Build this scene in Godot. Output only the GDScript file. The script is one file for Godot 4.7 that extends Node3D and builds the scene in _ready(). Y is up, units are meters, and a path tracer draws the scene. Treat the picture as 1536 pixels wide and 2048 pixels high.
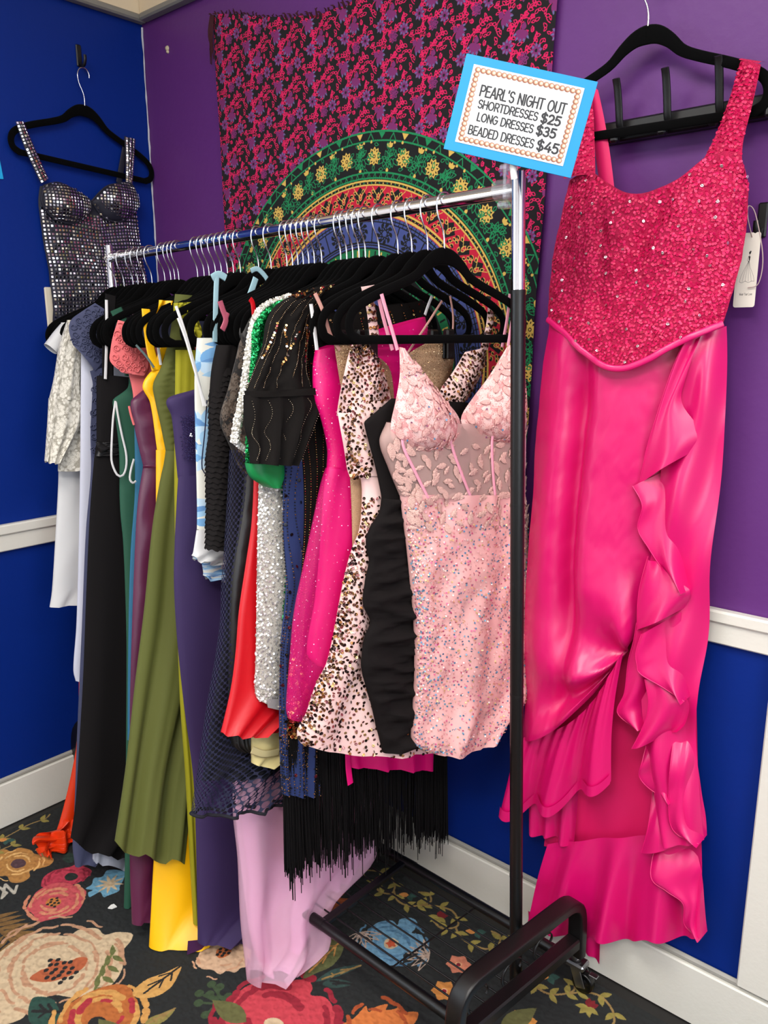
extends Node3D
# A corner of a dress shop: a rolling rack packed with gowns, two wall-hung dresses, a mandala tapestry and a floral rug.

var mats := {}
var used_names := {}

func _ready():
	var cam := Camera3D.new()
	cam.name = "camera"
	cam.position = Vector3(2.354, 1.5, 1.566)
	cam.rotation_order = EULER_ORDER_YXZ
	cam.rotation_degrees = Vector3(-12.691, 41.0495, -0.2154)
	cam.fov = 65.884
	cam.near = 0.02
	add_child(cam)
	cam.current = true
	var we := WorldEnvironment.new()
	we.name = "environment"
	var env := Environment.new()
	env.background_mode = Environment.BG_COLOR
	env.background_color = Color(0.02, 0.02, 0.025)
	env.tonemap_mode = Environment.TONE_MAPPER_LINEAR
	env.tonemap_exposure = 1.0
	env.sdfgi_enabled = true
	env.ssao_enabled = true
	env.ssil_enabled = true
	we.environment = env
	add_child(we)
	ceiling_lamps()
	shop_window()
	room_shell()
	rug()
	tapestry()
	wall_fittings()
	rack()
	sign_card()
	wall_gown()
	disco_dress()
	rack_dresses()

# ---------------------------------------------------------------- helpers
class MB:
	var v := PackedVector3Array()
	var n := PackedVector3Array()
	var t := PackedVector2Array()
	var ix := PackedInt32Array()

	func grid(nu: int, nv: int, f: Callable, wrap := false, flip := true, us := 1.0, vs := 1.0):
		var b := v.size()
		var p := PackedVector3Array()
		for j in nv + 1:
			for i in nu + 1:
				p.append(f.call(float(i) / nu, float(j) / nv))
		var w := nu + 1
		for j in nv + 1:
			for i in nu + 1:
				var i0 := i - 1
				var i1 := i + 1
				if wrap:
					if i0 < 0: i0 = nu - 1
					if i1 > nu: i1 = 1
				else:
					i0 = maxi(i0, 0)
					i1 = mini(i1, nu)
				var du := p[j * w + i1] - p[j * w + i0]
				var dv := p[mini(j + 1, nv) * w + i] - p[maxi(j - 1, 0) * w + i]
				var m := du.cross(dv)
				if m.length_squared() < 1e-18:
					m = (p[mini(j + 1, nv) * w + i1] - p[mini(j + 1, nv) * w + i0]).cross(dv)
					if m.length_squared() < 1e-18:
						m = du.cross(p[mini(j + 1, nv) * w + (nu - i)] - p[j * w + i])
				m = m.normalized()
				v.append(p[j * w + i])
				n.append(-m if flip else m)
				t.append(Vector2(us * i / nu, vs * j / nv))
		for j in nv:
			for i in nu:
				var a := b + j * w + i
				if flip:
					ix.append_array([a, a + 1, a + w, a + 1, a + w + 1, a + w])
				else:
					ix.append_array([a, a + w, a + 1, a + 1, a + w, a + w + 1])

	# elliptical sweep along points; size(t) gives (half across, half along axis)
	func sweep(pts: Array, size: Callable, axis: Vector3, sides := 8, caps := true, pw := 1.0):
		var c := pts.size()
		var fr := []
		for k in c:
			var d: Vector3 = (pts[mini(k + 1, c - 1)] - pts[maxi(k - 1, 0)]).normalized()
			var x := axis.cross(d)
			if x.length() < 0.05: x = Vector3(0.3, 0.2, 1).cross(d)
			x = x.normalized()
			fr.append([pts[k], x, d.cross(x).normalized(), d])
		var f := func(s: float, tt: float) -> Vector3:
			var k := int(round(tt * (c - 1)))
			var q: Array = fr[k]
			var r: Vector2 = size.call(tt)
			var cx := cos(s * TAU)
			var sy := sin(s * TAU)
			if pw != 1.0:
				cx = signf(cx) * pow(absf(cx), pw)
				sy = signf(sy) * pow(absf(sy), pw)
			return q[0] + q[1] * cx * r.x + q[2] * sy * r.y
		grid(sides, c - 1, f, true, false)
		if caps:
			for e in 2:
				var q: Array = fr[0] if e == 0 else fr[c - 1]
				var r: Vector2 = size.call(float(e))
				var m: Vector3 = -q[3] if e == 0 else q[3]
				var b := v.size()
				v.append(q[0]); n.append(m); t.append(Vector2.ZERO)
				for k in sides:
					v.append(q[0] + q[1] * cos(k * TAU / sides) * r.x + q[2] * sin(k * TAU / sides) * r.y)
					n.append(m); t.append(Vector2.ZERO)
				for k in sides:
					if e == 0: ix.append_array([b, b + 1 + k, b + 1 + (k + 1) % sides])
					else: ix.append_array([b, b + 1 + (k + 1) % sides, b + 1 + k])

	func tube(pts: Array, r: float, sides := 8):
		sweep(pts, func(_t): return Vector2(r, r), Vector3(0.123, 0.31, 0.94), sides)

	func quad(a: Vector3, b: Vector3, c: Vector3, d: Vector3, out: Vector3):
		var m := (c - a).cross(b - a)
		var o := v.size()
		var nn := m.normalized()
		if nn.dot(out) < 0:
			nn = -nn
			ix.append_array([o, o + 2, o + 1, o, o + 3, o + 2])
		else:
			ix.append_array([o, o + 1, o + 2, o, o + 2, o + 3])
		for q in [a, b, c, d]:
			v.append(q); n.append(nn)
		t.append_array([Vector2(0, 0), Vector2(1, 0), Vector2(1, 1), Vector2(0, 1)])

	func tri(a: Vector3, b: Vector3, c: Vector3, out: Vector3):
		var m := (c - a).cross(b - a)
		var o := v.size()
		if m.dot(out) < 0:
			m = -m
			ix.append_array([o, o + 2, o + 1])
		else:
			ix.append_array([o, o + 1, o + 2])
		m = m.normalized()
		v.append_array([a, b, c]); n.append_array([m, m, m])
		t.append_array([Vector2(0, 0), Vector2(1, 0), Vector2(1, 1)])

	# chamfered box
	func box(c: Vector3, s: Vector3, e := 0.002, ba := Basis.IDENTITY):
		var h := s * 0.5
		for ax in 3:
			for sg in [-1.0, 1.0]:
				var b1 := (ax + 1) % 3
				var b2 := (ax + 2) % 3
				var q := []
				for k in [[-1, -1], [1, -1], [1, 1], [-1, 1]]:
					var p := Vector3.ZERO
					p[ax] = sg * h[ax]; p[b1] = k[0] * (h[b1] - e); p[b2] = k[1] * (h[b2] - e)
					q.append(c + ba * p)
				var o := Vector3.ZERO
				o[ax] = sg
				quad(q[0], q[1], q[2], q[3], ba * o)
			var a1 := (ax + 1) % 3
			var a2 := (ax + 2) % 3
			for s1 in [-1.0, 1.0]:
				for s2 in [-1.0, 1.0]:
					var q := []
					for k in [-1.0, 1.0]:
						var p := Vector3.ZERO
						p[ax] = k * (h[ax] - e); p[a1] = s1 * h[a1]; p[a2] = s2 * (h[a2] - e)
						var p2 := p
						p2[a1] = s1 * (h[a1] - e); p2[a2] = s2 * h[a2]
						q.append(c + ba * p); q.append(c + ba * p2)
					var o := Vector3.ZERO
					o[a1] = s1; o[a2] = s2
					quad(q[0], q[1], q[3], q[2], ba * o)
		for sx in [-1.0, 1.0]:
			for sy in [-1.0, 1.0]:
				for sz in [-1.0, 1.0]:
					var k := Vector3(sx, sy, sz)
					var ps := []
					for ax in 3:
						var p := k * (h - Vector3(e, e, e))
						p[ax] = k[ax] * h[ax]
						ps.append(c + ba * p)
					tri(ps[0], ps[1], ps[2], ba * k)

	# turned profile: Vector2(radius, height) list about the y axis through c
	func lathe(prof: Array, c: Vector3, sides := 20, ba := Basis.IDENTITY):
		var k := prof.size()
		var f := func(s: float, tt: float) -> Vector3:
			var q: Vector2 = prof[int(round(tt * (k - 1)))]
			return c + ba * Vector3(q.x * cos(s * TAU), q.y, q.x * sin(s * TAU))
		grid(sides, k - 1, f, true, false)

	# flat outline (local xy) given thickness in z
	func plate(poly: Array, z0: float, z1: float, at := Transform3D.IDENTITY):
		var p2 := PackedVector2Array()
		for q in poly: p2.append(Vector2(q.x, q.y))
		if Geometry2D.is_polygon_clockwise(p2): p2.reverse()
		var tr := Geometry2D.triangulate_polygon(p2)
		var k := p2.size()
		for i in range(0, tr.size(), 3):
			for z in [z0, z1]:
				var o := at.basis * Vector3(0, 0, -1.0 if z == z0 else 1.0)
				tri(at * Vector3(p2[tr[i]].x, p2[tr[i]].y, z), at * Vector3(p2[tr[i + 1]].x, p2[tr[i + 1]].y, z), at * Vector3(p2[tr[i + 2]].x, p2[tr[i + 2]].y, z), o)
		for i in k:
			var a := p2[i]
			var b := p2[(i + 1) % k]
			var o := Vector3(b.y - a.y, a.x - b.x, 0)
			quad(at * Vector3(a.x, a.y, z0), at * Vector3(b.x, b.y, z0), at * Vector3(b.x, b.y, z1), at * Vector3(a.x, a.y, z1), at.basis * o)

	func mesh() -> ArrayMesh:
		var a := []
		a.resize(Mesh.ARRAY_MAX)
		a[Mesh.ARRAY_VERTEX] = v
		a[Mesh.ARRAY_NORMAL] = n
		a[Mesh.ARRAY_TEX_UV] = t
		a[Mesh.ARRAY_INDEX] = ix
		var m := ArrayMesh.new()
		m.add_surface_from_arrays(Mesh.PRIMITIVE_TRIANGLES, a)
		return m


func numbered(called: String) -> String:
	var k: int = used_names.get(called, 0)
	used_names[called] = k + 1
	return called if k == 0 else "%s_%03d" % [called, k]

func thing(called: String, label: String, category: String, at := Vector3.ZERO, turn := 0.0, group := "") -> Node3D:
	var o := Node3D.new()
	o.name = numbered(called)
	add_child(o)
	o.position = at
	o.rotation.y = turn
	tag(o, label, category, group)
	return o

func tag(o: Node, label: String, category: String, group := ""):
	if label: o.set_meta("label", label)
	if category: o.set_meta("category", category)
	if group: o.set_meta("group", group)

func part(called: String, mb: MB, m: Material, parent: Node = null) -> MeshInstance3D:
	var o := MeshInstance3D.new()
	o.mesh = mb.mesh()
	o.material_override = m
	o.name = called if parent else numbered(called)
	(parent if parent else self).add_child(o, true)
	return o

func struct(called: String, mb: MB, m: Material, label: String) -> MeshInstance3D:
	var o := part(called, mb, m)
	o.set_meta("kind", "structure")
	o.set_meta("label", label)
	return o

func noise_tex(freq: float, oct: int, kind := 0, seed_ := 1, size := 512) -> ImageTexture:
	var fn := FastNoiseLite.new()
	fn.seed = seed_
	fn.frequency = freq
	fn.fractal_octaves = oct
	if kind == 1: fn.noise_type = FastNoiseLite.TYPE_CELLULAR
	return ImageTexture.create_from_image(fn.get_seamless_image(size, size))

var tex := {}
func texture(key: String) -> Texture2D:
	if not tex.has(key):
		if key == "fine": tex[key] = noise_tex(0.18, 3, 0, 3)
		elif key == "crinkle": tex[key] = noise_tex(0.02, 4, 0, 7)
		elif key == "plaster": tex[key] = noise_tex(0.03, 5, 0, 11)
		elif key == "weave":
			var im := Image.create(128, 128, false, Image.FORMAT_L8)
			for y in 128:
				for x in 128:
					var h := 0.5 + 0.25 * sin(x * TAU / 8.0) * (1.0 if int(y / 4.0) % 2 == 0 else -1.0) + 0.2 * sin(y * TAU / 8.0)
					im.set_pixel(x, y, Color(h, h, h))
			tex[key] = ImageTexture.create_from_image(im)
	return tex[key]

# o: metal, sheen, back (backlight), bump [texture, scale in 1/m, depth cm], clear, alpha, aniso, spec
func mat(key: String, c: Color, rough := 0.8, o := {}) -> StandardMaterial3D:
	if mats.has(key): return mats[key]
	var m := StandardMaterial3D.new()
	m.resource_name = key
	m.albedo_color = c
	m.roughness = rough
	m.metallic = o.get("metal", 0.0)
	m.metallic_specular = o.get("spec", 0.5)
	if o.has("sheen"):
		m.rim_enabled = true
		m.rim = o.sheen
		m.rim_tint = 0.7
	if o.has("back"):
		m.backlight_enabled = true
		m.backlight = o.back
	if o.has("bump"):
		var b: Array = o.bump
		m.heightmap_enabled = true
		m.heightmap_texture = texture(b[0])
		m.heightmap_scale = b[2]
		m.uv1_triplanar = true
		m.uv1_scale = Vector3.ONE * b[1]
	if o.has("alpha"):
		m.transparency = BaseMaterial3D.TRANSPARENCY_ALPHA
		m.albedo_color.a = o.alpha
	if o.has("clear"):
		m.clearcoat_enabled = true
		m.clearcoat = o.clear
		m.clearcoat_roughness = 0.2
	m.cull_mode = BaseMaterial3D.CULL_DISABLED
	mats[key] = m
	return m

func spline(pts: Array, n: int) -> Array:
	var out := []
	var c := pts.size()
	for k in n + 1:
		var x := float(k) / n * (c - 1)
		var i := mini(int(x), c - 2)
		var f := x - i
		out.append(pts[i].cubic_interpolate(pts[i + 1], pts[maxi(i - 1, 0)], pts[mini(i + 2, c - 1)], f))
	return out

func poly_at(pts: Array, t: float):
	var c := pts.size()
	var x := clampf(t, 0, 1) * (c - 1)
	var i := mini(int(x), c - 2)
	return pts[i].cubic_interpolate(pts[i + 1], pts[maxi(i - 1, 0)], pts[mini(i + 2, c - 1)], x - i)

# points spread evenly by length along a smooth curve through pts
func even(pts: Array, n: int) -> Array:
	var fine := spline(pts, pts.size() * 8)
	var acc := [0.0]
	for k in range(1, fine.size()): acc.append(acc[k - 1] + (fine[k] - fine[k - 1]).length())
	var out := []
	var j := 0
	for k in n + 1:
		var d: float = acc[-1] * k / n
		while j < fine.size() - 2 and acc[j + 1] < d: j += 1
		var w: float = (d - acc[j]) / maxf(acc[j + 1] - acc[j], 1e-9)
		out.append(fine[j].lerp(fine[j + 1], clampf(w, 0, 1)))
	return out

func h01(k: int, s := 0) -> float:
	var x := sin(k * 12.9898 + s * 78.233) * 43758.5453
	return x - floor(x)

# a cloth strap: flat ribbon along points lying in the garment's plane
func strap(parent: Node, called: String, m: Material, pts: Array, half: float, thick := 0.0012, n := 14) -> MeshInstance3D:
	var mb := MB.new()
	mb.sweep(even(pts, n), func(_t): return Vector2(half, thick), Vector3(0, 0, 1), 8)
	return part(called, mb, m, parent)

# rows: Vector4(left x, left y, right x, right y), the first entry holds (lean, bar height)
func row_table(rows: Array) -> Array:
	var tab := []
	var acc := 0.0
	for k in range(1, rows.size()):
		if k > 1: acc += absf(rows[k].y - rows[k - 1].y) + absf(rows[k].w - rows[k - 1].w) + 0.3 * absf(rows[k].x - rows[k - 1].x) + 1e-5
		tab.append([acc, rows[k]])
	for q in tab: q[0] /= acc
	return tab

func row_at(tab: Array, t: float) -> Vector4:
	var i := 0
	var c := tab.size()
	while i < c - 2 and tab[i + 1][0] < t: i += 1
	var f := clampf((t - tab[i][0]) / maxf(tab[i + 1][0] - tab[i][0], 1e-6), 0, 1)
	var a: Vector4 = tab[i][1]
	var b: Vector4 = tab[i + 1][1]
	var d := (b - a)
	var m0 := d
	var m1 := d
	if i > 0: m0 = (b - tab[i - 1][1]) * ((tab[i + 1][0] - tab[i][0]) / maxf(tab[i + 1][0] - tab[i - 1][0], 1e-6))
	if i < c - 2: m1 = (tab[i + 2][1] - a) * ((tab[i + 1][0] - tab[i][0]) / maxf(tab[i + 2][0] - tab[i][0], 1e-6))
	var f2 := f * f
	var f3 := f2 * f
	return a * (2 * f3 - 3 * f2 + 1) + m0 * (f3 - 2 * f2 + f) + b * (3 * f2 - 2 * f3) + m1 * (f3 - f2)

# the surface function of a hanging garment body, a closed sleeve of cloth between its two side outlines
# o: th half thickness, nf folds, fa / fb fold depth at hem / top, sag hem drop, hw hem wave, ns wrinkle depth, nx ny wrinkle stretch, z offset, ph phase, open (front sheet only), slant, dip [depth, width]
func body_fn(rows: Array, o: Dictionary) -> Callable:
	var tab := row_table(rows)
	var k: float = rows[0].x
	var yb: float = rows[0].y
	var th: float = o.get("th", 0.012)
	var nf: float = o.get("nf", 5.0)
	var fa: float = o.get("fa", 0.008)
	var fb: float = o.get("fb", 0.0015)
	var sag: float = o.get("sag", 0.0)
	var hw: float = o.get("hw", 0.0)
	var ns: float = o.get("ns", 0.0)
	var nx: float = o.get("nx", 8.0)
	var ny: float = o.get("ny", 3.0)
	var zo: float = o.get("z", 0.0) + rows[0].z
	var fl: float = o.get("fl", 0.0)
	var ph: float = o.get("ph", 0.7)
	var slant: float = o.get("slant", 0.6)
	var open: bool = o.get("open", false)
	var dip: Array = o.get("dip", [0.0, 0.5, 0.2])
	var ripple: Array = o.get("ripple", [0.0, 0.0])
	var fn := FastNoiseLite.new()
	fn.seed = int(ph * 100)
	fn.frequency = 1.0
	fn.fractal_octaves = 3
	return func(s: float, t: float) -> Vector3:
		var r := row_at(tab, t)
		var cu: float
		var sn: float
		if open:
			cu = s * 2 - 1
			sn = sqrt(maxf(0, 1 - cu * cu))
		else:
			cu = -cos(s * TAU)
			sn = sin(s * TAU)
		var w := (cu + 1) * 0.5
		var p := Vector2(r.x, r.y).lerp(Vector2(r.z, r.w), w)
		var env := 1.0 - cu * cu * cu * cu
		var amp := lerpf(fb, fa, pow(t, 1.2))
		var a := w * nf * TAU + ph + slant * t
		var d := env * amp * (sin(a) + 0.45 * sin(a * 2.17 + ph * 3.0 + t))
		if ns > 0: d += env * ns * fn.get_noise_2d(w * nx + ph, t * ny + w * slant)
		if ripple[0] > 0: d += env * ripple[0] * sin(p.y * ripple[1] + 3.0 * fn.get_noise_2d(w * 3, t * 4))
		d += th * signf(sn) * pow(absf(sn), 0.7)
		p.y -= sag * (1 - cu * cu) * pow(t, 5)
		p.y += hw * sin(a) * pow(t, 7)
		if dip[0] > 0: p.y -= dip[0] * maxf(0, 1.0 - absf(w - dip[1]) / dip[2]) * pow(1 - t, 6)
		return Vector3(p.x, p.y, zo + k * (yb - p.y) + d + fl * w * pow(t, 6))

func gown(parent: Node, called: String, m: Material, rows: Array, o := {}) -> Callable:
	var f := body_fn(rows, o)
	var mb := MB.new()
	var open: bool = o.get("open", false)
	mb.grid(o.get("nu", 40), o.get("nv", 48), f, not open, true, o.get("us", 1.0), o.get("vs", 1.0))
	part(called, mb, m, parent)
	return f

# loft between two curves; disp(s, t) pushes along the cloth's normal axis z
func loft(parent: Node, called: String, m: Material, a: Array, b: Array, nu: int, nv: int, disp: Callable, us := 1.0, vs := 1.0) -> Callable:
	var pa := even(a, nv)
	var pb := even(b, nv)
	var f := func(s: float, t: float) -> Vector3:
		var p: Vector3 = poly_at(pa, t).lerp(poly_at(pb, t), s)
		var d = disp.call(s, t)
		return p + (d if d is Vector3 else Vector3(0, 0, d))
	var mb := MB.new()
	mb.grid(nu, nv, f, false, true, us, vs)
	part(called, mb, m, parent)
	return f

var chip := {}
func chip_mesh(kind: String, r: float) -> Mesh:
	var key := kind + str(r)
	if not chip.has(key):
		var mb := MB.new()
		if kind == "disc":
			mb.lathe([Vector2(0.0001, r * 0.12), Vector2(r * 0.25, r * 0.1), Vector2(r * 0.7, r * 0.24), Vector2(r, r * 0.1)], Vector3.ZERO, 8, Basis(Vector3.RIGHT, PI / 2))
		elif kind == "bead":
			mb.lathe([Vector2(0.0001, r), Vector2(r * 0.7, r * 0.7), Vector2(r, 0), Vector2(r * 0.7, -r * 0.7), Vector2(0.0001, -r)], Vector3.ZERO, 6, Basis(Vector3.RIGHT, PI / 2))
		else:
			mb.box(Vector3.ZERO, Vector3(r * 2, r * 2, r * 0.5), r * 0.15)
		chip[key] = mb.mesh()
	return chip[key]

# small pieces sewn on a cloth surface; spots: list of Vector2(s, t)
func sew(parent: Node, called: String, f: Callable, spots: Array, kind: String, r: float, m: Material, tints: Array, tilt := 0.35, lift := 0.001, seed_ := 1):
	var rng := RandomNumberGenerator.new()
	rng.seed = seed_
	var mm := MultiMesh.new()
	mm.transform_format = MultiMesh.TRANSFORM_3D
	mm.use_colors = true
	mm.mesh = chip_mesh(kind, r)
	mm.instance_count = spots.size()
	var i := 0
	for q in spots:
		var p: Vector3 = f.call(q.x, q.y)
		var e := 0.004
		var du: Vector3 = f.call(minf(q.x + e, 1), q.y) - f.call(maxf(q.x - e, 0), q.y)
		var dv: Vector3 = f.call(q.x, minf(q.y + e, 1)) - f.call(q.x, maxf(q.y - e, 0))
		var nn := dv.cross(du).normalized()
		var x := du.normalized()
		var b := Basis(x, nn.cross(x), nn)
		b = b * Basis.from_euler(Vector3(rng.randfn(0, tilt), rng.randfn(0, tilt), rng.randf() * (TAU if kind != "tile" else 0.0)))
		mm.set_instance_transform(i, Transform3D(b, p + nn * lift))
		mm.set_instance_color(i, tints[rng.randi() % tints.size()])
		i += 1
	var o := MultiMeshInstance3D.new()
	o.multimesh = mm
	o.material_override = m
	o.name = called
	o.set_meta("kind", "stuff")
	parent.add_child(o, true)

func scatter(n: int, s0: float, s1: float, t0: float, t1: float, seed_ := 5) -> Array:
	var out := []
	for k in n:
		# low-discrepancy spread with a little jitter
		var x := fmod(0.5 + k * 0.7548776662 + 0.02 * h01(k, seed_), 1.0)
		var y := fmod(0.5 + k * 0.5698402910 + 0.02 * h01(k, seed_ + 3), 1.0)
		out.append(Vector2(lerpf(s0, s1, x), lerpf(t0, t1, y)))
	return out

class Paint:
	var im: Image
	var w: int
	var h: int
	func _init(ww: int, hh: int, c: Color):
		w = ww
		h = hh
		im = Image.create(w, h, false, Image.FORMAT_RGB8)
		im.fill(c)
	func fill(poly: Array, c: Color):
		var y0 := 1e9
		var y1 := -1e9
		for p in poly:
			y0 = minf(y0, p.y)
			y1 = maxf(y1, p.y)
		var k := poly.size()
		for y in range(maxi(0, int(y0)), mini(h - 1, int(y1)) + 1):
			var xs := []
			var yy := y + 0.5
			for i in k:
				var a: Vector2 = poly[i]
				var b: Vector2 = poly[(i + 1) % k]
				if (a.y <= yy) != (b.y <= yy): xs.append(a.x + (yy - a.y) / (b.y - a.y) * (b.x - a.x))
			xs.sort()
			for i in range(0, xs.size() - 1, 2):
				var xa := maxi(0, int(round(xs[i])))
				var xb := mini(w, int(round(xs[i + 1])))
				if xb > xa: im.fill_rect(Rect2i(xa, y, xb - xa, 1), c)
	func disc(p: Vector2, r: float, c: Color):
		if r < 1.3:
			im.fill_rect(Rect2i(int(p.x), int(p.y), int(maxf(1, round(r * 2))), int(maxf(1, round(r * 2)))), c)
			return
		for y in range(int(ceil(-r)), int(floor(r)) + 1):
			var x := sqrt(maxf(0, r * r - y * y))
			im.fill_rect(Rect2i(int(round(p.x - x)), int(round(p.y)) + y, maxi(1, int(round(2 * x))), 1), c)
	func line(pts: Array, r: float, c: Color):
		for i in pts.size() - 1:
			var a: Vector2 = pts[i]
			var b: Vector2 = pts[i + 1]
			var n := maxi(1, int(ceil((b - a).length() / maxf(0.7, r * 0.6))))
			for k in n + 1: disc(a.lerp(b, float(k) / n), r, c)
	func petal(p: Vector2, ang: float, l: float, wd: float, c: Color, outline := 0.0):
		var d := Vector2.from_angle(ang)
		var e := d.orthogonal()
		var q := []
		for k in 9: q.append(p + d * l * (k / 8.0) + e * wd * sin(PI * pow(k / 8.0, 0.8)))
		for k in range(7, 0, -1): q.append(p + d * l * (k / 8.0) - e * wd * sin(PI * pow(k / 8.0, 0.8)))
		if outline > 0:
			q.append(q[0])
			line(q, outline, c)
		else: fill(q, c)
	func done() -> ImageTexture:
		return ImageTexture.create_from_image(im)

func painted(key: String, t: Texture2D, rough: float, sheen := 0.0) -> StandardMaterial3D:
	var m := mat(key, Color.WHITE, rough, {"sheen": sheen} if sheen > 0 else {})
	m.albedo_texture = t
	return m

# ---------------------------------------------------------------- room
func ceiling_lamps():
	var spots := [[Vector3(2.6, 2.84, 2.5), Vector2(1.2, 0.6), 2.6, "wide white ceiling light panel behind the viewer"], [Vector3(1.5, 2.84, 1.55), Vector2(1.2, 0.6), 1.5, "wide white ceiling light panel in front of the dress rail"], [Vector3(3.6, 2.84, 1.0), Vector2(0.6, 1.2), 1.5, "narrow white ceiling light panel right of the pink gown"]]
	for q in spots:
		var at: Vector3 = q[0]
		var sz: Vector2 = q[1]
		var o := thing("ceiling_lamp", q[3], "lamp", at, 0.0, "ceiling light panels")
		var fr := MB.new()
		for s in [-1.0, 1.0]:
			fr.box(Vector3(s * (sz.x * 0.5 + 0.015), 0.01, 0), Vector3(0.03, 0.05, sz.y + 0.06), 0.004)
			fr.box(Vector3(0, 0.01, s * (sz.y * 0.5 + 0.015)), Vector3(sz.x, 0.05, 0.03), 0.004)
		part("frame", fr, mat("lamp_frame", Color(0.9, 0.9, 0.9), 0.5), o)
		var pm := MB.new()
		pm.box(Vector3(0, 0.012, 0), Vector3(sz.x, 0.02, sz.y), 0.003)
		var em := mat("lamp_glow", Color(1, 1, 1), 0.6)
		em.emission_enabled = true
		em.emission = Color(1.0, 0.96, 0.9)
		em.emission_energy_multiplier = 1.5
		part("diffuser", pm, em, o)
		var l := AreaLight3D.new()
		l.name = "lamp_light"
		l.area_size = sz
		l.light_color = Color(1.0, 0.975, 0.95)
		l.light_energy = q[2] * LIGHT
		l.area_range = 12.0
		l.area_attenuation = 2.0
		l.shadow_enabled = true
		l.position = Vector3(0, -0.012, 0)
		l.rotation_degrees = Vector3(-90, 0, 0)
		o.add_child(l)

const LIGHT := 2.5

func shop_window():
	pane_window("window_1", "bright shop window behind the viewer on the right", Vector3(4.69, 1.65, 2.3), PI, 1.30)
	pane_window("window_2", "shop window in the pale part of the left wall, nearer the viewer", Vector3(0.01, 1.75, 2.75), 0.0, 0.55)

func pane_window(called: String, label: String, at: Vector3, turn: float, power: float):
	var o := Node3D.new()
	o.name = called
	o.position = at
	o.rotation.y = turn
	o.set_meta("kind", "structure")
	o.set_meta("label", label)
	add_child(o)
	var fr := MB.new()
	for s in [-1.0, 1.0]:
		fr.box(Vector3(0.02, 0, s * 1.13), Vector3(0.06, 1.3, 0.06), 0.004)
		fr.box(Vector3(0.02, s * 0.63, 0), Vector3(0.06, 0.06, 2.3), 0.004)
	fr.box(Vector3(0.02, 0, 0), Vector3(0.05, 1.22, 0.04), 0.004)
	part("window_frame", fr, mat("lamp_frame", Color.WHITE), o)
	var pm := MB.new()
	pm.box(Vector3(0, 0, 0), Vector3(0.01, 1.22, 2.22), 0.002)
	var em := mat("window_glow", Color(0.9, 0.95, 1), 0.6)
	em.emission_enabled = true
	em.emission = Color(0.86, 0.94, 1.0)
	em.emission_energy_multiplier = 1.4
	part("pane", pm, em, o)
	var l := AreaLight3D.new()
	l.name = "window_light"
	l.area_size = Vector2(2.2, 1.2)
	l.light_color = Color(0.92, 0.96, 1.0)
	l.light_energy = power * LIGHT
	l.area_range = 12.0
	l.area_attenuation = 2.0
	l.shadow_enabled = true
	l.position = Vector3(0.06, 0, 0)
	l.rotation_degrees = Vector3(0, -90, 0)
	o.add_child(l)

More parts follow.
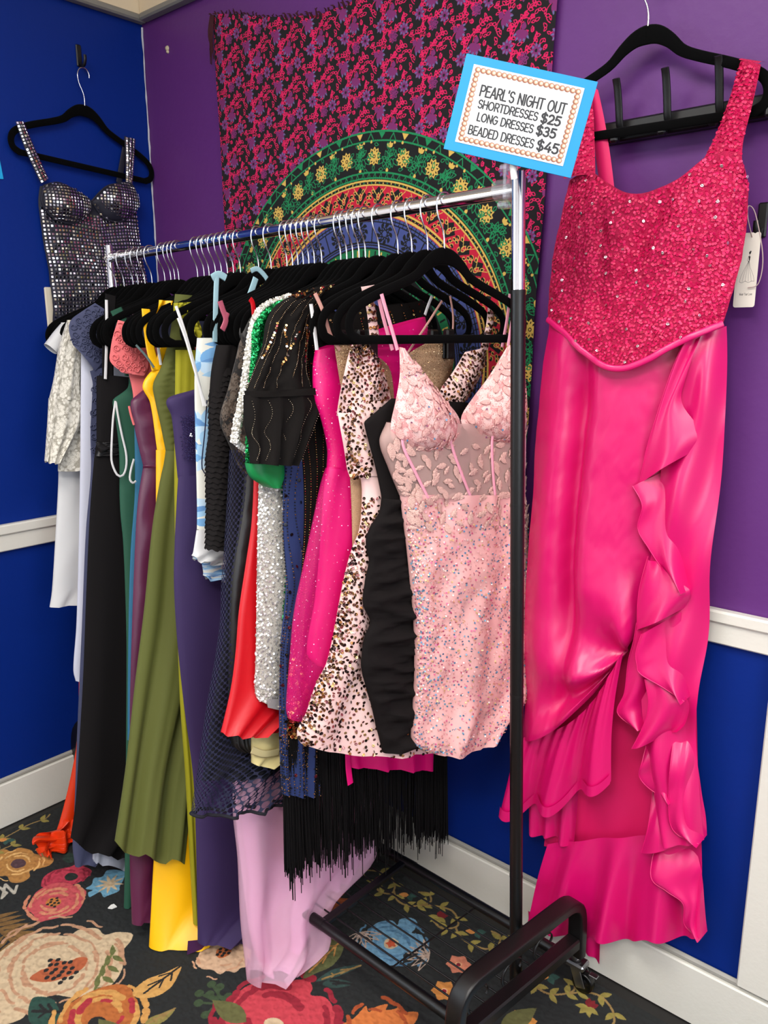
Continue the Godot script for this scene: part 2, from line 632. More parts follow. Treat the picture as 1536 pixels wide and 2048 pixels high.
func room_shell():
	var blue := mat("blue_paint", Color(0.008, 0.145, 0.47), 0.5, {"bump": ["plaster", 2.6, 0.025], "spec": 0.3})
	var purple := mat("purple_paint", Color(0.36, 0.17, 0.44), 0.45, {"bump": ["plaster", 2.6, 0.025], "spec": 0.38})
	var cream := mat("cream_trim", Color(0.85, 0.84, 0.80), 0.4, {"bump": ["plaster", 4.0, 0.02]})
	var board := mat("cream_board", Color(0.87, 0.80, 0.68), 0.55)
	var white := mat("ceiling_white", Color(0.86, 0.85, 0.82), 0.9)
	var X := 4.7
	var Z := 4.3
	var H := 2.86
	var b := MB.new()
	b.box(Vector3(-0.06, 0.45, 0.535), Vector3(0.12, 0.96, 1.31), 0.001)
	struct("wall_left", b, blue, "deep blue lower half of the left wall under the chair rail")
	b = MB.new()
	b.box(Vector3(-0.06, 1.9, 0.535), Vector3(0.12, 1.94, 1.31), 0.001)
	struct("wall_left_upper", b, blue, "deep blue upper half of the left wall")
	b = MB.new()
	b.box(Vector3(-0.06, 1.9, 2.805), Vector3(0.12, 1.94, 3.23), 0.001)
	b.box(Vector3(-0.06, 0.45, 2.805), Vector3(0.12, 0.96, 3.23), 0.001)
	struct("wall_left_front", b, mat("pale_wall", Color(0.84, 0.83, 0.83), 0.8), "pale continuation of the left wall toward the viewer")
	b = MB.new()
	b.box(Vector3(X / 2, 0.45, -0.06), Vector3(X, 0.96, 0.12), 0.001)
	struct("wall_back", b, blue, "deep blue lower half of the back wall under the chair rail")
	b = MB.new()
	b.box(Vector3(X / 2, 1.9, -0.06), Vector3(X, 1.94, 0.12), 0.001)
	struct("wall_back_upper", b, purple, "purple upper half of the back wall")
	b = MB.new()
	b.box(Vector3(X + 0.06, 1.43, Z / 2), Vector3(0.12, H + 0.1, Z + 0.24), 0.001)
	struct("wall_right", b, mat("pale_wall", Color(0.84, 0.83, 0.83), 0.8), "pale wall behind the viewer on the right")
	b = MB.new()
	b.box(Vector3(X / 2, 1.43, Z + 0.06), Vector3(X, H + 0.1, 0.12), 0.001)
	struct("wall_front", b, mat("pale_wall", Color.WHITE), "pale wall behind the viewer")
	b = MB.new()
	b.box(Vector3(X / 2, H + 0.06, Z / 2), Vector3(X + 0.24, 0.12, Z + 0.24), 0.001)
	struct("ceiling", b, white, "white ceiling")
	b = MB.new()
	b.box(Vector3(X / 2, -0.05, Z / 2), Vector3(X + 0.24, 0.1, Z + 0.24), 0.001)
	struct("floor", b, mat("dark_floor", Color(0.06, 0.052, 0.05), 0.5, {"bump": ["crinkle", 1.5, 0.05]}), "dark floorboards showing beside the rug")
	# cream fascia boards with a grey bead under them
	b = MB.new()
	b.box(Vector3(0.011, 2.65, Z / 2), Vector3(0.022, 0.42, Z), 0.003)
	struct("trim_1", b, board, "cream fascia board along the top of the left wall")
	b = MB.new()
	b.box(Vector3(X / 2, 2.65, 0.011), Vector3(X - 0.046, 0.42, 0.022), 0.003)
	struct("trim_2", b, board, "cream fascia board along the top of the back wall")
	var grey := mat("grey_bead", Color(0.5, 0.49, 0.46), 0.5)
	b = MB.new()
	b.box(Vector3(0.016, 2.447, Z / 2), Vector3(0.032, 0.02, Z), 0.005)
	struct("trim_3", b, grey, "grey bead under the fascia of the left wall")
	b = MB.new()
	b.box(Vector3(X / 2, 2.447, 0.016), Vector3(X - 0.066, 0.02, 0.032), 0.005)
	struct("trim_4", b, grey, "grey bead under the fascia of the back wall")
	# chair rails: a wide board with a raised cap strip
	for side in 2:
		var cap := MB.new()
		var low := MB.new()
		if side == 0:
			low.box(Vector3(0.008, 0.899, Z / 2), Vector3(0.016, 0.052, Z), 0.003)
			cap.box(Vector3(0.012, 0.939, Z / 2), Vector3(0.024, 0.03, Z), 0.004)
		else:
			low.box(Vector3(X / 2, 0.92, 0.008), Vector3(X - 0.05, 0.05, 0.016), 0.003)
			cap.box(Vector3(X / 2, 0.953, 0.012), Vector3(X - 0.05, 0.026, 0.024), 0.004)
		var o := struct("trim_%d" % (5 + side), low, cream, ["cream chair rail across the left wall", "cream chair rail across the back wall"][side])
		part("cap_strip", cap, cream, o)
	# baseboards with a grey-shadowed top bead
	for side in 2:
		var base := MB.new()
		var cap := MB.new()
		if side == 0:
			base.box(Vector3(0.009, 0.072, Z / 2), Vector3(0.018, 0.144, Z), 0.003)
			cap.box(Vector3(0.006, 0.152, Z / 2), Vector3(0.012, 0.016, Z), 0.005)
		else:
			base.box(Vector3(X / 2 + 0.01, 0.072, 0.009), Vector3(X - 0.02, 0.144, 0.018), 0.003)
			cap.box(Vector3(X / 2 + 0.01, 0.152, 0.006), Vector3(X - 0.02, 0.016, 0.012), 0.005)
		var o := struct(["baseboard_left", "baseboard_back"][side], base, cream, ["tall cream baseboard along the left wall", "tall cream baseboard along the back wall"][side])
		part("top_bead", cap, mat("bead_grey", Color(0.62, 0.61, 0.58), 0.45), o)
	# white casing board that starts at the right end of the lower back wall
	b = MB.new()
	b.box(Vector3(2.03, 0.52, 0.010), Vector3(0.085, 0.73, 0.02), 0.003)
	b.box(Vector3(2.15, 0.52, 0.006), Vector3(0.155, 0.73, 0.012), 0.003)
	struct("trim_7", b, cream, "white upright casing board at the right end of the lower back wall")
	b = MB.new()
	b.box(Vector3(0.010, 1.29, 1.19), Vector3(0.02, 2.26, 0.09), 0.003)
	struct("trim_9", b, cream, "cream upright board where the blue left wall ends")
	# ragged white paint line in the corner
	b = MB.new()
	var pts := []
	for k in 60:
		pts.append(Vector3(0.003 + 0.003 * h01(k, 2), 0.97 + 1.46 * k / 59.0, 0.003))
	b.sweep(pts, func(t): return Vector2(0.0016 + 0.0022 * h01(int(t * 59), 4), 0.0025), Vector3(0.7, 0, 0.7), 6)
	struct("trim_8", b, mat("corner_caulk", Color(0.72, 0.72, 0.76), 0.7), "chipped white caulk line in the wall corner")

func wall_fittings():
	var black := mat("black_plastic", Color(0.022, 0.022, 0.024), 0.45)
	# cream plate behind the mirror-tile dress
	var o := thing("wall_plate", "narrow cream wall plate peeking out behind the mirror-tile dress", "wall plate", Vector3(0, 1.515, 0.385))
	var b := MB.new()
	b.box(Vector3(0.004, 0.062, -0.03), Vector3(0.008, 0.125, 0.08), 0.003)
	part("plate", b, mat("plate_cream", Color(0.82, 0.78, 0.70), 0.5), o)
	b = MB.new()
	b.box(Vector3(0.010, 0.062, -0.03), Vector3(0.006, 0.05, 0.03), 0.002)
	part("switch", b, mat("plate_cream", Color.WHITE), o)
	# cyan paper at the left frame edge
	b = MB.new()
	b.box(Vector3(0.0015, 1.965, 0.60), Vector3(0.003, 0.10, 0.23), 0.0008, Basis(Vector3.RIGHT, 0.10))
	tag(part("paper_sign", b, mat("cyan_paper", Color(0.03, 0.62, 0.86), 0.6)), "cyan paper sign on the blue wall", "sign")
	# plastic anchor
	b = MB.new()
	b.lathe([Vector2(0.0001, 0.006), Vector2(0.004, 0.006), Vector2(0.0075, 0.002), Vector2(0.008, 0.0)], Vector3(0.128, 2.346, 0.0), 10, Basis(Vector3.RIGHT, PI / 2))
	b.lathe([Vector2(0.0001, 0.006), Vector2(0.0035, 0.005), Vector2(0.005, 0.0)], Vector3(0.130, 2.336, 0.0), 8, Basis(Vector3.RIGHT, PI / 2))
	tag(part("wall_anchor", b, mat("anchor_cream", Color(0.75, 0.70, 0.58), 0.6)), "small pale plastic anchor stuck in the purple wall", "wall anchor")
	# black hook above the mirror-tile dress, and the one at the right edge
	for k in 2:
		var h := thing("wall_hook", ["small black adhesive hook on the blue wall above the mirror-tile dress", "small black hook on the purple wall beside the paper tag"][k], "hook", [Vector3(0, 2.27, 0.222), Vector3(1.888, 1.665, 0)][k], [PI / 2, 0.0][k])
		var pl := MB.new()
		pl.box(Vector3(0, 0.03, 0.003), Vector3(0.017, 0.06, 0.006), 0.0025)
		part("plate", pl, black, h)
		var hk := MB.new()
		hk.sweep(spline([Vector3(0, 0.015, 0.005), Vector3(0, 0.002, 0.016), Vector3(0, 0.0, 0.028), Vector3(0, 0.014, 0.036), Vector3(0, 0.026, 0.036)], 14), func(_t): return Vector2(0.003, 0.005), Vector3(1, 0, 0), 8)
		part("hook", hk, black, h)
	# coat rail
	o = thing("coat_rail", "black metal coat rail with upright hooks on the purple wall", "coat rail", Vector3(1.575, 1.86, 0))
	b = MB.new()
	b.box(Vector3(0.36, 0.02, 0.012), Vector3(0.72, 0.042, 0.014), 0.004)
	b.box(Vector3(0.36, 0.006, 0.026), Vector3(0.72, 0.014, 0.018), 0.003)
	part("rail", b, black, o)
	for k in 7:
		var x := 0.046 + 0.093 * k
		var hk := MB.new()
		hk.sweep(spline([Vector3(x, 0.012, 0.022), Vector3(x, 0.03, 0.034), Vector3(x, 0.06, 0.042), Vector3(x, 0.09, 0.052), Vector3(x, 0.104, 0.060)], 12), func(_t): return Vector2(0.0028, 0.0075), Vector3(1, 0, 0), 8)
		hk.box(Vector3(x - 0.004, 0.004, 0.043), Vector3(0.017, 0.018, 0.018), 0.004)
		part("hook", hk, black, o)
	# scrap of paper on the rug
	b = MB.new()
	var sc := [Vector3(0.5984, 0.6768, 0.007), Vector3(0.5942, 0.6655, 0.007), Vector3(0.5968, 0.6582, 0.007), Vector3(0.6115, 0.658, 0.007), Vector3(0.6082, 0.6708, 0.007)]
	var q := []
	for p in sc: q.append(Vector2(p.x, p.y))
	var tr := Transform3D(Basis(Vector3(1, 0, 0), Vector3(0, 0, 1), Vector3(0, -1, 0)), Vector3(0, 0.007, 0))
	b.plate(q, -0.004, -0.001, tr)
	tag(part("paper_scrap", b, mat("paper_white", Color(0.92, 0.92, 0.9), 0.7)), "small white scrap of paper lying on the rug", "paper")

# ---------------------------------------------------------------- rack
func hook_shape(mb: MB, r := 0.017):
	var pts := spline([Vector3(0, -0.105, 0), Vector3(0, -0.072, 0), Vector3(-0.004, -0.052, 0), Vector3(-0.016, -0.028, 0), Vector3(-r - 0.003, -0.006, 0), Vector3(-r + 0.001, 0.008, 0), Vector3(-r * 0.4, r - 0.001, 0), Vector3(r * 0.4, r - 0.001, 0), Vector3(r * 0.9, 0.006, 0), Vector3(r, -0.006, 0)], 30)
	mb.tube(pts, 0.0018, 7)

func hanger_parts(o: Node3D, clips := false, wire: Material = null):
	var velvet := mat("black_velvet", Color(0.012, 0.012, 0.013), 0.95, {"sheen": 0.35, "spec": 0.2})
	if not chip.has("hanger"):
		var mb := MB.new()
		hook_shape(mb)
		chip["hanger_hook"] = mb
		mb = MB.new()
		var half := [Vector3(0, -0.100, 0), Vector3(0.022, -0.104, 0), Vector3(0.045, -0.118, 0), Vector3(0.068, -0.138, 0), Vector3(0.10, -0.153, 0), Vector3(0.15, -0.172, 0), Vector3(0.19, -0.19, 0), Vector3(0.214, -0.207, 0), Vector3(0.223, -0.228, 0), Vector3(0.218, -0.248, 0), Vector3(0.20, -0.258, 0)]
		var pts := []
		for k in range(half.size() - 1, 0, -1): pts.append(Vector3(-half[k].x, half[k].y, 0))
		pts.append_array(half)
		mb.sweep(spline(pts, 70), func(t): return Vector2(0.0088 + 0.0078 * exp(-pow((t - 0.5) / 0.10, 2)) + 0.001 * absf(t - 0.5), 0.0036), Vector3(0, 0, 1), 10)
		mb.sweep([Vector3(0, -0.088, 0), Vector3(0, -0.096, 0), Vector3(0, -0.104, 0)], func(_t): return Vector2(0.005, 0.004), Vector3(0, 0, 1), 8)
		chip["hanger"] = mb
		mb = MB.new()
		mb.sweep([Vector3(-0.205, -0.258, 0), Vector3(0, -0.258, 0), Vector3(0.205, -0.258, 0)], func(_t): return Vector2(0.0084, 0.0033), Vector3(0, 0, 1), 10)
		chip["hanger_bar"] = mb
		mb = MB.new()
		mb.box(Vector3(0, -0.274, 0.006), Vector3(0.022, 0.05, 0.006), 0.002)
		mb.box(Vector3(0, -0.274, -0.006), Vector3(0.022, 0.05, 0.006), 0.002)
		mb.box(Vector3(0, -0.244, 0.0), Vector3(0.024, 0.016, 0.018), 0.004)
		chip["clip"] = mb
	part("hook", chip["hanger_hook"], wire if wire else mat("wire_chrome", Color(0.86, 0.86, 0.87), 0.2, {"metal": 1.0}), o)
	part("body", chip["hanger"], velvet, o)
	part("bar", chip["hanger_bar"], velvet, o)
	if clips:
		for s in [-1.0, 1.0]:
			var c := part("clip", chip["clip"], mat("black_plastic", Color.BLACK), o)
			c.position = Vector3(s * 0.105, 0, 0)

func rod(a: Vector3, b: Vector3, r: float, sides := 16) -> MB:
	var mb := MB.new()
	mb.tube([a, a.lerp(b, 0.5), b], r, sides)
	return mb

func rack():
	var chrome := mat("chrome", Color(0.93, 0.93, 0.94), 0.12, {"metal": 1.0})
	var steel := mat("black_steel", Color(0.028, 0.028, 0.03), 0.38, {"spec": 0.5})
	var brown := mat("brown_steel", Color(0.040, 0.032, 0.032), 0.42, {"spec": 0.5})
	var o := thing("garment_rack", "rolling garment rack with a chrome top rail and black steel base", "garment rack", Vector3(0.83, 0, 0.28))
	var d := -Vector3(0.83, 0, 0.28)
	var A := Vector3(0.065, 1.727, 0.215)
	var B := Vector3(1.535, 1.75, 0.278)
	part("rail", rod(A + d, B + d + (B - A).normalized() * 0.02, 0.0130, 24), chrome, o)
	# joints on the rail
	for t in [0.35, 0.70]:
		var p := A.lerp(B, t) + d
		part("rail_joint", rod(p - (B - A) * 0.006, p + (B - A) * 0.006, 0.0137, 24), chrome, o)
	var feet := [[Vector3(1.600, 0.105, 0.262), Vector3(1.556, 1.778, 0.285), 1.0], [Vector3(0.078, 0.105, 0.215), Vector3(0.073, 1.765, 0.215), -1.0]]
	for q in feet:
		var a: Vector3 = q[0] + d
		var b: Vector3 = q[1] + d
		part("post", rod(a, a.lerp(b, 0.88), 0.0137, 20), steel, o)
		part("chrome_post", rod(a.lerp(b, 0.875), b, 0.0125, 20), chrome, o)
		for t in [0.155, 0.405, 0.64, 0.876]:
			var p := a.lerp(b, t)
			part("post_joint", rod(p, p.lerp(b, 0.003 / (1.0 - t)), 0.0141, 20), mat("black_plastic", Color.BLACK), o)
		# foot: an upturned loop of flat tube on two castors
		var back := Vector3(q[0].x + 0.06 * q[2], 0, 0.095) + d
		var front := Vector3(q[0].x + 0.006 * q[2], 0, 0.50) + d
		if q[2] < 0:
			back = Vector3(0.02, 0, 0.07) + d
			front = Vector3(-0.0 + 0.02, 0, 0.44) + d
		var dir := (front - back)
		var up := Vector3.UP
		var side := dir.cross(up).normalized()
		var loop := []
		for w in [[0.0, 0.095], [0.0, 0.14], [0.005, 0.19], [0.03, 0.228], [0.09, 0.246], [0.17, 0.25], [0.5, 0.25], [0.83, 0.25], [0.91, 0.246], [0.97, 0.228], [0.995, 0.19], [1.0, 0.14], [1.0, 0.095]]:
			loop.append(back + dir * w[0] + up * w[1])
		var lm := MB.new()
		lm.sweep(even(loop, 48), func(_t): return Vector2(0.012, 0.020), side, 20, true, 0.35)
		part("foot_loop", lm, brown, o)
		var pl := MB.new()
		var c := back + dir * 0.5 + up * 0.135
		var ba := Basis(dir.normalized(), up, -side)
		pl.box(c, Vector3(dir.length() - 0.02, 0.028, 0.034), 0.004, ba)
		part("foot_bar", pl, brown, o)
		# cut-out leaf scrolls between loop and bar
		for k in 3:
			var fl := MB.new()
			var s0 := back + dir * (0.22 + 0.26 * k) + up * 0.152
			var pts := []
			for i in 15:
				var an := i / 14.0 * 4.2 - 0.6
				var rr := 0.034 * (1.0 - i / 22.0)
				pts.append(s0 + dir.normalized() * (0.03 + cos(an) * rr * 1.3) + up * (0.042 + sin(an) * rr))
			fl.sweep(pts, func(t): return Vector2(0.004 * (1.1 - t), 0.003), side, 8)
			part("scroll", fl, brown, o)
		for e in 2:
			var p: Vector3 = (back if e == 0 else front)
			var cs := MB.new()
			cs.lathe([Vector2(0.012, 0.098), Vector2(0.013, 0.09), Vector2(0.013, 0.083), Vector2(0.0001, 0.083)], p, 14)
			cs.box(p + Vector3(0.004, 0.073, 0), Vector3(0.046, 0.016, 0.036), 0.004)
			for s in [-1.0, 1.0]:
				cs.box(p + Vector3(0.014, 0.048, s * 0.0155), Vector3(0.024, 0.05, 0.003), 0.001, Basis(Vector3.BACK, 0.35))
			cs.box(p + Vector3(0.048, 0.066, 0.004), Vector3(0.02, 0.003, 0.014), 0.001)
			var castor := part("castor", cs, mat("zinc", Color(0.62, 0.62, 0.63), 0.3, {"metal": 1.0}), o)
			var wh := MB.new()
			wh.lathe([Vector2(0.0001, 0.012), Vector2(0.010, 0.012), Vector2(0.011, 0.008), Vector2(0.020, 0.008), Vector2(0.0245, 0.010), Vector2(0.0258, 0.006), Vector2(0.0258, -0.006), Vector2(0.0245, -0.010), Vector2(0.020, -0.008), Vector2(0.011, -0.008), Vector2(0.010, -0.012), Vector2(0.0001, -0.012)], p + Vector3(0.022, 0.0325, 0), 24, Basis(Vector3.RIGHT, PI / 2))
			part("wheel", wh, mat("black_rubber", Color(0.02, 0.02, 0.022), 0.3), castor)
	# lower shelf: two long rails, cross bars and thin wires
	var fa := Vector3(0.02, 0.12, 0.405) + d
	var fb := Vector3(1.600, 0.125, 0.452) + d
	var ra := Vector3(0.03, 0.12, 0.09) + d
	var rb := Vector3(1.64, 0.125, 0.150) + d
	part("shelf_rail", rod(fa, fb, 0.0125, 16), steel, o)
	part("shelf_rail", rod(ra, rb, 0.0125, 16), steel, o)
	for t in [0.36, 0.72]:
		for e in 2:
			var p: Vector3 = (fa.lerp(fb, t) if e == 0 else ra.lerp(rb, t))
			part("shelf_joint", rod(p - Vector3(0.02, 0, 0), p + Vector3(0.02, 0, 0), 0.0134, 16), steel, o)
		var cb := MB.new()
		cb.box((fa.lerp(fb, t) + ra.lerp(rb, t)) / 2, Vector3(0.022, 0.014, 0.31), 0.003, Basis(Vector3.UP, -0.02))
		part("shelf_cross_bar", cb, steel, o)
	for k in range(1, 8):
		part("shelf_wire", rod(fa.lerp(ra, k / 8.0), fb.lerp(rb, k / 8.0), 0.0022, 8), steel, o)
	for t in [0.18, 0.54, 0.62, 0.86]:
		part("shelf_wire", rod(fa.lerp(fb, t) - Vector3(0, 0.004, 0), ra.lerp(rb, t) - Vector3(0, 0.004, 0), 0.002, 8), steel, o)
	# clear plastic clamp holding the rail to the near post
	var clear := mat("clear_plastic", Color(0.92, 0.93, 0.95), 0.08, {"alpha": 0.14})
	var cl := MB.new()
	var cp := Vector3(1.530, 1.752, 0.280) + d
	var cba := Basis(Vector3.UP, -0.043)
	cl.sweep([cp + Vector3(-0.022, 0, 0), cp, cp + Vector3(0.012, 0, 0)], func(_t): return Vector2(0.0185, 0.0185), Vector3.UP, 16)
	cl.box(cp + Vector3(0.006, 0.012, 0.0), Vector3(0.014, 0.062, 0.034), 0.004, cba)
	cl.box(cp + Vector3(0.002, 0.035, 0.010), Vector3(0.02, 0.012, 0.016), 0.003, cba)
	cl.box(cp + Vector3(-0.002, -0.026, 0.002), Vector3(0.024, 0.012, 0.022), 0.003, cba)
	part("clamp", cl, clear, o)

# ---------------------------------------------------------------- sign
# rounded single-stroke capitals on a 1 x 1.4 grid: each stroke a list of points, arcs written [cx, cy, rx, ry, from, to]
func glyph(ch: String) -> Array:
	var g := {
		"P": [0.78, [[0.08, 0], [0.08, 1]], [[0.08, 1], [0.42, 1], ["a", 0.42, 0.73, 0.3, 0.27, 90, -90], [0.42, 0.46], [0.08, 0.46]]],
		"E": [0.72, [[0.66, 1], [0.08, 1], [0.08, 0], [0.66, 0]], [[0.08, 0.52], [0.58, 0.52]]],
		"A": [0.86, [[0.04, 0], [0.43, 1], [0.82, 0]], [[0.17, 0.32], [0.69, 0.32]]],
		"R": [0.8, [[0.08, 0], [0.08, 1]], [[0.08, 1], [0.42, 1], ["a", 0.42, 0.73, 0.3, 0.27, 90, -90], [0.42, 0.46], [0.08, 0.46]], [[0.44, 0.46], [0.74, 0]]],
		"L": [0.66, [[0.08, 1], [0.08, 0], [0.6, 0]]],
		"'": [0.26, [[0.13, 1.04], [0.10, 0.82]]],
		"S": [0.74, [["a", 0.37, 0.755, 0.3, 0.245, 25, 250], ["a", 0.37, 0.25, 0.31, 0.26, 85, -155]]],
		"N": [0.88, [[0.08, 0], [0.08, 1], [0.78, 0], [0.78, 1]]],
		"I": [0.24, [[0.1, 0], [0.1, 1]]],
		"G": [0.92, [["a", 0.47, 0.5, 0.41, 0.5, 48, 360], [0.88, 0.5], [0.5, 0.5]]],
		"H": [0.88, [[0.08, 0], [0.08, 1]], [[0.78, 0], [0.78, 1]], [[0.08, 0.52], [0.78, 0.52]]],
		"T": [0.76, [[0.02, 1], [0.72, 1]], [[0.37, 1], [0.37, 0]]],
		"O": [1.0, [["a", 0.48, 0.5, 0.43, 0.5, 0, 360]]],
		"U": [0.86, [[0.08, 1], [0.08, 0.36], ["a", 0.42, 0.36, 0.34, 0.36, 180, 360], [0.76, 1]]],
		"D": [0.9, [[0.08, 0], [0.08, 1], [0.36, 1], ["a", 0.36, 0.5, 0.46, 0.5, 90, -90], [0.08, 0]]],
		"B": [0.8, [[0.08, 0], [0.08, 1], [0.4, 1], ["a", 0.4, 0.76, 0.26, 0.24, 90, -90], [0.08, 0.52]], [[0.4, 0.52], ["a", 0.42, 0.26, 0.31, 0.26, 90, -90], [0.08, 0]]],
		"$": [0.76, [["a", 0.37, 0.755, 0.3, 0.245, 25, 250], ["a", 0.37, 0.25, 0.31, 0.26, 85, -155]], [[0.37, -0.14], [0.37, 1.14]]],
		"2": [0.72, [["a", 0.35, 0.7, 0.28, 0.3, 160, -35], [0.06, 0], [0.66, 0]]],
		"5": [0.72, [[0.62, 1], [0.16, 1], [0.1, 0.56], ["a", 0.32, 0.32, 0.32, 0.32, 110, -140]]],
		"3": [0.72, [["a", 0.33, 0.76, 0.26, 0.24, 150, -90], [0.3, 0.52]], [["a", 0.33, 0.27, 0.3, 0.27, 90, -150]]],
		"4": [0.78, [[0.5, 1], [0.06, 0.28], [0.74, 0.28]], [[0.56, 0.55], [0.56, 0]]],
		" ": [0.42],
	}
	return g.get(ch, [0.4])

func write(p: Paint, text: String, x: float, y: float, size: float, r: float, c: Color, narrow := 1.0):
	for ch in text:
		var g := glyph(ch)
		for k in range(1, g.size()):
			var pts := []
			for q in g[k]:
				if q[0] is String:
					for i in 25:
						var an := deg_to_rad(lerpf(q[5], q[6], i / 24.0))
						pts.append(Vector2(x + (q[1] + q[3] * cos(an)) * size * narrow, y - (q[2] + q[4] * sin(an)) * size))
				else: pts.append(Vector2(x + q[0] * size * narrow, y - q[1] * size))
			p.line(pts, r, c)
		x += (g[0] + 0.1) * size * narrow

func width_of(text: String, size: float, narrow := 1.0) -> float:
	var x := 0.0
	for ch in text: x += (glyph(ch)[0] + 0.1) * size * narrow
	return x

func sign_card():
	var q := [Vector3(-0.0909, 0.0976, 0), Vector3(0.1179, 0.0442, 0), Vector3(0.0889, -0.0989, 0), Vector3(-0.1222, -0.0472, 0)]
	var ux: Vector3 = ((q[1] - q[0]) + (q[2] - q[3])) / 2.0
	var uy: Vector3 = ((q[0] - q[3]) + (q[1] - q[2])) / 2.0
	var o := thing("price_sign", "white price card with a pearl border on cyan paper, standing above the rack post", "sign", Vector3(1.6037, 1.8473, 0.3626), 0.5575)
	var mid: Vector3 = (q[0] + q[1] + q[2] + q[3]) / 4.0
	var x := ux.normalized()
	var ba := Basis(x, Vector3(0, 0, 1).cross(x), Vector3(0, 0, 1))
	var w := ux.length()
	var h := uy.length()
	var b := MB.new()
	b.box(mid, Vector3(w, h, 0.0016), 0.0004, ba)
	part("backing", b, mat("cyan_card", Color(0.02, 0.55, 0.78), 0.6), o)
	var p := Paint.new(1320, 960, Color(0.86, 0.87, 0.86))
	var ink := Color(0.13, 0.14, 0.16)
	var rows := [["PEARL'S NIGHT OUT", 350, 126, 1035, 150], ["SHORTDRESSES ", 495, 96, 760, 165], ["LONG DRESSES ", 650, 96, 720, 190], ["BEADED DRESSES ", 828, 104, 836, 125]]
	var money := ["", "$25", "$35", "$45"]
	for k in 4:
		var r: Array = rows[k]
		var wd := width_of(r[0], r[2])
		var nar: float = r[3] / wd
		write(p, r[0], r[4], r[1], r[2], 10.0 if k == 0 else 8.6, ink, nar)
		if k > 0: write(p, money[k], r[4] + r[3], r[1] + 4, r[2] * 1.1, 12.5, ink, 0.92)
	# border of pearls
	var spots := []
	for k in 20:
		spots.append(Vector2(62 + 1196.0 * k / 19.0, 56))
		spots.append(Vector2(62 + 1196.0 * k / 19.0, 904))
	for k in range(1, 14):
		spots.append(Vector2(58, 56 + 848.0 * k / 14.0))
		spots.append(Vector2(1262, 56 + 848.0 * k / 14.0))
	for s in spots:
		p.disc(s, 35, Color(0.46, 0.27, 0.19))
		p.disc(s + Vector2(1, -1), 30, Color(0.76, 0.56, 0.45))
		p.disc(s + Vector2(-3, 4), 25, Color(0.58, 0.36, 0.27))
		p.disc(s + Vector2(4, -3), 20, Color(0.86, 0.71, 0.60))
		p.disc(s + Vector2(7, -8), 9, Color(0.99, 0.96, 0.92))
	var fm := MB.new()
	var hw := w * 0.422
	var hh := h * 0.405
	var c := mid + ba * Vector3(-w * 0.004, h * 0.005, 0.0011)
	fm.grid(2, 2, func(s, t): return c + ba * Vector3(hw * (s * 2 - 1), hh * (1 - t * 2), 0.0004), false, true)
	part("price_card", fm, painted("card_print", p.done(), 0.6), o)
	# white stick into the post
	var st := [Vector3(-0.0089, -0.0775, -0.012), Vector3(-0.006, -0.09, -0.012)]
	b = MB.new()
	b.tube([mid + Vector3(0, 0.02, -0.006), st[0], st[1] + Vector3(0, -0.004, -0.004)], 0.0058, 12)
	part("stick", b, mat("paper_white", Color.WHITE, 0.6), o)

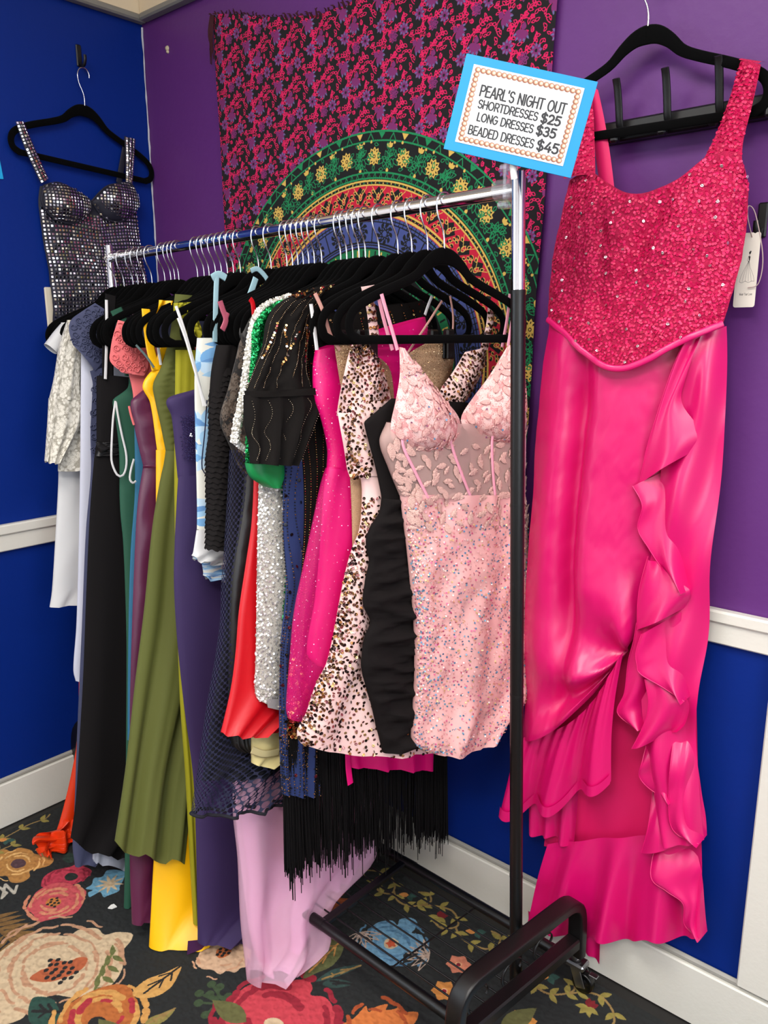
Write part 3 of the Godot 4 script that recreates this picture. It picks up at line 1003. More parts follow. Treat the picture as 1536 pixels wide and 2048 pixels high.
# ---------------------------------------------------------------- tapestry
func tapestry():
	var S := 1150.0      # texture pixels per metre
	var W := int(1.12 * S)
	var Hh := 1780
	var p := Paint.new(W, Hh, Color(0.05, 0.035, 0.05))
	var pink := Color(0.80, 0.06, 0.33)
	var mauve := Color(0.45, 0.14, 0.38)
	var steel := Color(0.38, 0.36, 0.54)
	var rng := RandomNumberGenerator.new()
	rng.seed = 21
	var cell := 0.118 * S
	# field of scrolling vines: one motif drawn cell by cell, flipped in turn
	for gy in range(-1, 14):
		for gx in range(-1, 11):
			var o := Vector2(gx * cell, gy * cell * 1.02)
			rng.seed = 77
			var vine := []
			for k in 25:
				var a := k / 24.0
				vine.append(o + Vector2(0.10 + 0.75 * a + 0.10 * sin(a * 9.0), 0.95 - 0.9 * a + 0.16 * sin(a * 6.3)) * cell)
			p.line(vine, 0.9, pink)
			var ring := []
			for k in 22:
				var an := k / 21.0 * 5.2
				ring.append(o + Vector2(0.60 + 0.27 * cos(an), 0.50 + 0.27 * sin(an)) * cell)
			p.line(ring, 0.9, pink)
			var ring2 := []
			for k in 14:
				var an := k / 13.0 * 4.6 + 2.0
				ring2.append(o + Vector2(0.20 + 0.15 * cos(an), 0.28 + 0.16 * sin(an)) * cell)
			p.line(ring2, 0.9, pink)
			for k in 24:
				var q: Vector2 = vine[k] if k % 2 == 0 else ring[(k * 7) % 22]
				var an := rng.randf() * TAU
				p.petal(q, an, cell * rng.randf_range(0.07, 0.12), cell * 0.026, pink, 0.8)
				p.petal(q, an + 1.9, cell * rng.randf_range(0.07, 0.11), cell * 0.024, pink, 0.8)
			for k in 34:
				var q := o + Vector2(fmod(0.5 + k * 0.7549, 1.0), fmod(0.5 + k * 0.5698, 1.0)) * cell
				p.petal(q, rng.randf() * TAU, cell * 0.095, cell * 0.026, pink, 0.8)
				p.petal(q, rng.randf() * TAU, cell * 0.075, cell * 0.02, pink, 0.8)
			# round flower
			for f in [[0.28, 0.62, 0.105], [0.88, 0.80, 0.10]]:
				var c := o + Vector2(f[0], f[1]) * cell
				for k in 8: p.petal(c, k * TAU / 8.0, f[2] * cell * 1.3, f[2] * cell * 0.46, mauve)
				for k in 8: p.petal(c + Vector2.from_angle(k * TAU / 8.0) * f[2] * cell * 0.55, k * TAU / 8.0, f[2] * cell * 0.7, f[2] * cell * 0.17, steel)
				p.disc(c, cell * 0.028, Color(0.10, 0.03, 0.10))
			# fan flowers
			for f in [[0.60, 0.42, 1.9], [0.20, 0.12, 0.6]]:
				var c := o + Vector2(f[0], f[1]) * cell
				for k in 6: p.petal(c, f[2] + (k - 2.5) * 0.42, cell * 0.19, cell * 0.045, mauve)
				p.petal(c, f[2] + PI, cell * 0.13, cell * 0.06, mauve)
				for k in 5: p.petal(c + Vector2.from_angle(f[2] + (k - 2) * 0.5) * cell * 0.13, f[2] + (k - 2) * 0.5, cell * 0.08, cell * 0.02, steel)
			for k in 7: p.petal(o + Vector2(0.62, 0.88) * cell, k * TAU / 7.0, cell * 0.11, cell * 0.035, mauve, 1.4)
	# mandala
	var mc := Vector2((0.925 - 0.372) * S, (2.40 - 1.415) * S)
	var jade := Color(0.07, 0.50, 0.30)
	var gold := Color(0.80, 0.66, 0.32)
	var red := Color(0.72, 0.07, 0.20)
	var indigo := Color(0.24, 0.29, 0.52)
	var ink := Color(0.035, 0.04, 0.05)
	var ringp := func(r: float) -> Array:
		var q := []
		for k in 181: q.append(mc + Vector2.from_angle(k * TAU / 180.0) * r * S)
		return q
	var ringl := func(r: float, wd: float, c: Color): p.line(ringp.call(r), wd, c)
	p.fill(ringp.call(0.570), ink)
	ringl.call(0.569, 2.4, jade); ringl.call(0.548, 2.0, jade)
	for k in 96:
		var a := k * TAU / 96.0
		var e := Vector2.from_angle(a)
		var tq := e.orthogonal()
		if k % 2 == 0: p.fill([mc + e * 0.566 * S + tq * 12, mc + e * 0.566 * S - tq * 12, mc + e * 0.551 * S], gold if k % 4 == 0 else jade)
		else: p.line([mc + e * 0.551 * S + tq * 10, mc + e * 0.565 * S, mc + e * 0.551 * S - tq * 10], 1.6, jade)
	rng.seed = 5
	var K := 34
	for k in K:
		var a := k * TAU / K
		var e := Vector2.from_angle(a)
		var tq := e.orthogonal()
		var c := mc + e * 0.512 * S
		for j in 10:
			var an := a + j * TAU / 10.0
			p.petal(c, an, 26, 8.2, gold)
			p.petal(c + Vector2.from_angle(an) * 11, an, 9, 2.2, ink)
		p.disc(c, 5, ink); p.disc(c, 3, gold)
		# leaves, buds and tendrils between the flowers
		var e2 := Vector2.from_angle(a + PI / K)
		var t2 := e2.orthogonal()
		for j in 5:
			p.petal(mc + e2 * (0.500 + 0.004 * j) * S, a + PI / K + (j - 2) * 0.55, 28, 7, jade, 1.1)
			p.petal(mc + e2 * (0.508) * S + t2 * (j - 2) * 9, a + PI / K + PI + (j - 2) * 0.4, 24, 6, jade, 1.1)
		for j in 3: p.petal(mc + e2 * 0.532 * S, a + PI / K + (j - 1) * 0.7, 17, 5, gold)
		p.petal(mc + e * 0.541 * S + tq * 14, a, 10, 4, gold); p.petal(mc + e2 * 0.545 * S - t2 * 12, a + 2.0, 9, 4, gold)
		p.petal(mc + e2 * 0.487 * S, a + PI / K + PI, 16, 5, gold)
		for j in 14:
			var q := mc + Vector2.from_angle(a + (rng.randf() - 0.5) * TAU / K) * rng.randf_range(0.482, 0.544) * S
			p.petal(q, rng.randf() * TAU, 15, 4, jade, 0.9)
	ringl.call(0.476, 2.2, jade); ringl.call(0.463, 2.0, jade)
	for k in 150:
		var e := Vector2.from_angle(k * TAU / 150.0)
		var t2 := e.orthogonal()
		p.line([mc + e * 0.464 * S + t2 * 5, mc + e * 0.475 * S, mc + e * 0.464 * S - t2 * 5], 1.2, jade)
	p.fill(ringp.call(0.459), gold)
	ringl.call(0.452, 3.0, ink)
	for k in 220:
		p.disc(mc + Vector2.from_angle(k * TAU / 220.0) * 0.452 * S, 2.4, gold if k % 2 else jade)
	p.fill(ringp.call(0.445), red)
	var R := 44
	for k in R:
		var a := k * TAU / R
		var e := Vector2.from_angle(a)
		p.fill([mc + e * 0.444 * S, mc + Vector2.from_angle(a + 0.05) * 0.425 * S, mc + e * 0.40 * S, mc + Vector2.from_angle(a - 0.05) * 0.425 * S], ink)
		for j in 9:
			var an := a + (j - 4) * TAU / R / 9.0
			var q := mc + Vector2.from_angle(an) * (0.405 + 0.012 * (j % 3)) * S
			p.petal(q, an + (j - 4) * 0.5, 13, 4, ink)
			p.petal(q, an + (j - 4) * 0.5, 13, 4, gold, 0.8)
			p.petal(q, an + PI, 9, 3.4, red if j % 2 else ink)
		p.petal(mc + e * 0.412 * S, a, 20, 6, red)
		p.petal(mc + e * 0.412 * S, a, 20, 6, gold, 0.8)
		p.line([mc + Vector2.from_angle(a - 0.05) * 0.443 * S, mc + e * 0.418 * S, mc + Vector2.from_angle(a + 0.05) * 0.443 * S], 0.9, gold)
	ringl.call(0.393, 3, gold); ringl.call(0.388, 3, ink); ringl.call(0.382, 3.5, gold)
	for k in 200: p.disc(mc + Vector2.from_angle(k * TAU / 200.0) * 0.388 * S, 1.8, gold if k % 2 else red)
	p.fill(ringp.call(0.377), indigo)
	ringl.call(0.362, 1.6, ink); ringl.call(0.370, 1.4, ink); ringl.call(0.312, 2.2, ink); ringl.call(0.306, 1.6, ink)
	for k in 170:
		var e := Vector2.from_angle(k * TAU / 170.0)
		p.line([mc + e * 0.364 * S, mc + e * 0.376 * S], 1.1, ink)
	for k in 26:
		var a := k * TAU / 26.0
		var e := Vector2.from_angle(a)
		p.line([mc + e * 0.313 * S, mc + e * 0.360 * S], 1.8, ink)
		var c := mc + Vector2.from_angle(a + PI / 26.0) * 0.337 * S
		for j in 9:
			var an := a + j * TAU / 9.0
			p.petal(c + Vector2.from_angle(an) * 20, an + 1.2, 16, 5, ink)
			p.petal(c + Vector2.from_angle(an + 0.3) * 9, an, 12, 3.5, ink, 1.3)
	ringl.call(0.298, 2.5, ink)
	p.fill(ringp.call(0.296), jade.darkened(0.15))
	p.fill(ringp.call(0.272), ink)
	for k in 90:
		var e := Vector2.from_angle(k * TAU / 90.0)
		p.line([mc + e * 0.277 * S, mc + e * 0.291 * S], 2.6, gold if k % 2 else ink)
	for k in 24:
		var a := k * TAU / 24.0
		var c := mc + Vector2.from_angle(a) * 0.235 * S
		for j in 7: p.petal(c, a + j * TAU / 7.0, 26, 7, jade, 1.8)
		p.disc(c, 6, jade)
	p.fill(ringp.call(0.19), indigo)
	p.fill(ringp.call(0.15), red)
	p.fill(ringp.call(0.08), gold)
	# cloth: pinned at its upper corners, the edge sagging between
	var m := painted("tapestry_print", p.done(), 0.95)
	var topy := func(x: float) -> float:
		var a := clampf((x - 0.372) / 1.10, 0, 1)
		var dips := [2.374, 2.352, 2.318, 2.292, 2.276, 2.278, 2.290, 2.31, 2.335, 2.36, 2.385]
		return lerpf(dips[int(a * 9.999)], dips[mini(int(a * 9.999) + 1, 10)], fmod(a * 9.999, 1.0)) + 0.0
	var b := MB.new()
	var f := func(s: float, t: float) -> Vector3:
		var xt := 0.372 + 1.102 * s
		var xb := 0.394 + 1.025 * s
		var y1: float = topy.call(xt)
		var y := lerpf(y1, 0.985, t)
		var x := lerpf(xt, xb, t) + 0.004 * sin(t * 19.0) * (s - 0.5)
		var z := 0.010 + 0.004 * sin(s * 9.0 + t * 2.0) * sin(t * 5.0 + 1.0) + 0.010 * exp(-t * 12.0) * absf(sin(s * 34.0)) + 0.004 * maxf(0, sin(s * 13 + 1)) * (1 - t)
		return Vector3(x - 0.372, y, z)
	b.grid(90, 70, f)
	for i in b.v.size():
		var q := b.v[i]
		b.t[i] = Vector2(q.x * S / W, (2.40 - q.y) * S / Hh)
	var o := thing("tapestry", "pink and black floral tapestry with a green, red and blue mandala on the purple wall", "tapestry", Vector3(0.372, 0, 0))
	part("cloth", b, m, o)
	# ragged dark red fringe along the top edge and corner
	var fr := MB.new()
	for k in 70:
		var x := 1.10 * k / 69.0
		var y: float = topy.call(0.372 + x)
		for j in 2:
			var l := 0.003 + 0.009 * pow(h01(k, 3 + j), 2.0)
			fr.sweep(spline([Vector3(x, y - 0.006, 0.012), Vector3(x + 0.004 * (h01(k, 1) - 0.5), y + l * 0.7, 0.016 + 0.006 * h01(k, 9)), Vector3(x + 0.018 * (h01(k, 2 + j) - 0.5), y + l, 0.022)], 5), func(t): return Vector2(0.0045 * (1.05 - t), 0.0012), Vector3(0, 0, 1), 6)
	for k in 12:
		fr.sweep(spline([Vector3(0.012 - 0.016 * h01(k, 5), 2.372, 0.02), Vector3(-0.012 + 0.02 * h01(k, 7), 2.32, 0.024), Vector3(-0.02 + 0.03 * h01(k, 8), 2.25 + 0.05 * h01(k, 6), 0.016)], 8), func(t): return Vector2(0.0035 * (1.1 - t), 0.0015), Vector3(0, 0, 1), 6)
	var fo := part("fringe", fr, mat("wine_fringe", Color(0.22, 0.02, 0.08), 0.95), o)
	fo.set_meta("kind", "stuff")

# ---------------------------------------------------------------- rug
var rugp: Paint
const RX := 0.05
const RZ := 0.055
const RW := 2.75
const RH := 2.2
func rp(a: Array) -> Array:
	var q := []
	for v in a: q.append(Vector2((v.x - RX) / RW * rugp.w, (v.y - RZ) / RH * rugp.h))
	return q

func smooth(a: Array, n := 6) -> Array:
	var out := []
	var c := a.size()
	for i in c:
		for k in n:
			out.append(a[i].cubic_interpolate(a[(i + 1) % c], a[(i + c - 1) % c], a[(i + 2) % c], float(k) / n))
	return out

func blob(a: Array, c: Color):
	rugp.fill(rp(smooth(a)), c)

func strokes(mid: Vector2, rx: float, rz: float, n: int, c: Color, wd: float, s := 0):
	for k in n:
		var ring := k % 4
		var r := 0.40 + 0.17 * ring + 0.06 * h01(k, s)
		var a0 := k * 2.4 + 0.5 * h01(k, s + 1)
		var q := []
		for i in 9:
			var an := a0 + (i / 8.0) * (0.34 + 0.40 * h01(k, s + 2)) / (0.5 + r)
			q.append(mid + Vector2(cos(an) * rx * r, sin(an) * rz * r) * (1.0 + 0.02 * sin(i * 0.8)))
		rugp.line(rp(q), wd * (0.6 + 0.8 * h01(k, s + 3)), c)

func dots(mid: Vector2, rx: float, rz: float, n: int, c: Color, wd: float):
	for k in n:
		var an := k * 2.4
		var r := sqrt((k + 0.5) / n)
		rugp.disc(rp([mid + Vector2(cos(an) * rx * r, sin(an) * rz * r)])[0], wd, c)

func leaf(a: Array, c: Color, vein: Color, wd := 2.0):
	blob(a, c)
	var n := a.size()
	var tip: Vector2 = a[0]
	var end: Vector2 = a[n / 2]
	rugp.line(rp([tip, tip.lerp(end, 0.85)]), wd, vein)
	for k in [1, 2, 3]:
		var q := tip.lerp(end, 0.2 * k)
		rugp.line(rp([q, q.lerp(a[mini(k + 1, n - 1)], 0.5)]), wd * 0.7, vein)
		rugp.line(rp([q, q.lerp(a[n - mini(k + 1, n - 1)], 0.5)]), wd * 0.7, vein)

func vine(a: Array, c: Color, lc: Color, every := 3):
	var q := rp(even(a, a.size() * 7))
	rugp.line(q, 2.0, c)
	for k in range(4, q.size() - 2, every * 4):
		var d: Vector2 = (q[k + 1] - q[k - 1])
		for s in [-1.0, 1.0]:
			rugp.petal(q[k], d.angle() + s * 0.9, 23, 5.5, lc)

func rug():
	rugp = Paint.new(2048, 1638, Color(0.10, 0.11, 0.11))
	# worn pile
	for k in 9000:
		var q := Vector2(h01(k, 1) * 2048, h01(k, 2) * 1638)
		var g := 0.085 + 0.045 * h01(k, 3)
		rugp.im.fill_rect(Rect2i(int(q.x), int(q.y), 2 + int(5 * h01(k, 4)), 2), Color(g, g * 1.07, g * 1.06))
	var ochre := Color(0.68, 0.48, 0.24)
	var crimson := Color(0.70, 0.20, 0.28)
	var cream := Color(0.76, 0.67, 0.54)
	var rust := Color(0.68, 0.36, 0.18)
	var dark := Color(0.10, 0.10, 0.10)
	var bluef := Color(0.40, 0.60, 0.70)
	var olive := Color(0.36, 0.36, 0.20)
	var moss := Color(0.20, 0.27, 0.17)
	var tan := Color(0.55, 0.45, 0.26)
	var lf := Color(0.55, 0.50, 0.24)
	# ochre flower
	blob([Vector2(0.122, 0.785), Vector2(0.132, 0.746), Vector2(0.157, 0.736), Vector2(0.159, 0.713), Vector2(0.193, 0.696), Vector2(0.227, 0.694), Vector2(0.252, 0.676), Vector2(0.289, 0.671), Vector2(0.306, 0.691), Vector2(0.297, 0.719), Vector2(0.288, 0.741), Vector2(0.313, 0.753), Vector2(0.317, 0.778), Vector2(0.294, 0.798), Vector2(0.26, 0.794), Vector2(0.237, 0.811), Vector2(0.178, 0.813)], ochre)
	var c := [Vector2(0.229, 0.746), Vector2(0.178, 0.749), Vector2(0.243, 0.72), Vector2(0.286, 0.769)]
	strokes(c[0], 0.09, 0.07, 26, Color(0.86, 0.68, 0.42), 1.8, 3)
	blob([Vector2(0.218, 0.764), Vector2(0.205, 0.746), Vector2(0.219, 0.731), Vector2(0.24, 0.73), Vector2(0.254, 0.742), Vector2(0.245, 0.762)], Color(0.32, 0.22, 0.24))
	# crimson flower and rose
	blob([Vector2(0.372, 0.749), Vector2(0.343, 0.727), Vector2(0.338, 0.695), Vector2(0.356, 0.66), Vector2(0.366, 0.637), Vector2(0.418, 0.624), Vector2(0.436, 0.645), Vector2(0.44, 0.667), Vector2(0.431, 0.704), Vector2(0.413, 0.733), Vector2(0.388, 0.746)], crimson)
	strokes([Vector2(0.392, 0.683)][0], 0.07, 0.06, 16, Color(0.56, 0.12, 0.20), 2.5, 5)
	blob([Vector2(0.387, 0.688), Vector2(0.381, 0.673), Vector2(0.394, 0.662), Vector2(0.415, 0.663), Vector2(0.418, 0.68), Vector2(0.405, 0.691)], Color(0.10, 0.14, 0.12))
	blob([Vector2(0.433, 0.818), Vector2(0.409, 0.796), Vector2(0.387, 0.769), Vector2(0.385, 0.738), Vector2(0.391, 0.719), Vector2(0.41, 0.7), Vector2(0.443, 0.688), Vector2(0.485, 0.678), Vector2(0.511, 0.695), Vector2(0.532, 0.715), Vector2(0.546, 0.743), Vector2(0.53, 0.776), Vector2(0.513, 0.805), Vector2(0.502, 0.822), Vector2(0.463, 0.816)], Color(0.74, 0.30, 0.32))
	strokes([Vector2(0.46, 0.754)][0], 0.085, 0.075, 30, Color(0.78, 0.50, 0.38), 3.0, 8)
	blob([Vector2(0.453, 0.776), Vector2(0.44, 0.761), Vector2(0.447, 0.748), Vector2(0.467, 0.741), Vector2(0.482, 0.751), Vector2(0.478, 0.769)], Color(0.74, 0.46, 0.2))
	dots([Vector2(0.462, 0.758)][0], 0.02, 0.018, 9, dark, 3)
	# pale blue flower
	blob([Vector2(0.478, 0.674), Vector2(0.474, 0.654), Vector2(0.455, 0.637), Vector2(0.467, 0.618), Vector2(0.453, 0.596), Vector2(0.469, 0.577), Vector2(0.498, 0.566), Vector2(0.525, 0.587), Vector2(0.54, 0.607), Vector2(0.556, 0.62), Vector2(0.55, 0.649), Vector2(0.546, 0.66), Vector2(0.52, 0.656), Vector2(0.518, 0.684), Vector2(0.498, 0.678), Vector2(0.498, 0.665)], bluef)
	for k in 9: rugp.petal(rp([Vector2(0.51, 0.62)])[0], k * 0.7, 30, 3.5, cream)
	blob([Vector2(0.308, 0.654), Vector2(0.293, 0.634), Vector2(0.306, 0.621), Vector2(0.336, 0.631), Vector2(0.342, 0.649)], Color(0.12, 0.20, 0.17))
	# fern
	var stem := rp([Vector2(0.391, 0.91), Vector2(0.452, 0.898), Vector2(0.516, 0.894), Vector2(0.557, 0.892)])
	rugp.line(stem, 4, Color(0.44, 0.32, 0.17))
	for k in 9:
		var q: Vector2 = stem[0].lerp(stem[3], k / 9.0)
		rugp.petal(q, -1.15 + 0.05 * k, 62, 6, Color(0.46, 0.34, 0.18))
		rugp.petal(q, 1.2, 40, 5, Color(0.46, 0.34, 0.18))
	# big cream peony
	blob([Vector2(0.559, 1.015), Vector2(0.54, 0.96), Vector2(0.525, 0.905), Vector2(0.525, 0.867), Vector2(0.553, 0.828), Vector2(0.606, 0.796), Vector2(0.61, 0.763), Vector2(0.638, 0.733), Vector2(0.675, 0.73), Vector2(0.691, 0.705), Vector2(0.724, 0.683), Vector2(0.743, 0.696), Vector2(0.755, 0.722), Vector2(0.764, 0.744), Vector2(0.8, 0.754), Vector2(0.826, 0.784), Vector2(0.835, 0.815), Vector2(0.827, 0.843), Vector2(0.803, 0.88), Vector2(0.756, 0.912), Vector2(0.754, 0.96), Vector2(0.767, 0.991), Vector2(0.73, 1.041), Vector2(0.625, 1.053)], cream)
	var pm := [Vector2(0.68, 0.866), Vector2(0.6, 0.939), Vector2(0.752, 0.788), Vector2(0.589, 0.82)]
	strokes(pm[0], 0.20, 0.155, 66, Color(0.70, 0.53, 0.41), 3.0, 11)
	blob([Vector2(0.669, 0.922), Vector2(0.663, 0.897), Vector2(0.669, 0.875), Vector2(0.652, 0.859), Vector2(0.673, 0.847), Vector2(0.69, 0.833), Vector2(0.696, 0.812), Vector2(0.716, 0.8), Vector2(0.735, 0.823), Vector2(0.734, 0.853), Vector2(0.721, 0.886), Vector2(0.701, 0.908)], Color(0.66, 0.34, 0.20))
	dots([Vector2(0.7, 0.861)][0], 0.052, 0.032, 20, dark, 4.2)
	# sprig across it
	var sp := rp([Vector2(0.825, 0.843), Vector2(0.792, 0.813), Vector2(0.765, 0.78), Vector2(0.743, 0.742)])
	rugp.line(spline(sp, 20), 2.5, Color(0.40, 0.42, 0.22))
	for k in 4:
		var q: Vector2 = sp[0].lerp(sp[3], 0.12 + k * 0.25)
		rugp.petal(q, -0.2, 30, 5, Color(0.37, 0.39, 0.21))
		rugp.petal(q, -2.6, 28, 5, Color(0.37, 0.39, 0.21))
	# green leaf, orange rose, gold leaves
	leaf([Vector2(0.814, 0.922), Vector2(0.772, 0.915), Vector2(0.746, 0.926), Vector2(0.731, 0.944), Vector2(0.757, 0.967), Vector2(0.793, 0.979), Vector2(0.834, 0.964), Vector2(0.843, 0.939)], Color(0.13, 0.26, 0.22), dark, 3)
	blob([Vector2(0.848, 0.948), Vector2(0.818, 0.919), Vector2(0.81, 0.884), Vector2(0.817, 0.84), Vector2(0.838, 0.799), Vector2(0.869, 0.78), Vector2(0.901, 0.787), Vector2(0.927, 0.792), Vector2(0.953, 0.817), Vector2(0.975, 0.856), Vector2(0.954, 0.915), Vector2(0.899, 0.954)], Color(0.66, 0.37, 0.17))
	strokes([Vector2(0.893, 0.868)][0], 0.12, 0.10, 34, Color(0.76, 0.56, 0.30), 4.5, 15)
	strokes([Vector2(0.89, 0.86)][0], 0.09, 0.08, 7, Color(0.62, 0.16, 0.20), 5.0, 19)
	blob([Vector2(0.892, 0.897), Vector2(0.886, 0.881), Vector2(0.899, 0.867), Vector2(0.919, 0.866), Vector2(0.929, 0.882), Vector2(0.915, 0.898)], dark)
	leaf([Vector2(0.909, 0.664), Vector2(0.898, 0.702), Vector2(0.882, 0.744), Vector2(0.89, 0.783), Vector2(0.914, 0.785), Vector2(0.941, 0.758), Vector2(0.947, 0.721), Vector2(0.93, 0.687)], Color(0.76, 0.58, 0.32), dark)
	leaf([Vector2(1.004, 0.745), Vector2(0.993, 0.772), Vector2(0.983, 0.798), Vector2(0.992, 0.816), Vector2(1.01, 0.802), Vector2(1.015, 0.773)], Color(0.50, 0.46, 0.24), tan)
	# peach daisy, berry sprig
	blob([Vector2(0.928, 0.635), Vector2(0.917, 0.62), Vector2(0.905, 0.602), Vector2(0.896, 0.577), Vector2(0.906, 0.56), Vector2(0.923, 0.541), Vector2(0.946, 0.522), Vector2(0.971, 0.513), Vector2(1.005, 0.538), Vector2(1.031, 0.559), Vector2(1.025, 0.573), Vector2(1.025, 0.591), Vector2(1.006, 0.601), Vector2(1.002, 0.618), Vector2(0.977, 0.622), Vector2(0.956, 0.636)], Color(0.78, 0.64, 0.52))
	strokes([Vector2(0.958, 0.572)][0], 0.09, 0.075, 14, Color(0.76, 0.58, 0.45), 2.0, 23)
	blob([Vector2(0.943, 0.585), Vector2(0.934, 0.572), Vector2(0.941, 0.556), Vector2(0.957, 0.549), Vector2(0.968, 0.559), Vector2(0.968, 0.576), Vector2(0.959, 0.588)], rust)
	dots([Vector2(0.952, 0.569)][0], 0.018, 0.016, 8, dark, 3.2)
	var bs := rp([Vector2(1.117, 0.664), Vector2(1.076, 0.668), Vector2(1.031, 0.669), Vector2(1.011, 0.648), Vector2(1.011, 0.683), Vector2(1.032, 0.701), Vector2(1.071, 0.711), Vector2(1.032, 0.641), Vector2(1.069, 0.644), Vector2(1.075, 0.653)])
	for k in range(1, 10):
		rugp.line([bs[0].lerp(bs[2], 0.1 * k), bs[k]], 2.2, moss)
		rugp.disc(bs[k], 8, moss)
	# large crimson flower at the front
	blob([Vector2(1.112, 0.717), Vector2(1.1, 0.682), Vector2(1.092, 0.653), Vector2(1.077, 0.618), Vector2(1.085, 0.58), Vector2(1.113, 0.551), Vector2(1.141, 0.548), Vector2(1.151, 0.512), Vector2(1.175, 0.493), Vector2(1.199, 0.501), Vector2(1.211, 0.518), Vector2(1.24, 0.501), Vector2(1.28, 0.512), Vector2(1.314, 0.546), Vector2(1.334, 0.595), Vector2(1.308, 0.657), Vector2(1.231, 0.716), Vector2(1.159, 0.738)], Color(0.72, 0.22, 0.27))
	strokes([Vector2(1.197, 0.613)][0], 0.165, 0.14, 34, Color(0.54, 0.10, 0.17), 6.0, 27)
	blob([Vector2(1.185, 0.637), Vector2(1.187, 0.622), Vector2(1.204, 0.61), Vector2(1.224, 0.613), Vector2(1.221, 0.637), Vector2(1.202, 0.646)], cream)
	# leaves beside it
	leaf([Vector2(1.146, 0.34), Vector2(1.126, 0.355), Vector2(1.122, 0.398), Vector2(1.139, 0.445), Vector2(1.161, 0.496), Vector2(1.175, 0.463), Vector2(1.187, 0.424), Vector2(1.177, 0.379)], Color(0.36, 0.38, 0.22), Color(0.76, 0.55, 0.30))
	leaf([Vector2(1.239, 0.377), Vector2(1.212, 0.405), Vector2(1.194, 0.439), Vector2(1.191, 0.483), Vector2(1.211, 0.456), Vector2(1.23, 0.415)], Color(0.17, 0.27, 0.25), tan)
	leaf([Vector2(1.263, 0.431), Vector2(1.23, 0.441), Vector2(1.209, 0.462), Vector2(1.211, 0.479), Vector2(1.241, 0.465)], Color(0.15, 0.24, 0.22), dark)
	leaf([Vector2(1.071, 0.348), Vector2(1.064, 0.384), Vector2(1.084, 0.433), Vector2(1.123, 0.477), Vector2(1.131, 0.461), Vector2(1.118, 0.408)], Color(0.11, 0.18, 0.17), moss)
	# flame orange flower
	blob([Vector2(1.324, 0.538), Vector2(1.329, 0.503), Vector2(1.329, 0.481), Vector2(1.328, 0.457), Vector2(1.344, 0.465), Vector2(1.347, 0.444), Vector2(1.362, 0.421), Vector2(1.37, 0.435), Vector2(1.383, 0.42), Vector2(1.387, 0.406), Vector2(1.401, 0.419), Vector2(1.414, 0.404), Vector2(1.43, 0.394), Vector2(1.441, 0.419), Vector2(1.441, 0.47), Vector2(1.383, 0.537)], Color(0.76, 0.42, 0.20))
	strokes([Vector2(1.378, 0.474)][0], 0.10, 0.07, 16, Color(0.62, 0.28, 0.13), 3.0, 31)
	# flowers under the rack
	blob([Vector2(1.178, 0.276), Vector2(1.174, 0.249), Vector2(1.186, 0.225), Vector2(1.202, 0.213), Vector2(1.22, 0.217), Vector2(1.212, 0.197), Vector2(1.228, 0.175), Vector2(1.252, 0.175), Vector2(1.263, 0.198), Vector2(1.266, 0.214), Vector2(1.289, 0.203), Vector2(1.308, 0.218), Vector2(1.315, 0.238), Vector2(1.308, 0.262), Vector2(1.294, 0.28), Vector2(1.309, 0.303), Vector2(1.298, 0.327), Vector2(1.273, 0.34), Vector2(1.243, 0.341), Vector2(1.209, 0.339), Vector2(1.192, 0.322), Vector2(1.207, 0.305), Vector2(1.199, 0.29)], Color(0.38, 0.55, 0.66))
	strokes([Vector2(1.25, 0.272)][0], 0.10, 0.09, 44, Color(0.28, 0.44, 0.56), 1.8, 35)
	blob([Vector2(1.237, 0.29), Vector2(1.23, 0.274), Vector2(1.239, 0.26), Vector2(1.257, 0.258), Vector2(1.266, 0.27), Vector2(1.262, 0.288), Vector2(1.249, 0.295)], cream)
	for k in 5: rugp.petal(rp([Vector2(1.249, 0.276)])[0], k * TAU / 5, 11, 4, Color(0.70, 0.30, 0.18))
	blob([Vector2(1.226, 0.362), Vector2(1.234, 0.342), Vector2(1.248, 0.347), Vector2(1.236, 0.363)], Color(0.38, 0.55, 0.66))
	blob([Vector2(0.985, 0.266), Vector2(0.991, 0.234), Vector2(0.994, 0.221), Vector2(1.003, 0.203), Vector2(1.023, 0.202), Vector2(1.035, 0.224), Vector2(1.038, 0.239), Vector2(1.06, 0.227), Vector2(1.078, 0.238), Vector2(1.078, 0.257), Vector2(1.055, 0.272), Vector2(1.075, 0.289), Vector2(1.069, 0.305), Vector2(1.041, 0.304), Vector2(1.006, 0.299)], Color(0.60, 0.30, 0.14))
	rugp.line(rp([Vector2(1.018, 0.289), Vector2(1.025, 0.253)]), 9, Color(0.68, 0.50, 0.36))
	for f in [[[Vector2(1.417, 0.22)][0], Color(0.76, 0.46, 0.36)], [[Vector2(1.438, 0.306)][0], Color(0.76, 0.50, 0.24)], [[Vector2(1.62, 0.258)][0], Color(0.78, 0.52, 0.24)]]:
		for k in 6: rugp.petal(rp([f[0]])[0], k * TAU / 6 + 0.4, 24, 11, f[1])
		rugp.disc(rp([f[0]])[0], 6, Color(0.85, 0.68, 0.5))
		rugp.disc(rp([f[0]])[0], 4, Color(0.5, 0.08, 0.14))
	# white seed heads
	for f in [[[Vector2(1.165, 0.297)][0], 0.6], [[Vector2(1.345, 0.245)][0], 2.6]]:
		for k in 7: rugp.petal(rp([f[0]])[0], f[1] + k * 0.4 - 1.2, 40, 4, Color(0.66, 0.58, 0.52), 1.2)
	rugp.line(rp([Vector2(0.291, 0.827), Vector2(0.33, 0.825), Vector2(0.34, 0.842), Vector2(0.291, 0.811), Vector2(0.347, 0.811), Vector2(0.321, 0.793)]), 3, Color(0.7, 0.68, 0.62))
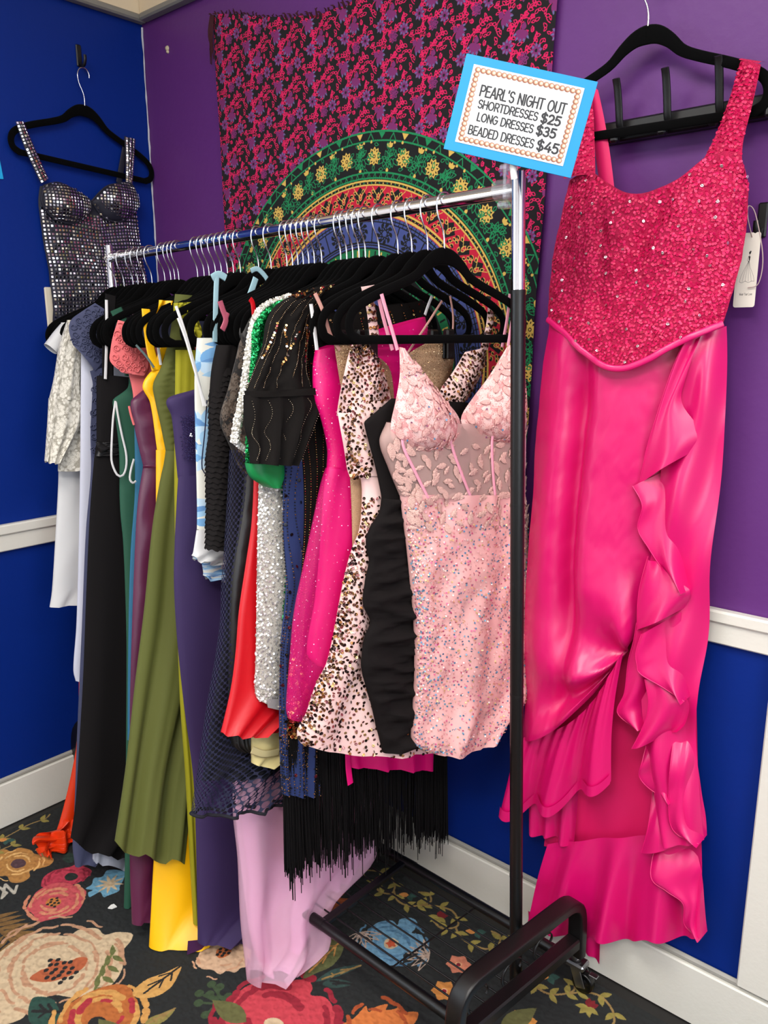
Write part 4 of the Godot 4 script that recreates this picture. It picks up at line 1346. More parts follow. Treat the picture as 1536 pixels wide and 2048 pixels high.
	# border vines
	vine([Vector2(0.984, 0.148), Vector2(1.022, 0.104), Vector2(1.071, 0.084), Vector2(1.114, 0.102), Vector2(1.131, 0.136), Vector2(1.098, 0.151), Vector2(1.069, 0.13)], tan, lf)
	vine([Vector2(1.131, 0.125), Vector2(1.161, 0.146), Vector2(1.201, 0.142), Vector2(1.222, 0.113), Vector2(1.232, 0.09), Vector2(1.207, 0.07), Vector2(1.185, 0.083)], tan, lf)
	vine([Vector2(1.201, 0.142), Vector2(1.241, 0.102), Vector2(1.293, 0.082), Vector2(1.331, 0.102), Vector2(1.338, 0.124), Vector2(1.314, 0.15), Vector2(1.283, 0.144)], tan, lf)
	vine([Vector2(1.338, 0.124), Vector2(1.365, 0.142), Vector2(1.399, 0.146), Vector2(1.437, 0.136), Vector2(1.456, 0.108), Vector2(1.442, 0.076), Vector2(1.417, 0.075)], tan, lf)
	vine([Vector2(1.58, 0.146), Vector2(1.602, 0.157), Vector2(1.631, 0.152), Vector2(1.655, 0.129), Vector2(1.666, 0.106), Vector2(1.656, 0.088)], tan, lf)
	vine([Vector2(1.664, 0.121), Vector2(1.688, 0.095), Vector2(1.719, 0.083), Vector2(1.753, 0.097), Vector2(1.774, 0.125), Vector2(1.777, 0.164)], tan, lf)
	vine([Vector2(0.082, 0.751), Vector2(0.074, 0.687), Vector2(0.069, 0.638), Vector2(0.077, 0.59), Vector2(0.066, 0.571)], tan, lf)
	vine([Vector2(0.124, 0.783), Vector2(0.129, 0.742), Vector2(0.128, 0.711), Vector2(0.093, 0.71)], tan, lf)
	for f in [[Vector2(1.068, 0.129)][0], [Vector2(1.283, 0.124)][0], [Vector2(1.712, 0.129)][0]]:
		var q: Vector2 = rp([f])[0]
		for k in 3: rugp.petal(q, -1.9 + k * 0.5, 20, 6, Color(0.45, 0.08, 0.11))
		for k in 4: rugp.petal(q, 0.2 + k * 0.8, 22, 5.5, lf)
	for f in [[Vector2(1.172, 0.111)][0], [Vector2(1.602, 0.111)][0], [Vector2(1.388, 0.104)][0], [Vector2(0.095, 0.721)][0]]:
		var q: Vector2 = rp([f])[0]
		rugp.petal(q, 2.6, 21, 7, Color(0.78, 0.52, 0.26))
		rugp.petal(q, -0.7, 20, 7, Color(0.17, 0.30, 0.27)); rugp.petal(q, 0.6, 18, 6, Color(0.17, 0.30, 0.27))
	# the part of the rug outside the picture carries the same kind of flowers
	for k in 60:
		var ctr := Vector2(RX + 0.15 + 2.45 * h01(k, 51), RZ + 0.15 + 1.95 * h01(k, 52))
		if ctr.x + ctr.y * 1.13 < 2.12: continue
		var col: Color = [ochre, crimson, cream, rust, bluef][k % 5]
		var q: Vector2 = rp([ctr])[0]
		for j in 7: rugp.petal(q, j * TAU / 7 + k, 70 + 50 * h01(k, 53), 34, col)
		rugp.disc(q, 22, rust if k % 5 != 3 else cream)
		dots(ctr, 0.02, 0.02, 7, dark, 5)
		rugp.petal(q + Vector2(110, 60), k, 80, 18, moss); rugp.petal(q - Vector2(90, 80), k, 80, 18, olive)
	var b := MB.new()
	var f := func(s: float, t: float) -> Vector3:
		return Vector3(RW * s, 0.006, RH * t)
	b.grid(8, 8, f)
	for e in [[Vector3(0, 0, 0), Vector3(RW, 0, 0)], [Vector3(RW, 0, 0), Vector3(RW, 0, RH)], [Vector3(RW, 0, RH), Vector3(0, 0, RH)], [Vector3(0, 0, RH), Vector3(0, 0, 0)]]:
		var up := Vector3(0, 0.006, 0)
		var ou: Vector3 = ((e[0] + e[1]) / 2.0 - Vector3(RW / 2, 0, RH / 2))
		var k0 := b.v.size()
		b.quad(e[0], e[1], e[1] + up, e[0] + up, ou)
		for i in range(k0, b.v.size()): b.t[i] = Vector2(0.001, 0.001)
	var o := thing("rug", "black rug printed with large cream, crimson, orange and blue flowers", "rug", Vector3(RX, 0, RZ))
	var m := painted("rug_print", rugp.done(), 0.97)
	m.normal_enabled = true
	var nt := noise_tex(0.25, 3, 0, 9, 512).get_image()
	nt.bump_map_to_normal_map(2.0)
	m.normal_texture = ImageTexture.create_from_image(nt)
	m.normal_scale = 0.5
	part("pile", b, m, o)

# ---------------------------------------------------------------- cloth
func cloth(key: String, c: Color, kind := "matte") -> StandardMaterial3D:
	if kind == "satin": return mat(key, c, 0.43, {"sheen": 0.2, "spec": 0.5, "bump": ["weave", 60.0, 0.006]})
	if kind == "chiffon": return mat(key, c, 0.8, {"sheen": 0.3, "back": c.darkened(0.6), "bump": ["fine", 12.0, 0.02]})
	if kind == "crepe": return mat(key, c, 0.75, {"sheen": 0.3, "bump": ["fine", 14.0, 0.025]})
	if kind == "lace": return mat(key, c, 0.85, {"sheen": 0.2, "bump": ["fine", 6.0, 0.25]})
	if kind == "black": return mat(key, c, 0.9, {"spec": 0.25, "bump": ["fine", 14.0, 0.02]})
	if kind == "sheer": return mat(key, c, 0.6, {"alpha": 0.55, "bump": ["fine", 14.0, 0.02]})
	return mat(key, c, 0.85, {"sheen": 0.3, "bump": ["weave", 45.0, 0.01]})

func gem(key: String, rough := 0.18, metal := 0.9) -> StandardMaterial3D:
	var m := mat(key, Color.WHITE, rough, {"metal": metal})
	m.vertex_color_use_as_albedo = true
	return m

# ---------------------------------------------------------------- pink gown on the wall
func wall_gown():
	var h := thing("hanger", "black velvet hanger holding the long hot pink gown on the purple wall", "hanger", Vector3(1.675, 2.128, 0.052), 0.0)
	hanger_parts(h)
	h.rotation.z = -0.02
	var nail := MB.new()
	nail.lathe([Vector2(0.0001, 0.065), Vector2(0.006, 0.065), Vector2(0.006, 0.061), Vector2(0.003, 0.06), Vector2(0.003, 0.0)], Vector3(1.675, 2.128, 0.0), 10, Basis(Vector3.RIGHT, PI / 2))
	tag(part("wall_nail", nail, mat("wire_chrome", Color.WHITE)), "steel nail in the purple wall carrying the pink gown's hanger", "nail")
	var o := thing("evening_gown", "long hot pink gown with sequinned bodice and ruffled satin skirt on the purple wall", "dress", Vector3(1.68, 0.06, 0.0))
	var off := -Vector3(1.68, 0.06, 0)
	var sh := func(a: Array) -> Array:
		var q := []
		for v in a: q.append(v + off)
		return q
	var satin := mat("pink_satin", Color(0.83, 0.01, 0.40), 0.36, {"sheen": 0.1, "spec": 0.6, "bump": ["weave", 70.0, 0.004]})
	var lining := mat("pink_lining", Color(0.88, 0.03, 0.38), 0.6, {"sheen": 0.3, "back": Color(0.5, 0.02, 0.15)})
	var plush := mat("pink_sequin_cloth", Color(0.78, 0.0, 0.29), 0.8, {"sheen": 0.3, "bump": ["fine", 9.0, 0.35]})
	# back straps and lining of the armholes
	loft(o, "back_strap", lining, sh.call([Vector3(1.5583, 1.9723, 0.045), Vector3(1.566, 1.9132, 0.045), Vector3(1.5782, 1.8484, 0.045), Vector3(1.5932, 1.7735, 0.045), Vector3(1.6035, 1.7077, 0.045)]), sh.call([Vector3(1.5781, 1.9554, 0.045), Vector3(1.5935, 1.9042, 0.045), Vector3(1.6086, 1.8441, 0.045), Vector3(1.6219, 1.7794, 0.045), Vector3(1.635, 1.705, 0.045)]), 6, 16, func(s, t): return 0.004 * sin(s * PI))
	loft(o, "back_strap", lining, sh.call([Vector3(1.8129, 1.8569, 0.04), Vector3(1.806, 1.817, 0.04), Vector3(1.7993, 1.793, 0.04)]), sh.call([Vector3(1.8343, 1.9014, 0.04), Vector3(1.8255, 1.8306, 0.04), Vector3(1.8187, 1.7905, 0.04)]), 4, 12, func(s, t): return 0.0)
	# skirt back and hem flounce first
	loft(o, "skirt_back", lining, sh.call([Vector3(1.534, 0.9153, 0.04), Vector3(1.5369, 0.6977, 0.04), Vector3(1.5425, 0.4167, 0.04), Vector3(1.5375, 0.293, 0.04)]), sh.call([Vector3(1.8458, 0.985, 0.04), Vector3(1.8603, 0.7975, 0.04), Vector3(1.8841, 0.5597, 0.04), Vector3(1.8965, 0.4603, 0.04)]), 40, 24, func(s, t): return 0.006 * sin(s * 17.0) * t + 0.006 * sin(s * 7.0 + 1.0))
	var hem_l := sh.call([Vector3(1.5585, 0.319, 0.06), Vector3(1.5386, 0.2222, 0.06), Vector3(1.5232, 0.1302, 0.06), Vector3(1.5116, 0.0696, 0.06)])
	var hem_r := sh.call([Vector3(1.9024, 0.4994, 0.06), Vector3(1.913, 0.4205, 0.06), Vector3(1.9178, 0.3518, 0.06), Vector3(1.9273, 0.2749, 0.06)])
	loft(o, "hem_flounce", satin, hem_l, hem_r, 90, 26, func(s, t): return Vector3(0, (0.006 * sin(s * 3.0) + 0.0) * (1 - t) - t * t * (0.024 * sin(s * PI) + 0.010 * sin(s * 23.0 + 0.6)), 0.004 + (0.004 + 0.016 * t) * sin(s * 23.0 + 2.4 + t) + 0.007 * t * sin(s * 41.0) + 0.008 * t))
	loft(o, "hem_tail", satin, sh.call([Vector3(1.6154, 0.1329, 0.03), Vector3(1.6236, 0.0559, 0.03)]), sh.call([Vector3(1.6868, 0.1716, 0.03), Vector3(1.691, 0.0614, 0.03)]), 20, 10, func(s, t): return Vector3(0, -0.02 * t * s, 0.004 * sin(s * 14.0)))
	loft(o, "hem_tail", satin, sh.call([Vector3(1.4932, 0.0812, 0.03), Vector3(1.4978, 0.0398, 0.03)]), sh.call([Vector3(1.5547, 0.1, 0.03), Vector3(1.5575, 0.0411, 0.03)]), 16, 10, func(s, t): return Vector3(0, -0.008 * t * sin(s * 6.0), 0.005 * sin(s * 14.0)))
	# underskirt flounce at the left
	loft(o, "under_flounce", satin, sh.call([Vector3(1.5045, 0.4646, 0.062), Vector3(1.5046, 0.3981, 0.062), Vector3(1.5075, 0.3292, 0.062)]), sh.call([Vector3(1.6292, 0.5142, 0.062), Vector3(1.6285, 0.4379, 0.062), Vector3(1.6261, 0.3436, 0.062)]), 40, 16, func(s, t): return Vector3(0, -0.006 * t * sin(s * 9.0), 0.005 + 0.010 * t * sin(s * 19.0)))
	# main skirt
	var sl := sh.call([Vector3(1.5137, 1.5271, 0.07), Vector3(1.5126, 1.5019, 0.07), Vector3(1.5039, 1.4364, 0.07), Vector3(1.4947, 1.2958, 0.07), Vector3(1.4908, 1.1618, 0.07), Vector3(1.4855, 1.0525, 0.07), Vector3(1.4823, 0.9471, 0.07), Vector3(1.4843, 0.8364, 0.07), Vector3(1.4884, 0.706, 0.07), Vector3(1.4936, 0.5798, 0.07)])
	var sr := sh.call([Vector3(1.795, 1.4981, 0.07), Vector3(1.7954, 1.4691, 0.07), Vector3(1.792, 1.3955, 0.07), Vector3(1.7865, 1.3199, 0.07), Vector3(1.7723, 1.251, 0.07), Vector3(1.7626, 1.1402, 0.07), Vector3(1.7598, 1.0681, 0.07), Vector3(1.7617, 0.9847, 0.07), Vector3(1.7443, 0.9033, 0.07), Vector3(1.7085, 0.8205, 0.07)])
	var skn := FastNoiseLite.new()
	skn.seed = 4
	skn.frequency = 1.0
	var skirt_f := func(s: float, t: float) -> Vector3:
		# soft body curve, one long vertical fold, and gathers fanning from the side seam low on the right
		var z := 0.055 * pow(sin(PI * clampf(0.06 + s * 0.9, 0, 1)), 0.6) - 0.01
		var dent := exp(-pow((s - 0.36 - 0.10 * t * t) / 0.075, 2.0)) * smoothstep(0.0, 0.2, t) * (1.0 - 0.75 * smoothstep(0.6, 1.0, t))
		z -= 0.040 * dent
		z += 0.012 * exp(-pow((s - 0.18) / 0.12, 2.0)) + 0.014 * exp(-pow((s - 0.52 - 0.1 * t) / 0.12, 2.0)) * smoothstep(0.2, 0.7, t)
		var q := Vector2((1.05 - s) * 0.32, (0.97 - t) * 0.9)
		var rr := q.length()
		var an := atan2(q.y, q.x)
		z += 0.024 * sin(an * 9.5 + 2.4) * exp(-pow((rr - 0.13) / 0.17, 2.0)) * smoothstep(0.0, 0.07, rr) * smoothstep(1.62, 1.25, an)
		z += 0.004 * skn.get_noise_2d(s * 3.0, t * 5.0)
		return Vector3(0, -0.040 * sin(s * PI) * smoothstep(0.55, 1.0, t), z)
	loft(o, "skirt", satin, sl, sr, 70, 110, skirt_f)
	# right-hand skirt panel under the cascade
	loft(o, "side_panel", satin, sh.call([Vector3(1.7917, 1.4781, 0.062), Vector3(1.7889, 1.3949, 0.062), Vector3(1.7768, 1.2797, 0.062), Vector3(1.7655, 1.1392, 0.062), Vector3(1.7586, 0.982, 0.062), Vector3(1.7589, 0.83, 0.062), Vector3(1.7739, 0.711, 0.062), Vector3(1.7984, 0.5816, 0.062), Vector3(1.84, 0.4578, 0.062)]), sh.call([Vector3(1.8609, 1.5119, 0.062), Vector3(1.8705, 1.4038, 0.062), Vector3(1.8745, 1.3082, 0.062), Vector3(1.8757, 1.1598, 0.062), Vector3(1.874, 1.0395, 0.062), Vector3(1.8759, 0.9155, 0.062), Vector3(1.8718, 0.8025, 0.062), Vector3(1.878, 0.6803, 0.062), Vector3(1.908, 0.4891, 0.062)]), 36, 80, func(s, t): return 0.034 * sin(PI * (0.25 + s * 0.75)) + 0.007 * sin(s * 9.0 + t * 14.0) + 0.006 * sin(s * 5.0 - t * 23.0))
	# gathered flounce hanging from the slanting hem
	loft(o, "front_flounce", satin, sh.call([Vector3(1.4936, 0.5883, 0.075), Vector3(1.482, 0.5403, 0.075), Vector3(1.4687, 0.4563, 0.075), Vector3(1.4561, 0.3812, 0.075)]), sh.call([Vector3(1.7256, 0.8626, 0.075), Vector3(1.7145, 0.7651, 0.075), Vector3(1.7115, 0.6717, 0.075), Vector3(1.7168, 0.5719, 0.075)]), 90, 26, func(s, t): return Vector3(0.02 * sin(s * PI) * (1 - t), -0.044 * sin(s * PI) * (1 - t) - 0.026 * sin(s * PI) * t - t * 0.016 * sin(s * 15.0), 0.026 + (0.003 + 0.017 * t) * sin(s * 15.0 + 1.0) + 0.003 * sin(s * 61.0) * (1 - t)))
	loft(o, "flounce_binding", satin, sh.call([Vector3(1.4599, 0.406, 0.078), Vector3(1.4567, 0.3776, 0.078)]), sh.call([Vector3(1.7169, 0.5924, 0.078), Vector3(1.7173, 0.5687, 0.078)]), 90, 3, func(s, t): return Vector3(0, -0.026 * sin(s * PI) - 0.016 * sin(s * 15.0), 0.029 + 0.020 * sin(s * 15.0 + 1.0)))
	# cascading ruffle down the right: each fold a twisting panel with a free edge
	var folds: Array = [
		[[Vector3(1.8002, 1.4802, 0.085), Vector3(1.7839, 1.4282, 0.085), Vector3(1.7633, 1.348, 0.085), Vector3(1.7467, 1.2795, 0.085), Vector3(1.7363, 1.2134, 0.085)], [Vector3(1.8333, 1.4945, 0.095), Vector3(1.812, 1.4249, 0.095), Vector3(1.805, 1.3745, 0.095), Vector3(1.8403, 1.3244, 0.095), Vector3(1.8385, 1.2909, 0.095)], 0.020, 0.4],
		[[Vector3(1.7273, 1.2096, 0.08), Vector3(1.7492, 1.1743, 0.08), Vector3(1.7424, 1.1267, 0.08), Vector3(1.7643, 1.0916, 0.08), Vector3(1.7954, 1.0523, 0.08), Vector3(1.8393, 1.0185, 0.08)], [Vector3(1.8064, 1.2609, 0.075), Vector3(1.8168, 1.2023, 0.075), Vector3(1.8292, 1.1552, 0.075), Vector3(1.8342, 1.1176, 0.075), Vector3(1.8366, 1.0872, 0.075), Vector3(1.8454, 1.0145, 0.075)], 0.030, 1.6],
		[[Vector3(1.7649, 1.0729, 0.088), Vector3(1.7565, 1.0196, 0.088), Vector3(1.7533, 0.977, 0.088), Vector3(1.7533, 0.9173, 0.088)], [Vector3(1.7928, 1.0613, 0.095), Vector3(1.8202, 1.0364, 0.095), Vector3(1.8487, 1.0182, 0.095), Vector3(1.8383, 0.9795, 0.095)], 0.022, 0.2],
		[[Vector3(1.7501, 0.9309, 0.078), Vector3(1.7465, 0.8921, 0.078), Vector3(1.7372, 0.8402, 0.078), Vector3(1.7331, 0.7719, 0.078), Vector3(1.7209, 0.7224, 0.078), Vector3(1.7663, 0.7011, 0.078)], [Vector3(1.8084, 0.9612, 0.08), Vector3(1.8172, 0.9246, 0.08), Vector3(1.8103, 0.8827, 0.08), Vector3(1.7955, 0.8355, 0.08), Vector3(1.7859, 0.7668, 0.08), Vector3(1.7858, 0.7109, 0.08)], 0.016, 2.2],
		[[Vector3(1.7677, 0.9157, 0.092), Vector3(1.7601, 0.8751, 0.092), Vector3(1.764, 0.8501, 0.092), Vector3(1.7715, 0.8327, 0.092), Vector3(1.8151, 0.8163, 0.092), Vector3(1.8597, 0.7969, 0.092)], [Vector3(1.8334, 0.9702, 0.08), Vector3(1.8365, 0.9316, 0.08), Vector3(1.8444, 0.8814, 0.08), Vector3(1.8508, 0.8515, 0.08), Vector3(1.8542, 0.8207, 0.08), Vector3(1.8574, 0.7938, 0.08)], 0.024, 0.9],
		[[Vector3(1.7799, 0.8213, 0.09), Vector3(1.7898, 0.7717, 0.09), Vector3(1.7847, 0.7257, 0.09), Vector3(1.7654, 0.6647, 0.09)], [Vector3(1.8198, 0.8159, 0.096), Vector3(1.8613, 0.7946, 0.096), Vector3(1.8612, 0.7474, 0.096), Vector3(1.8454, 0.7203, 0.096)], 0.018, 2.8],
		[[Vector3(1.7756, 0.6958, 0.022), Vector3(1.7814, 0.6353, 0.072), Vector3(1.7766, 0.5951, 0.072), Vector3(1.8054, 0.5716, 0.072), Vector3(1.8416, 0.569, 0.072)], [Vector3(1.813, 0.7305, 0.02), Vector3(1.8415, 0.6927, 0.07), Vector3(1.8461, 0.6608, 0.07), Vector3(1.8475, 0.6162, 0.07), Vector3(1.8479, 0.5591, 0.07)], 0.022, 0.6],
		[[Vector3(1.8262, 0.7558, 0.016), Vector3(1.841, 0.6503, 0.076), Vector3(1.8411, 0.5822, 0.076), Vector3(1.8469, 0.5212, 0.076), Vector3(1.8654, 0.498, 0.076), Vector3(1.9083, 0.4968, 0.076)], [Vector3(1.85, 0.7507, 0.012), Vector3(1.8751, 0.6792, 0.062), Vector3(1.8853, 0.6162, 0.062), Vector3(1.8928, 0.5741, 0.062), Vector3(1.9023, 0.5326, 0.062), Vector3(1.9078, 0.4914, 0.062)], 0.022, 1.5],
		[[Vector3(1.79, 0.5725, 0.024), Vector3(1.7995, 0.4884, 0.064), Vector3(1.7893, 0.416, 0.064)], [Vector3(1.8246, 0.5772, 0.03), Vector3(1.8453, 0.5116, 0.07), Vector3(1.9067, 0.4905, 0.07)], 0.016, 2.4],
		[[Vector3(1.8081, 0.4505, 0.03), Vector3(1.8158, 0.3759, 0.07), Vector3(1.8509, 0.3569, 0.07), Vector3(1.8869, 0.344, 0.07), Vector3(1.8918, 0.2958, 0.07), Vector3(1.9204, 0.2776, 0.07)], [Vector3(1.8691, 0.4857, 0.022), Vector3(1.9059, 0.4416, 0.062), Vector3(1.9145, 0.3989, 0.062), Vector3(1.9193, 0.3538, 0.062), Vector3(1.9242, 0.3084, 0.062), Vector3(1.9289, 0.2771, 0.062)], 0.020, 0.3],
	]
	for q in folds:
		var amp: float = q[2]
		var ph: float = q[3]
		loft(o, "cascade_ruffle", satin, sh.call(q[0]), sh.call(q[1]), 22, 40, func(s, t): return 0.012 + amp * sin(s * PI * 1.3 + ph * 0.4) * (0.4 + 0.6 * t) + amp * 0.35 * sin(s * 7.0 + t * 3.0 + ph))
		var ed := MB.new()
		var pl: Array = even(sh.call(q[0]), 40)
		var edge := []
		for i in 41: edge.append(pl[i] + Vector3(0, 0, 0.012 + amp * sin(ph * 0.4) * (0.4 + 0.6 * i / 40.0) + amp * 0.35 * sin(3.0 * i / 40.0 + ph)))
		ed.tube(edge, 0.0012, 6)
		part("rolled_edge", ed, satin, o)
	# bodice
	var top := sh.call([Vector3(1.5445, 1.7919, 0.075), Vector3(1.5752, 1.7973, 0.075), Vector3(1.6066, 1.7953, 0.075), Vector3(1.6352, 1.7767, 0.075), Vector3(1.6815, 1.7503, 0.075), Vector3(1.7219, 1.7459, 0.075), Vector3(1.7687, 1.7585, 0.075), Vector3(1.8014, 1.7795, 0.075), Vector3(1.8175, 1.7921, 0.075), Vector3(1.8424, 1.7968, 0.075), Vector3(1.87, 1.7914, 0.075), Vector3(1.8831, 1.7468, 0.075)])
	var bot := sh.call([Vector3(1.5164, 1.53, 0.075), Vector3(1.5468, 1.5147, 0.075), Vector3(1.5745, 1.4997, 0.075), Vector3(1.6179, 1.4675, 0.075), Vector3(1.6671, 1.441, 0.075), Vector3(1.7071, 1.4381, 0.075), Vector3(1.7502, 1.4549, 0.075), Vector3(1.7766, 1.4718, 0.075), Vector3(1.7971, 1.4837, 0.075), Vector3(1.825, 1.498, 0.075), Vector3(1.8463, 1.5085, 0.075), Vector3(1.8655, 1.5179, 0.075)])
	var bn := FastNoiseLite.new()
	bn.seed = 9
	bn.frequency = 1.0
	var pt := even(top, 60)
	var pb := even(bot, 60)
	var bf := func(s: float, t: float) -> Vector3:
		var p: Vector3 = poly_at(pt, s).lerp(poly_at(pb, s), t)
		p.x += -0.012 * sin(t * PI) * exp(-s * 12.0) + 0.010 * sin(t * PI) * exp(-(1 - s) * 12.0)
		var z := 0.058 * pow(sin(PI * (0.03 + 0.94 * s)), 0.55) - 0.012
		z += 0.014 * exp(-(pow((s - 0.30) / 0.16, 2) + pow((t - 0.34) / 0.25, 2))) + 0.014 * exp(-(pow((s - 0.74) / 0.16, 2) + pow((t - 0.36) / 0.25, 2)))
		z += 0.014 * smoothstep(0.3, 1.0, t)
		z -= 0.018 * exp(-pow((s - 0.24 - 0.16 * t) / 0.05, 2)) * smoothstep(0.02, 0.3, t) * (1 - t)
		z -= 0.016 * exp(-pow((s - 0.52 + 0.32 * (t - 0.25)) / 0.05, 2)) * smoothstep(0.0, 0.2, t) * smoothstep(0.8, 0.3, t)
		return p + Vector3(0, 0, z + 0.005 * bn.get_noise_2d(s * 5.0, t * 5.0))
	var bm := MB.new()
	bm.grid(90, 60, bf, false, true)
	part("bodice", bm, plush, o)
	var straps := [[[Vector3(1.5374, 1.9753, 0.07), Vector3(1.5438, 1.9345, 0.07), Vector3(1.547, 1.876, 0.07), Vector3(1.5418, 1.7929, 0.07)], [Vector3(1.5649, 1.9701, 0.07), Vector3(1.582, 1.9243, 0.07), Vector3(1.594, 1.8609, 0.07), Vector3(1.6083, 1.7939, 0.07)]], [[Vector3(1.8487, 1.9451, 0.07), Vector3(1.835, 1.8804, 0.07), Vector3(1.8233, 1.834, 0.07), Vector3(1.8069, 1.786, 0.07)], [Vector3(1.8823, 1.933, 0.07), Vector3(1.8754, 1.8734, 0.07), Vector3(1.8691, 1.8113, 0.07), Vector3(1.877, 1.761, 0.07)]]]
	for q in straps:
		var f := loft(o, "strap", plush, sh.call(q[0]), sh.call(q[1]), 12, 30, func(s, t): return 0.010 * sin(s * PI) + 0.028 * t * t)
		sew(o, "sequins", f, scatter(260, 0.03, 0.97, 0.02, 0.98), "disc", 0.0026, gem("pink_sequin", 0.42, 0.1), [Color(0.60, 0.0, 0.075), Color(0.64, 0.0, 0.085), Color(0.52, 0.0, 0.06)], 0.5)
	# strap end folded over the hanger
	loft(o, "strap_fold", plush, sh.call([Vector3(1.8474, 1.9463, 0.066), Vector3(1.8491, 1.9535, 0.066)]), sh.call([Vector3(1.8811, 1.9341, 0.066), Vector3(1.8819, 1.9423, 0.066)]), 8, 8, func(s, t): return Vector3(0, 0, 0.008 - 0.03 * t * t))
	sew(o, "sequins", bf, scatter(4200, 0.01, 0.99, 0.01, 0.985), "disc", 0.0026, gem("pink_sequin"), [Color(0.60, 0.0, 0.075), Color(0.64, 0.0, 0.085), Color(0.52, 0.0, 0.06), Color(0.68, 0.004, 0.10)], 0.28)
	sew(o, "bright_sequins", bf, scatter(80, 0.01, 0.99, 0.01, 0.985, 9), "disc", 0.0030, gem("pink_bright", 0.12, 0.9), [Color(0.95, 0.45, 0.55), Color(0.95, 0.7, 0.75)], 0.5, 0.003)
	# piping of the bodice hem
	var pipe := []
	for i in 61: pipe.append(bf.call(i / 60.0, 1.0) + Vector3(0, -0.002, 0.001))
	var pm := MB.new()
	pm.sweep(pipe, func(_t): return Vector2(0.0062, 0.0035), Vector3(0, 0, 1), 10)
	part("piping", pm, satin, o)
	# swing tag with a line drawing of a gown
	var tg := thing("swing_tag", "cream swing tag with a gown drawing hanging beside the hot pink gown", "tag", Vector3(1.885, 1.54, 0.035))
	var tp := Paint.new(280, 820, Color(0.90, 0.87, 0.82))
	var ink := Color(0.08, 0.07, 0.08)
	tp.disc(Vector2(166, 210), 15, ink)
	tp.disc(Vector2(176, 198), 11, ink)
	tp.line([Vector2(166, 222), Vector2(162, 250)], 3, ink)
	tp.fill([Vector2(150, 248), Vector2(180, 252), Vector2(172, 300), Vector2(158, 300)], ink)
	tp.line([Vector2(150, 250), Vector2(132, 290), Vector2(150, 310)], 2.0, ink)
	for k in 6:
		var x := 40.0 + 46.0 * k
		tp.line(spline([Vector2(160 + k, 300), Vector2(lerpf(150, x, 0.35), 380), Vector2(lerpf(150, x, 0.8), 470), Vector2(x, 540)], 20), 1.4, ink)
	tp.line(spline([Vector2(38, 540), Vector2(80, 552), Vector2(130, 536), Vector2(180, 552), Vector2(230, 538), Vector2(270, 540)], 30), 1.4, ink)
	small_words(tp, ink)
	var tq := [Vector3(1.8601, 1.6738, 0.035), Vector3(1.8965, 1.6701, 0.035), Vector3(1.9011, 1.5429, 0.035), Vector3(1.8604, 1.5464, 0.035)]
	var tm := MB.new()
	var c: Vector3 = (tq[0] + tq[1] + tq[2] + tq[3]) / 4.0 - Vector3(1.885, 1.54, 0.035)
	var tw: float = (tq[1] - tq[0]).length()
	var th: float = (tq[0] - tq[3]).length()
	var ba := Basis(Vector3.BACK, -0.0)
	var round := []
	for k in 4:
		for i in 5:
			var an := (k + i / 4.0) * PI / 2
			round.append(Vector2(([1, -1, -1, 1][k]) * (tw / 2 - 0.004), ([1, 1, -1, -1][k]) * (th / 2 - 0.004)) + Vector2(cos(an), sin(an)) * 0.004)
	tm.plate(round, -0.0006, 0.0006, Transform3D(ba, c))
	part("card", tm, mat("tag_cream", Color(0.90, 0.87, 0.82), 0.7), tg)
	tm = MB.new()
	tm.grid(2, 2, func(s, t): return c + ba * Vector3((tw - 0.006) * (s - 0.5), (th - 0.006) * (0.5 - t), 0.0009), false, true)
	part("print", tm, painted("tag_print", tp.done(), 0.7), tg)
	tm = MB.new()
	var ho := c + Vector3(0.004, th / 2 - 0.008, 0.001)
	tm.tube(spline([ho, Vector3(-0.006, 0.155, 0.02), Vector3(-0.008, 0.175, 0.015), Vector3(0.004, 0.16, 0.012), Vector3(0.022, 0.09, 0.01), Vector3(0.018, 0.045, 0.006), Vector3(0.0, 0.038, 0.004)], 40), 0.0009, 6)
	part("string", tm, mat("tag_string", Color(0.7, 0.62, 0.6), 0.8), tg)

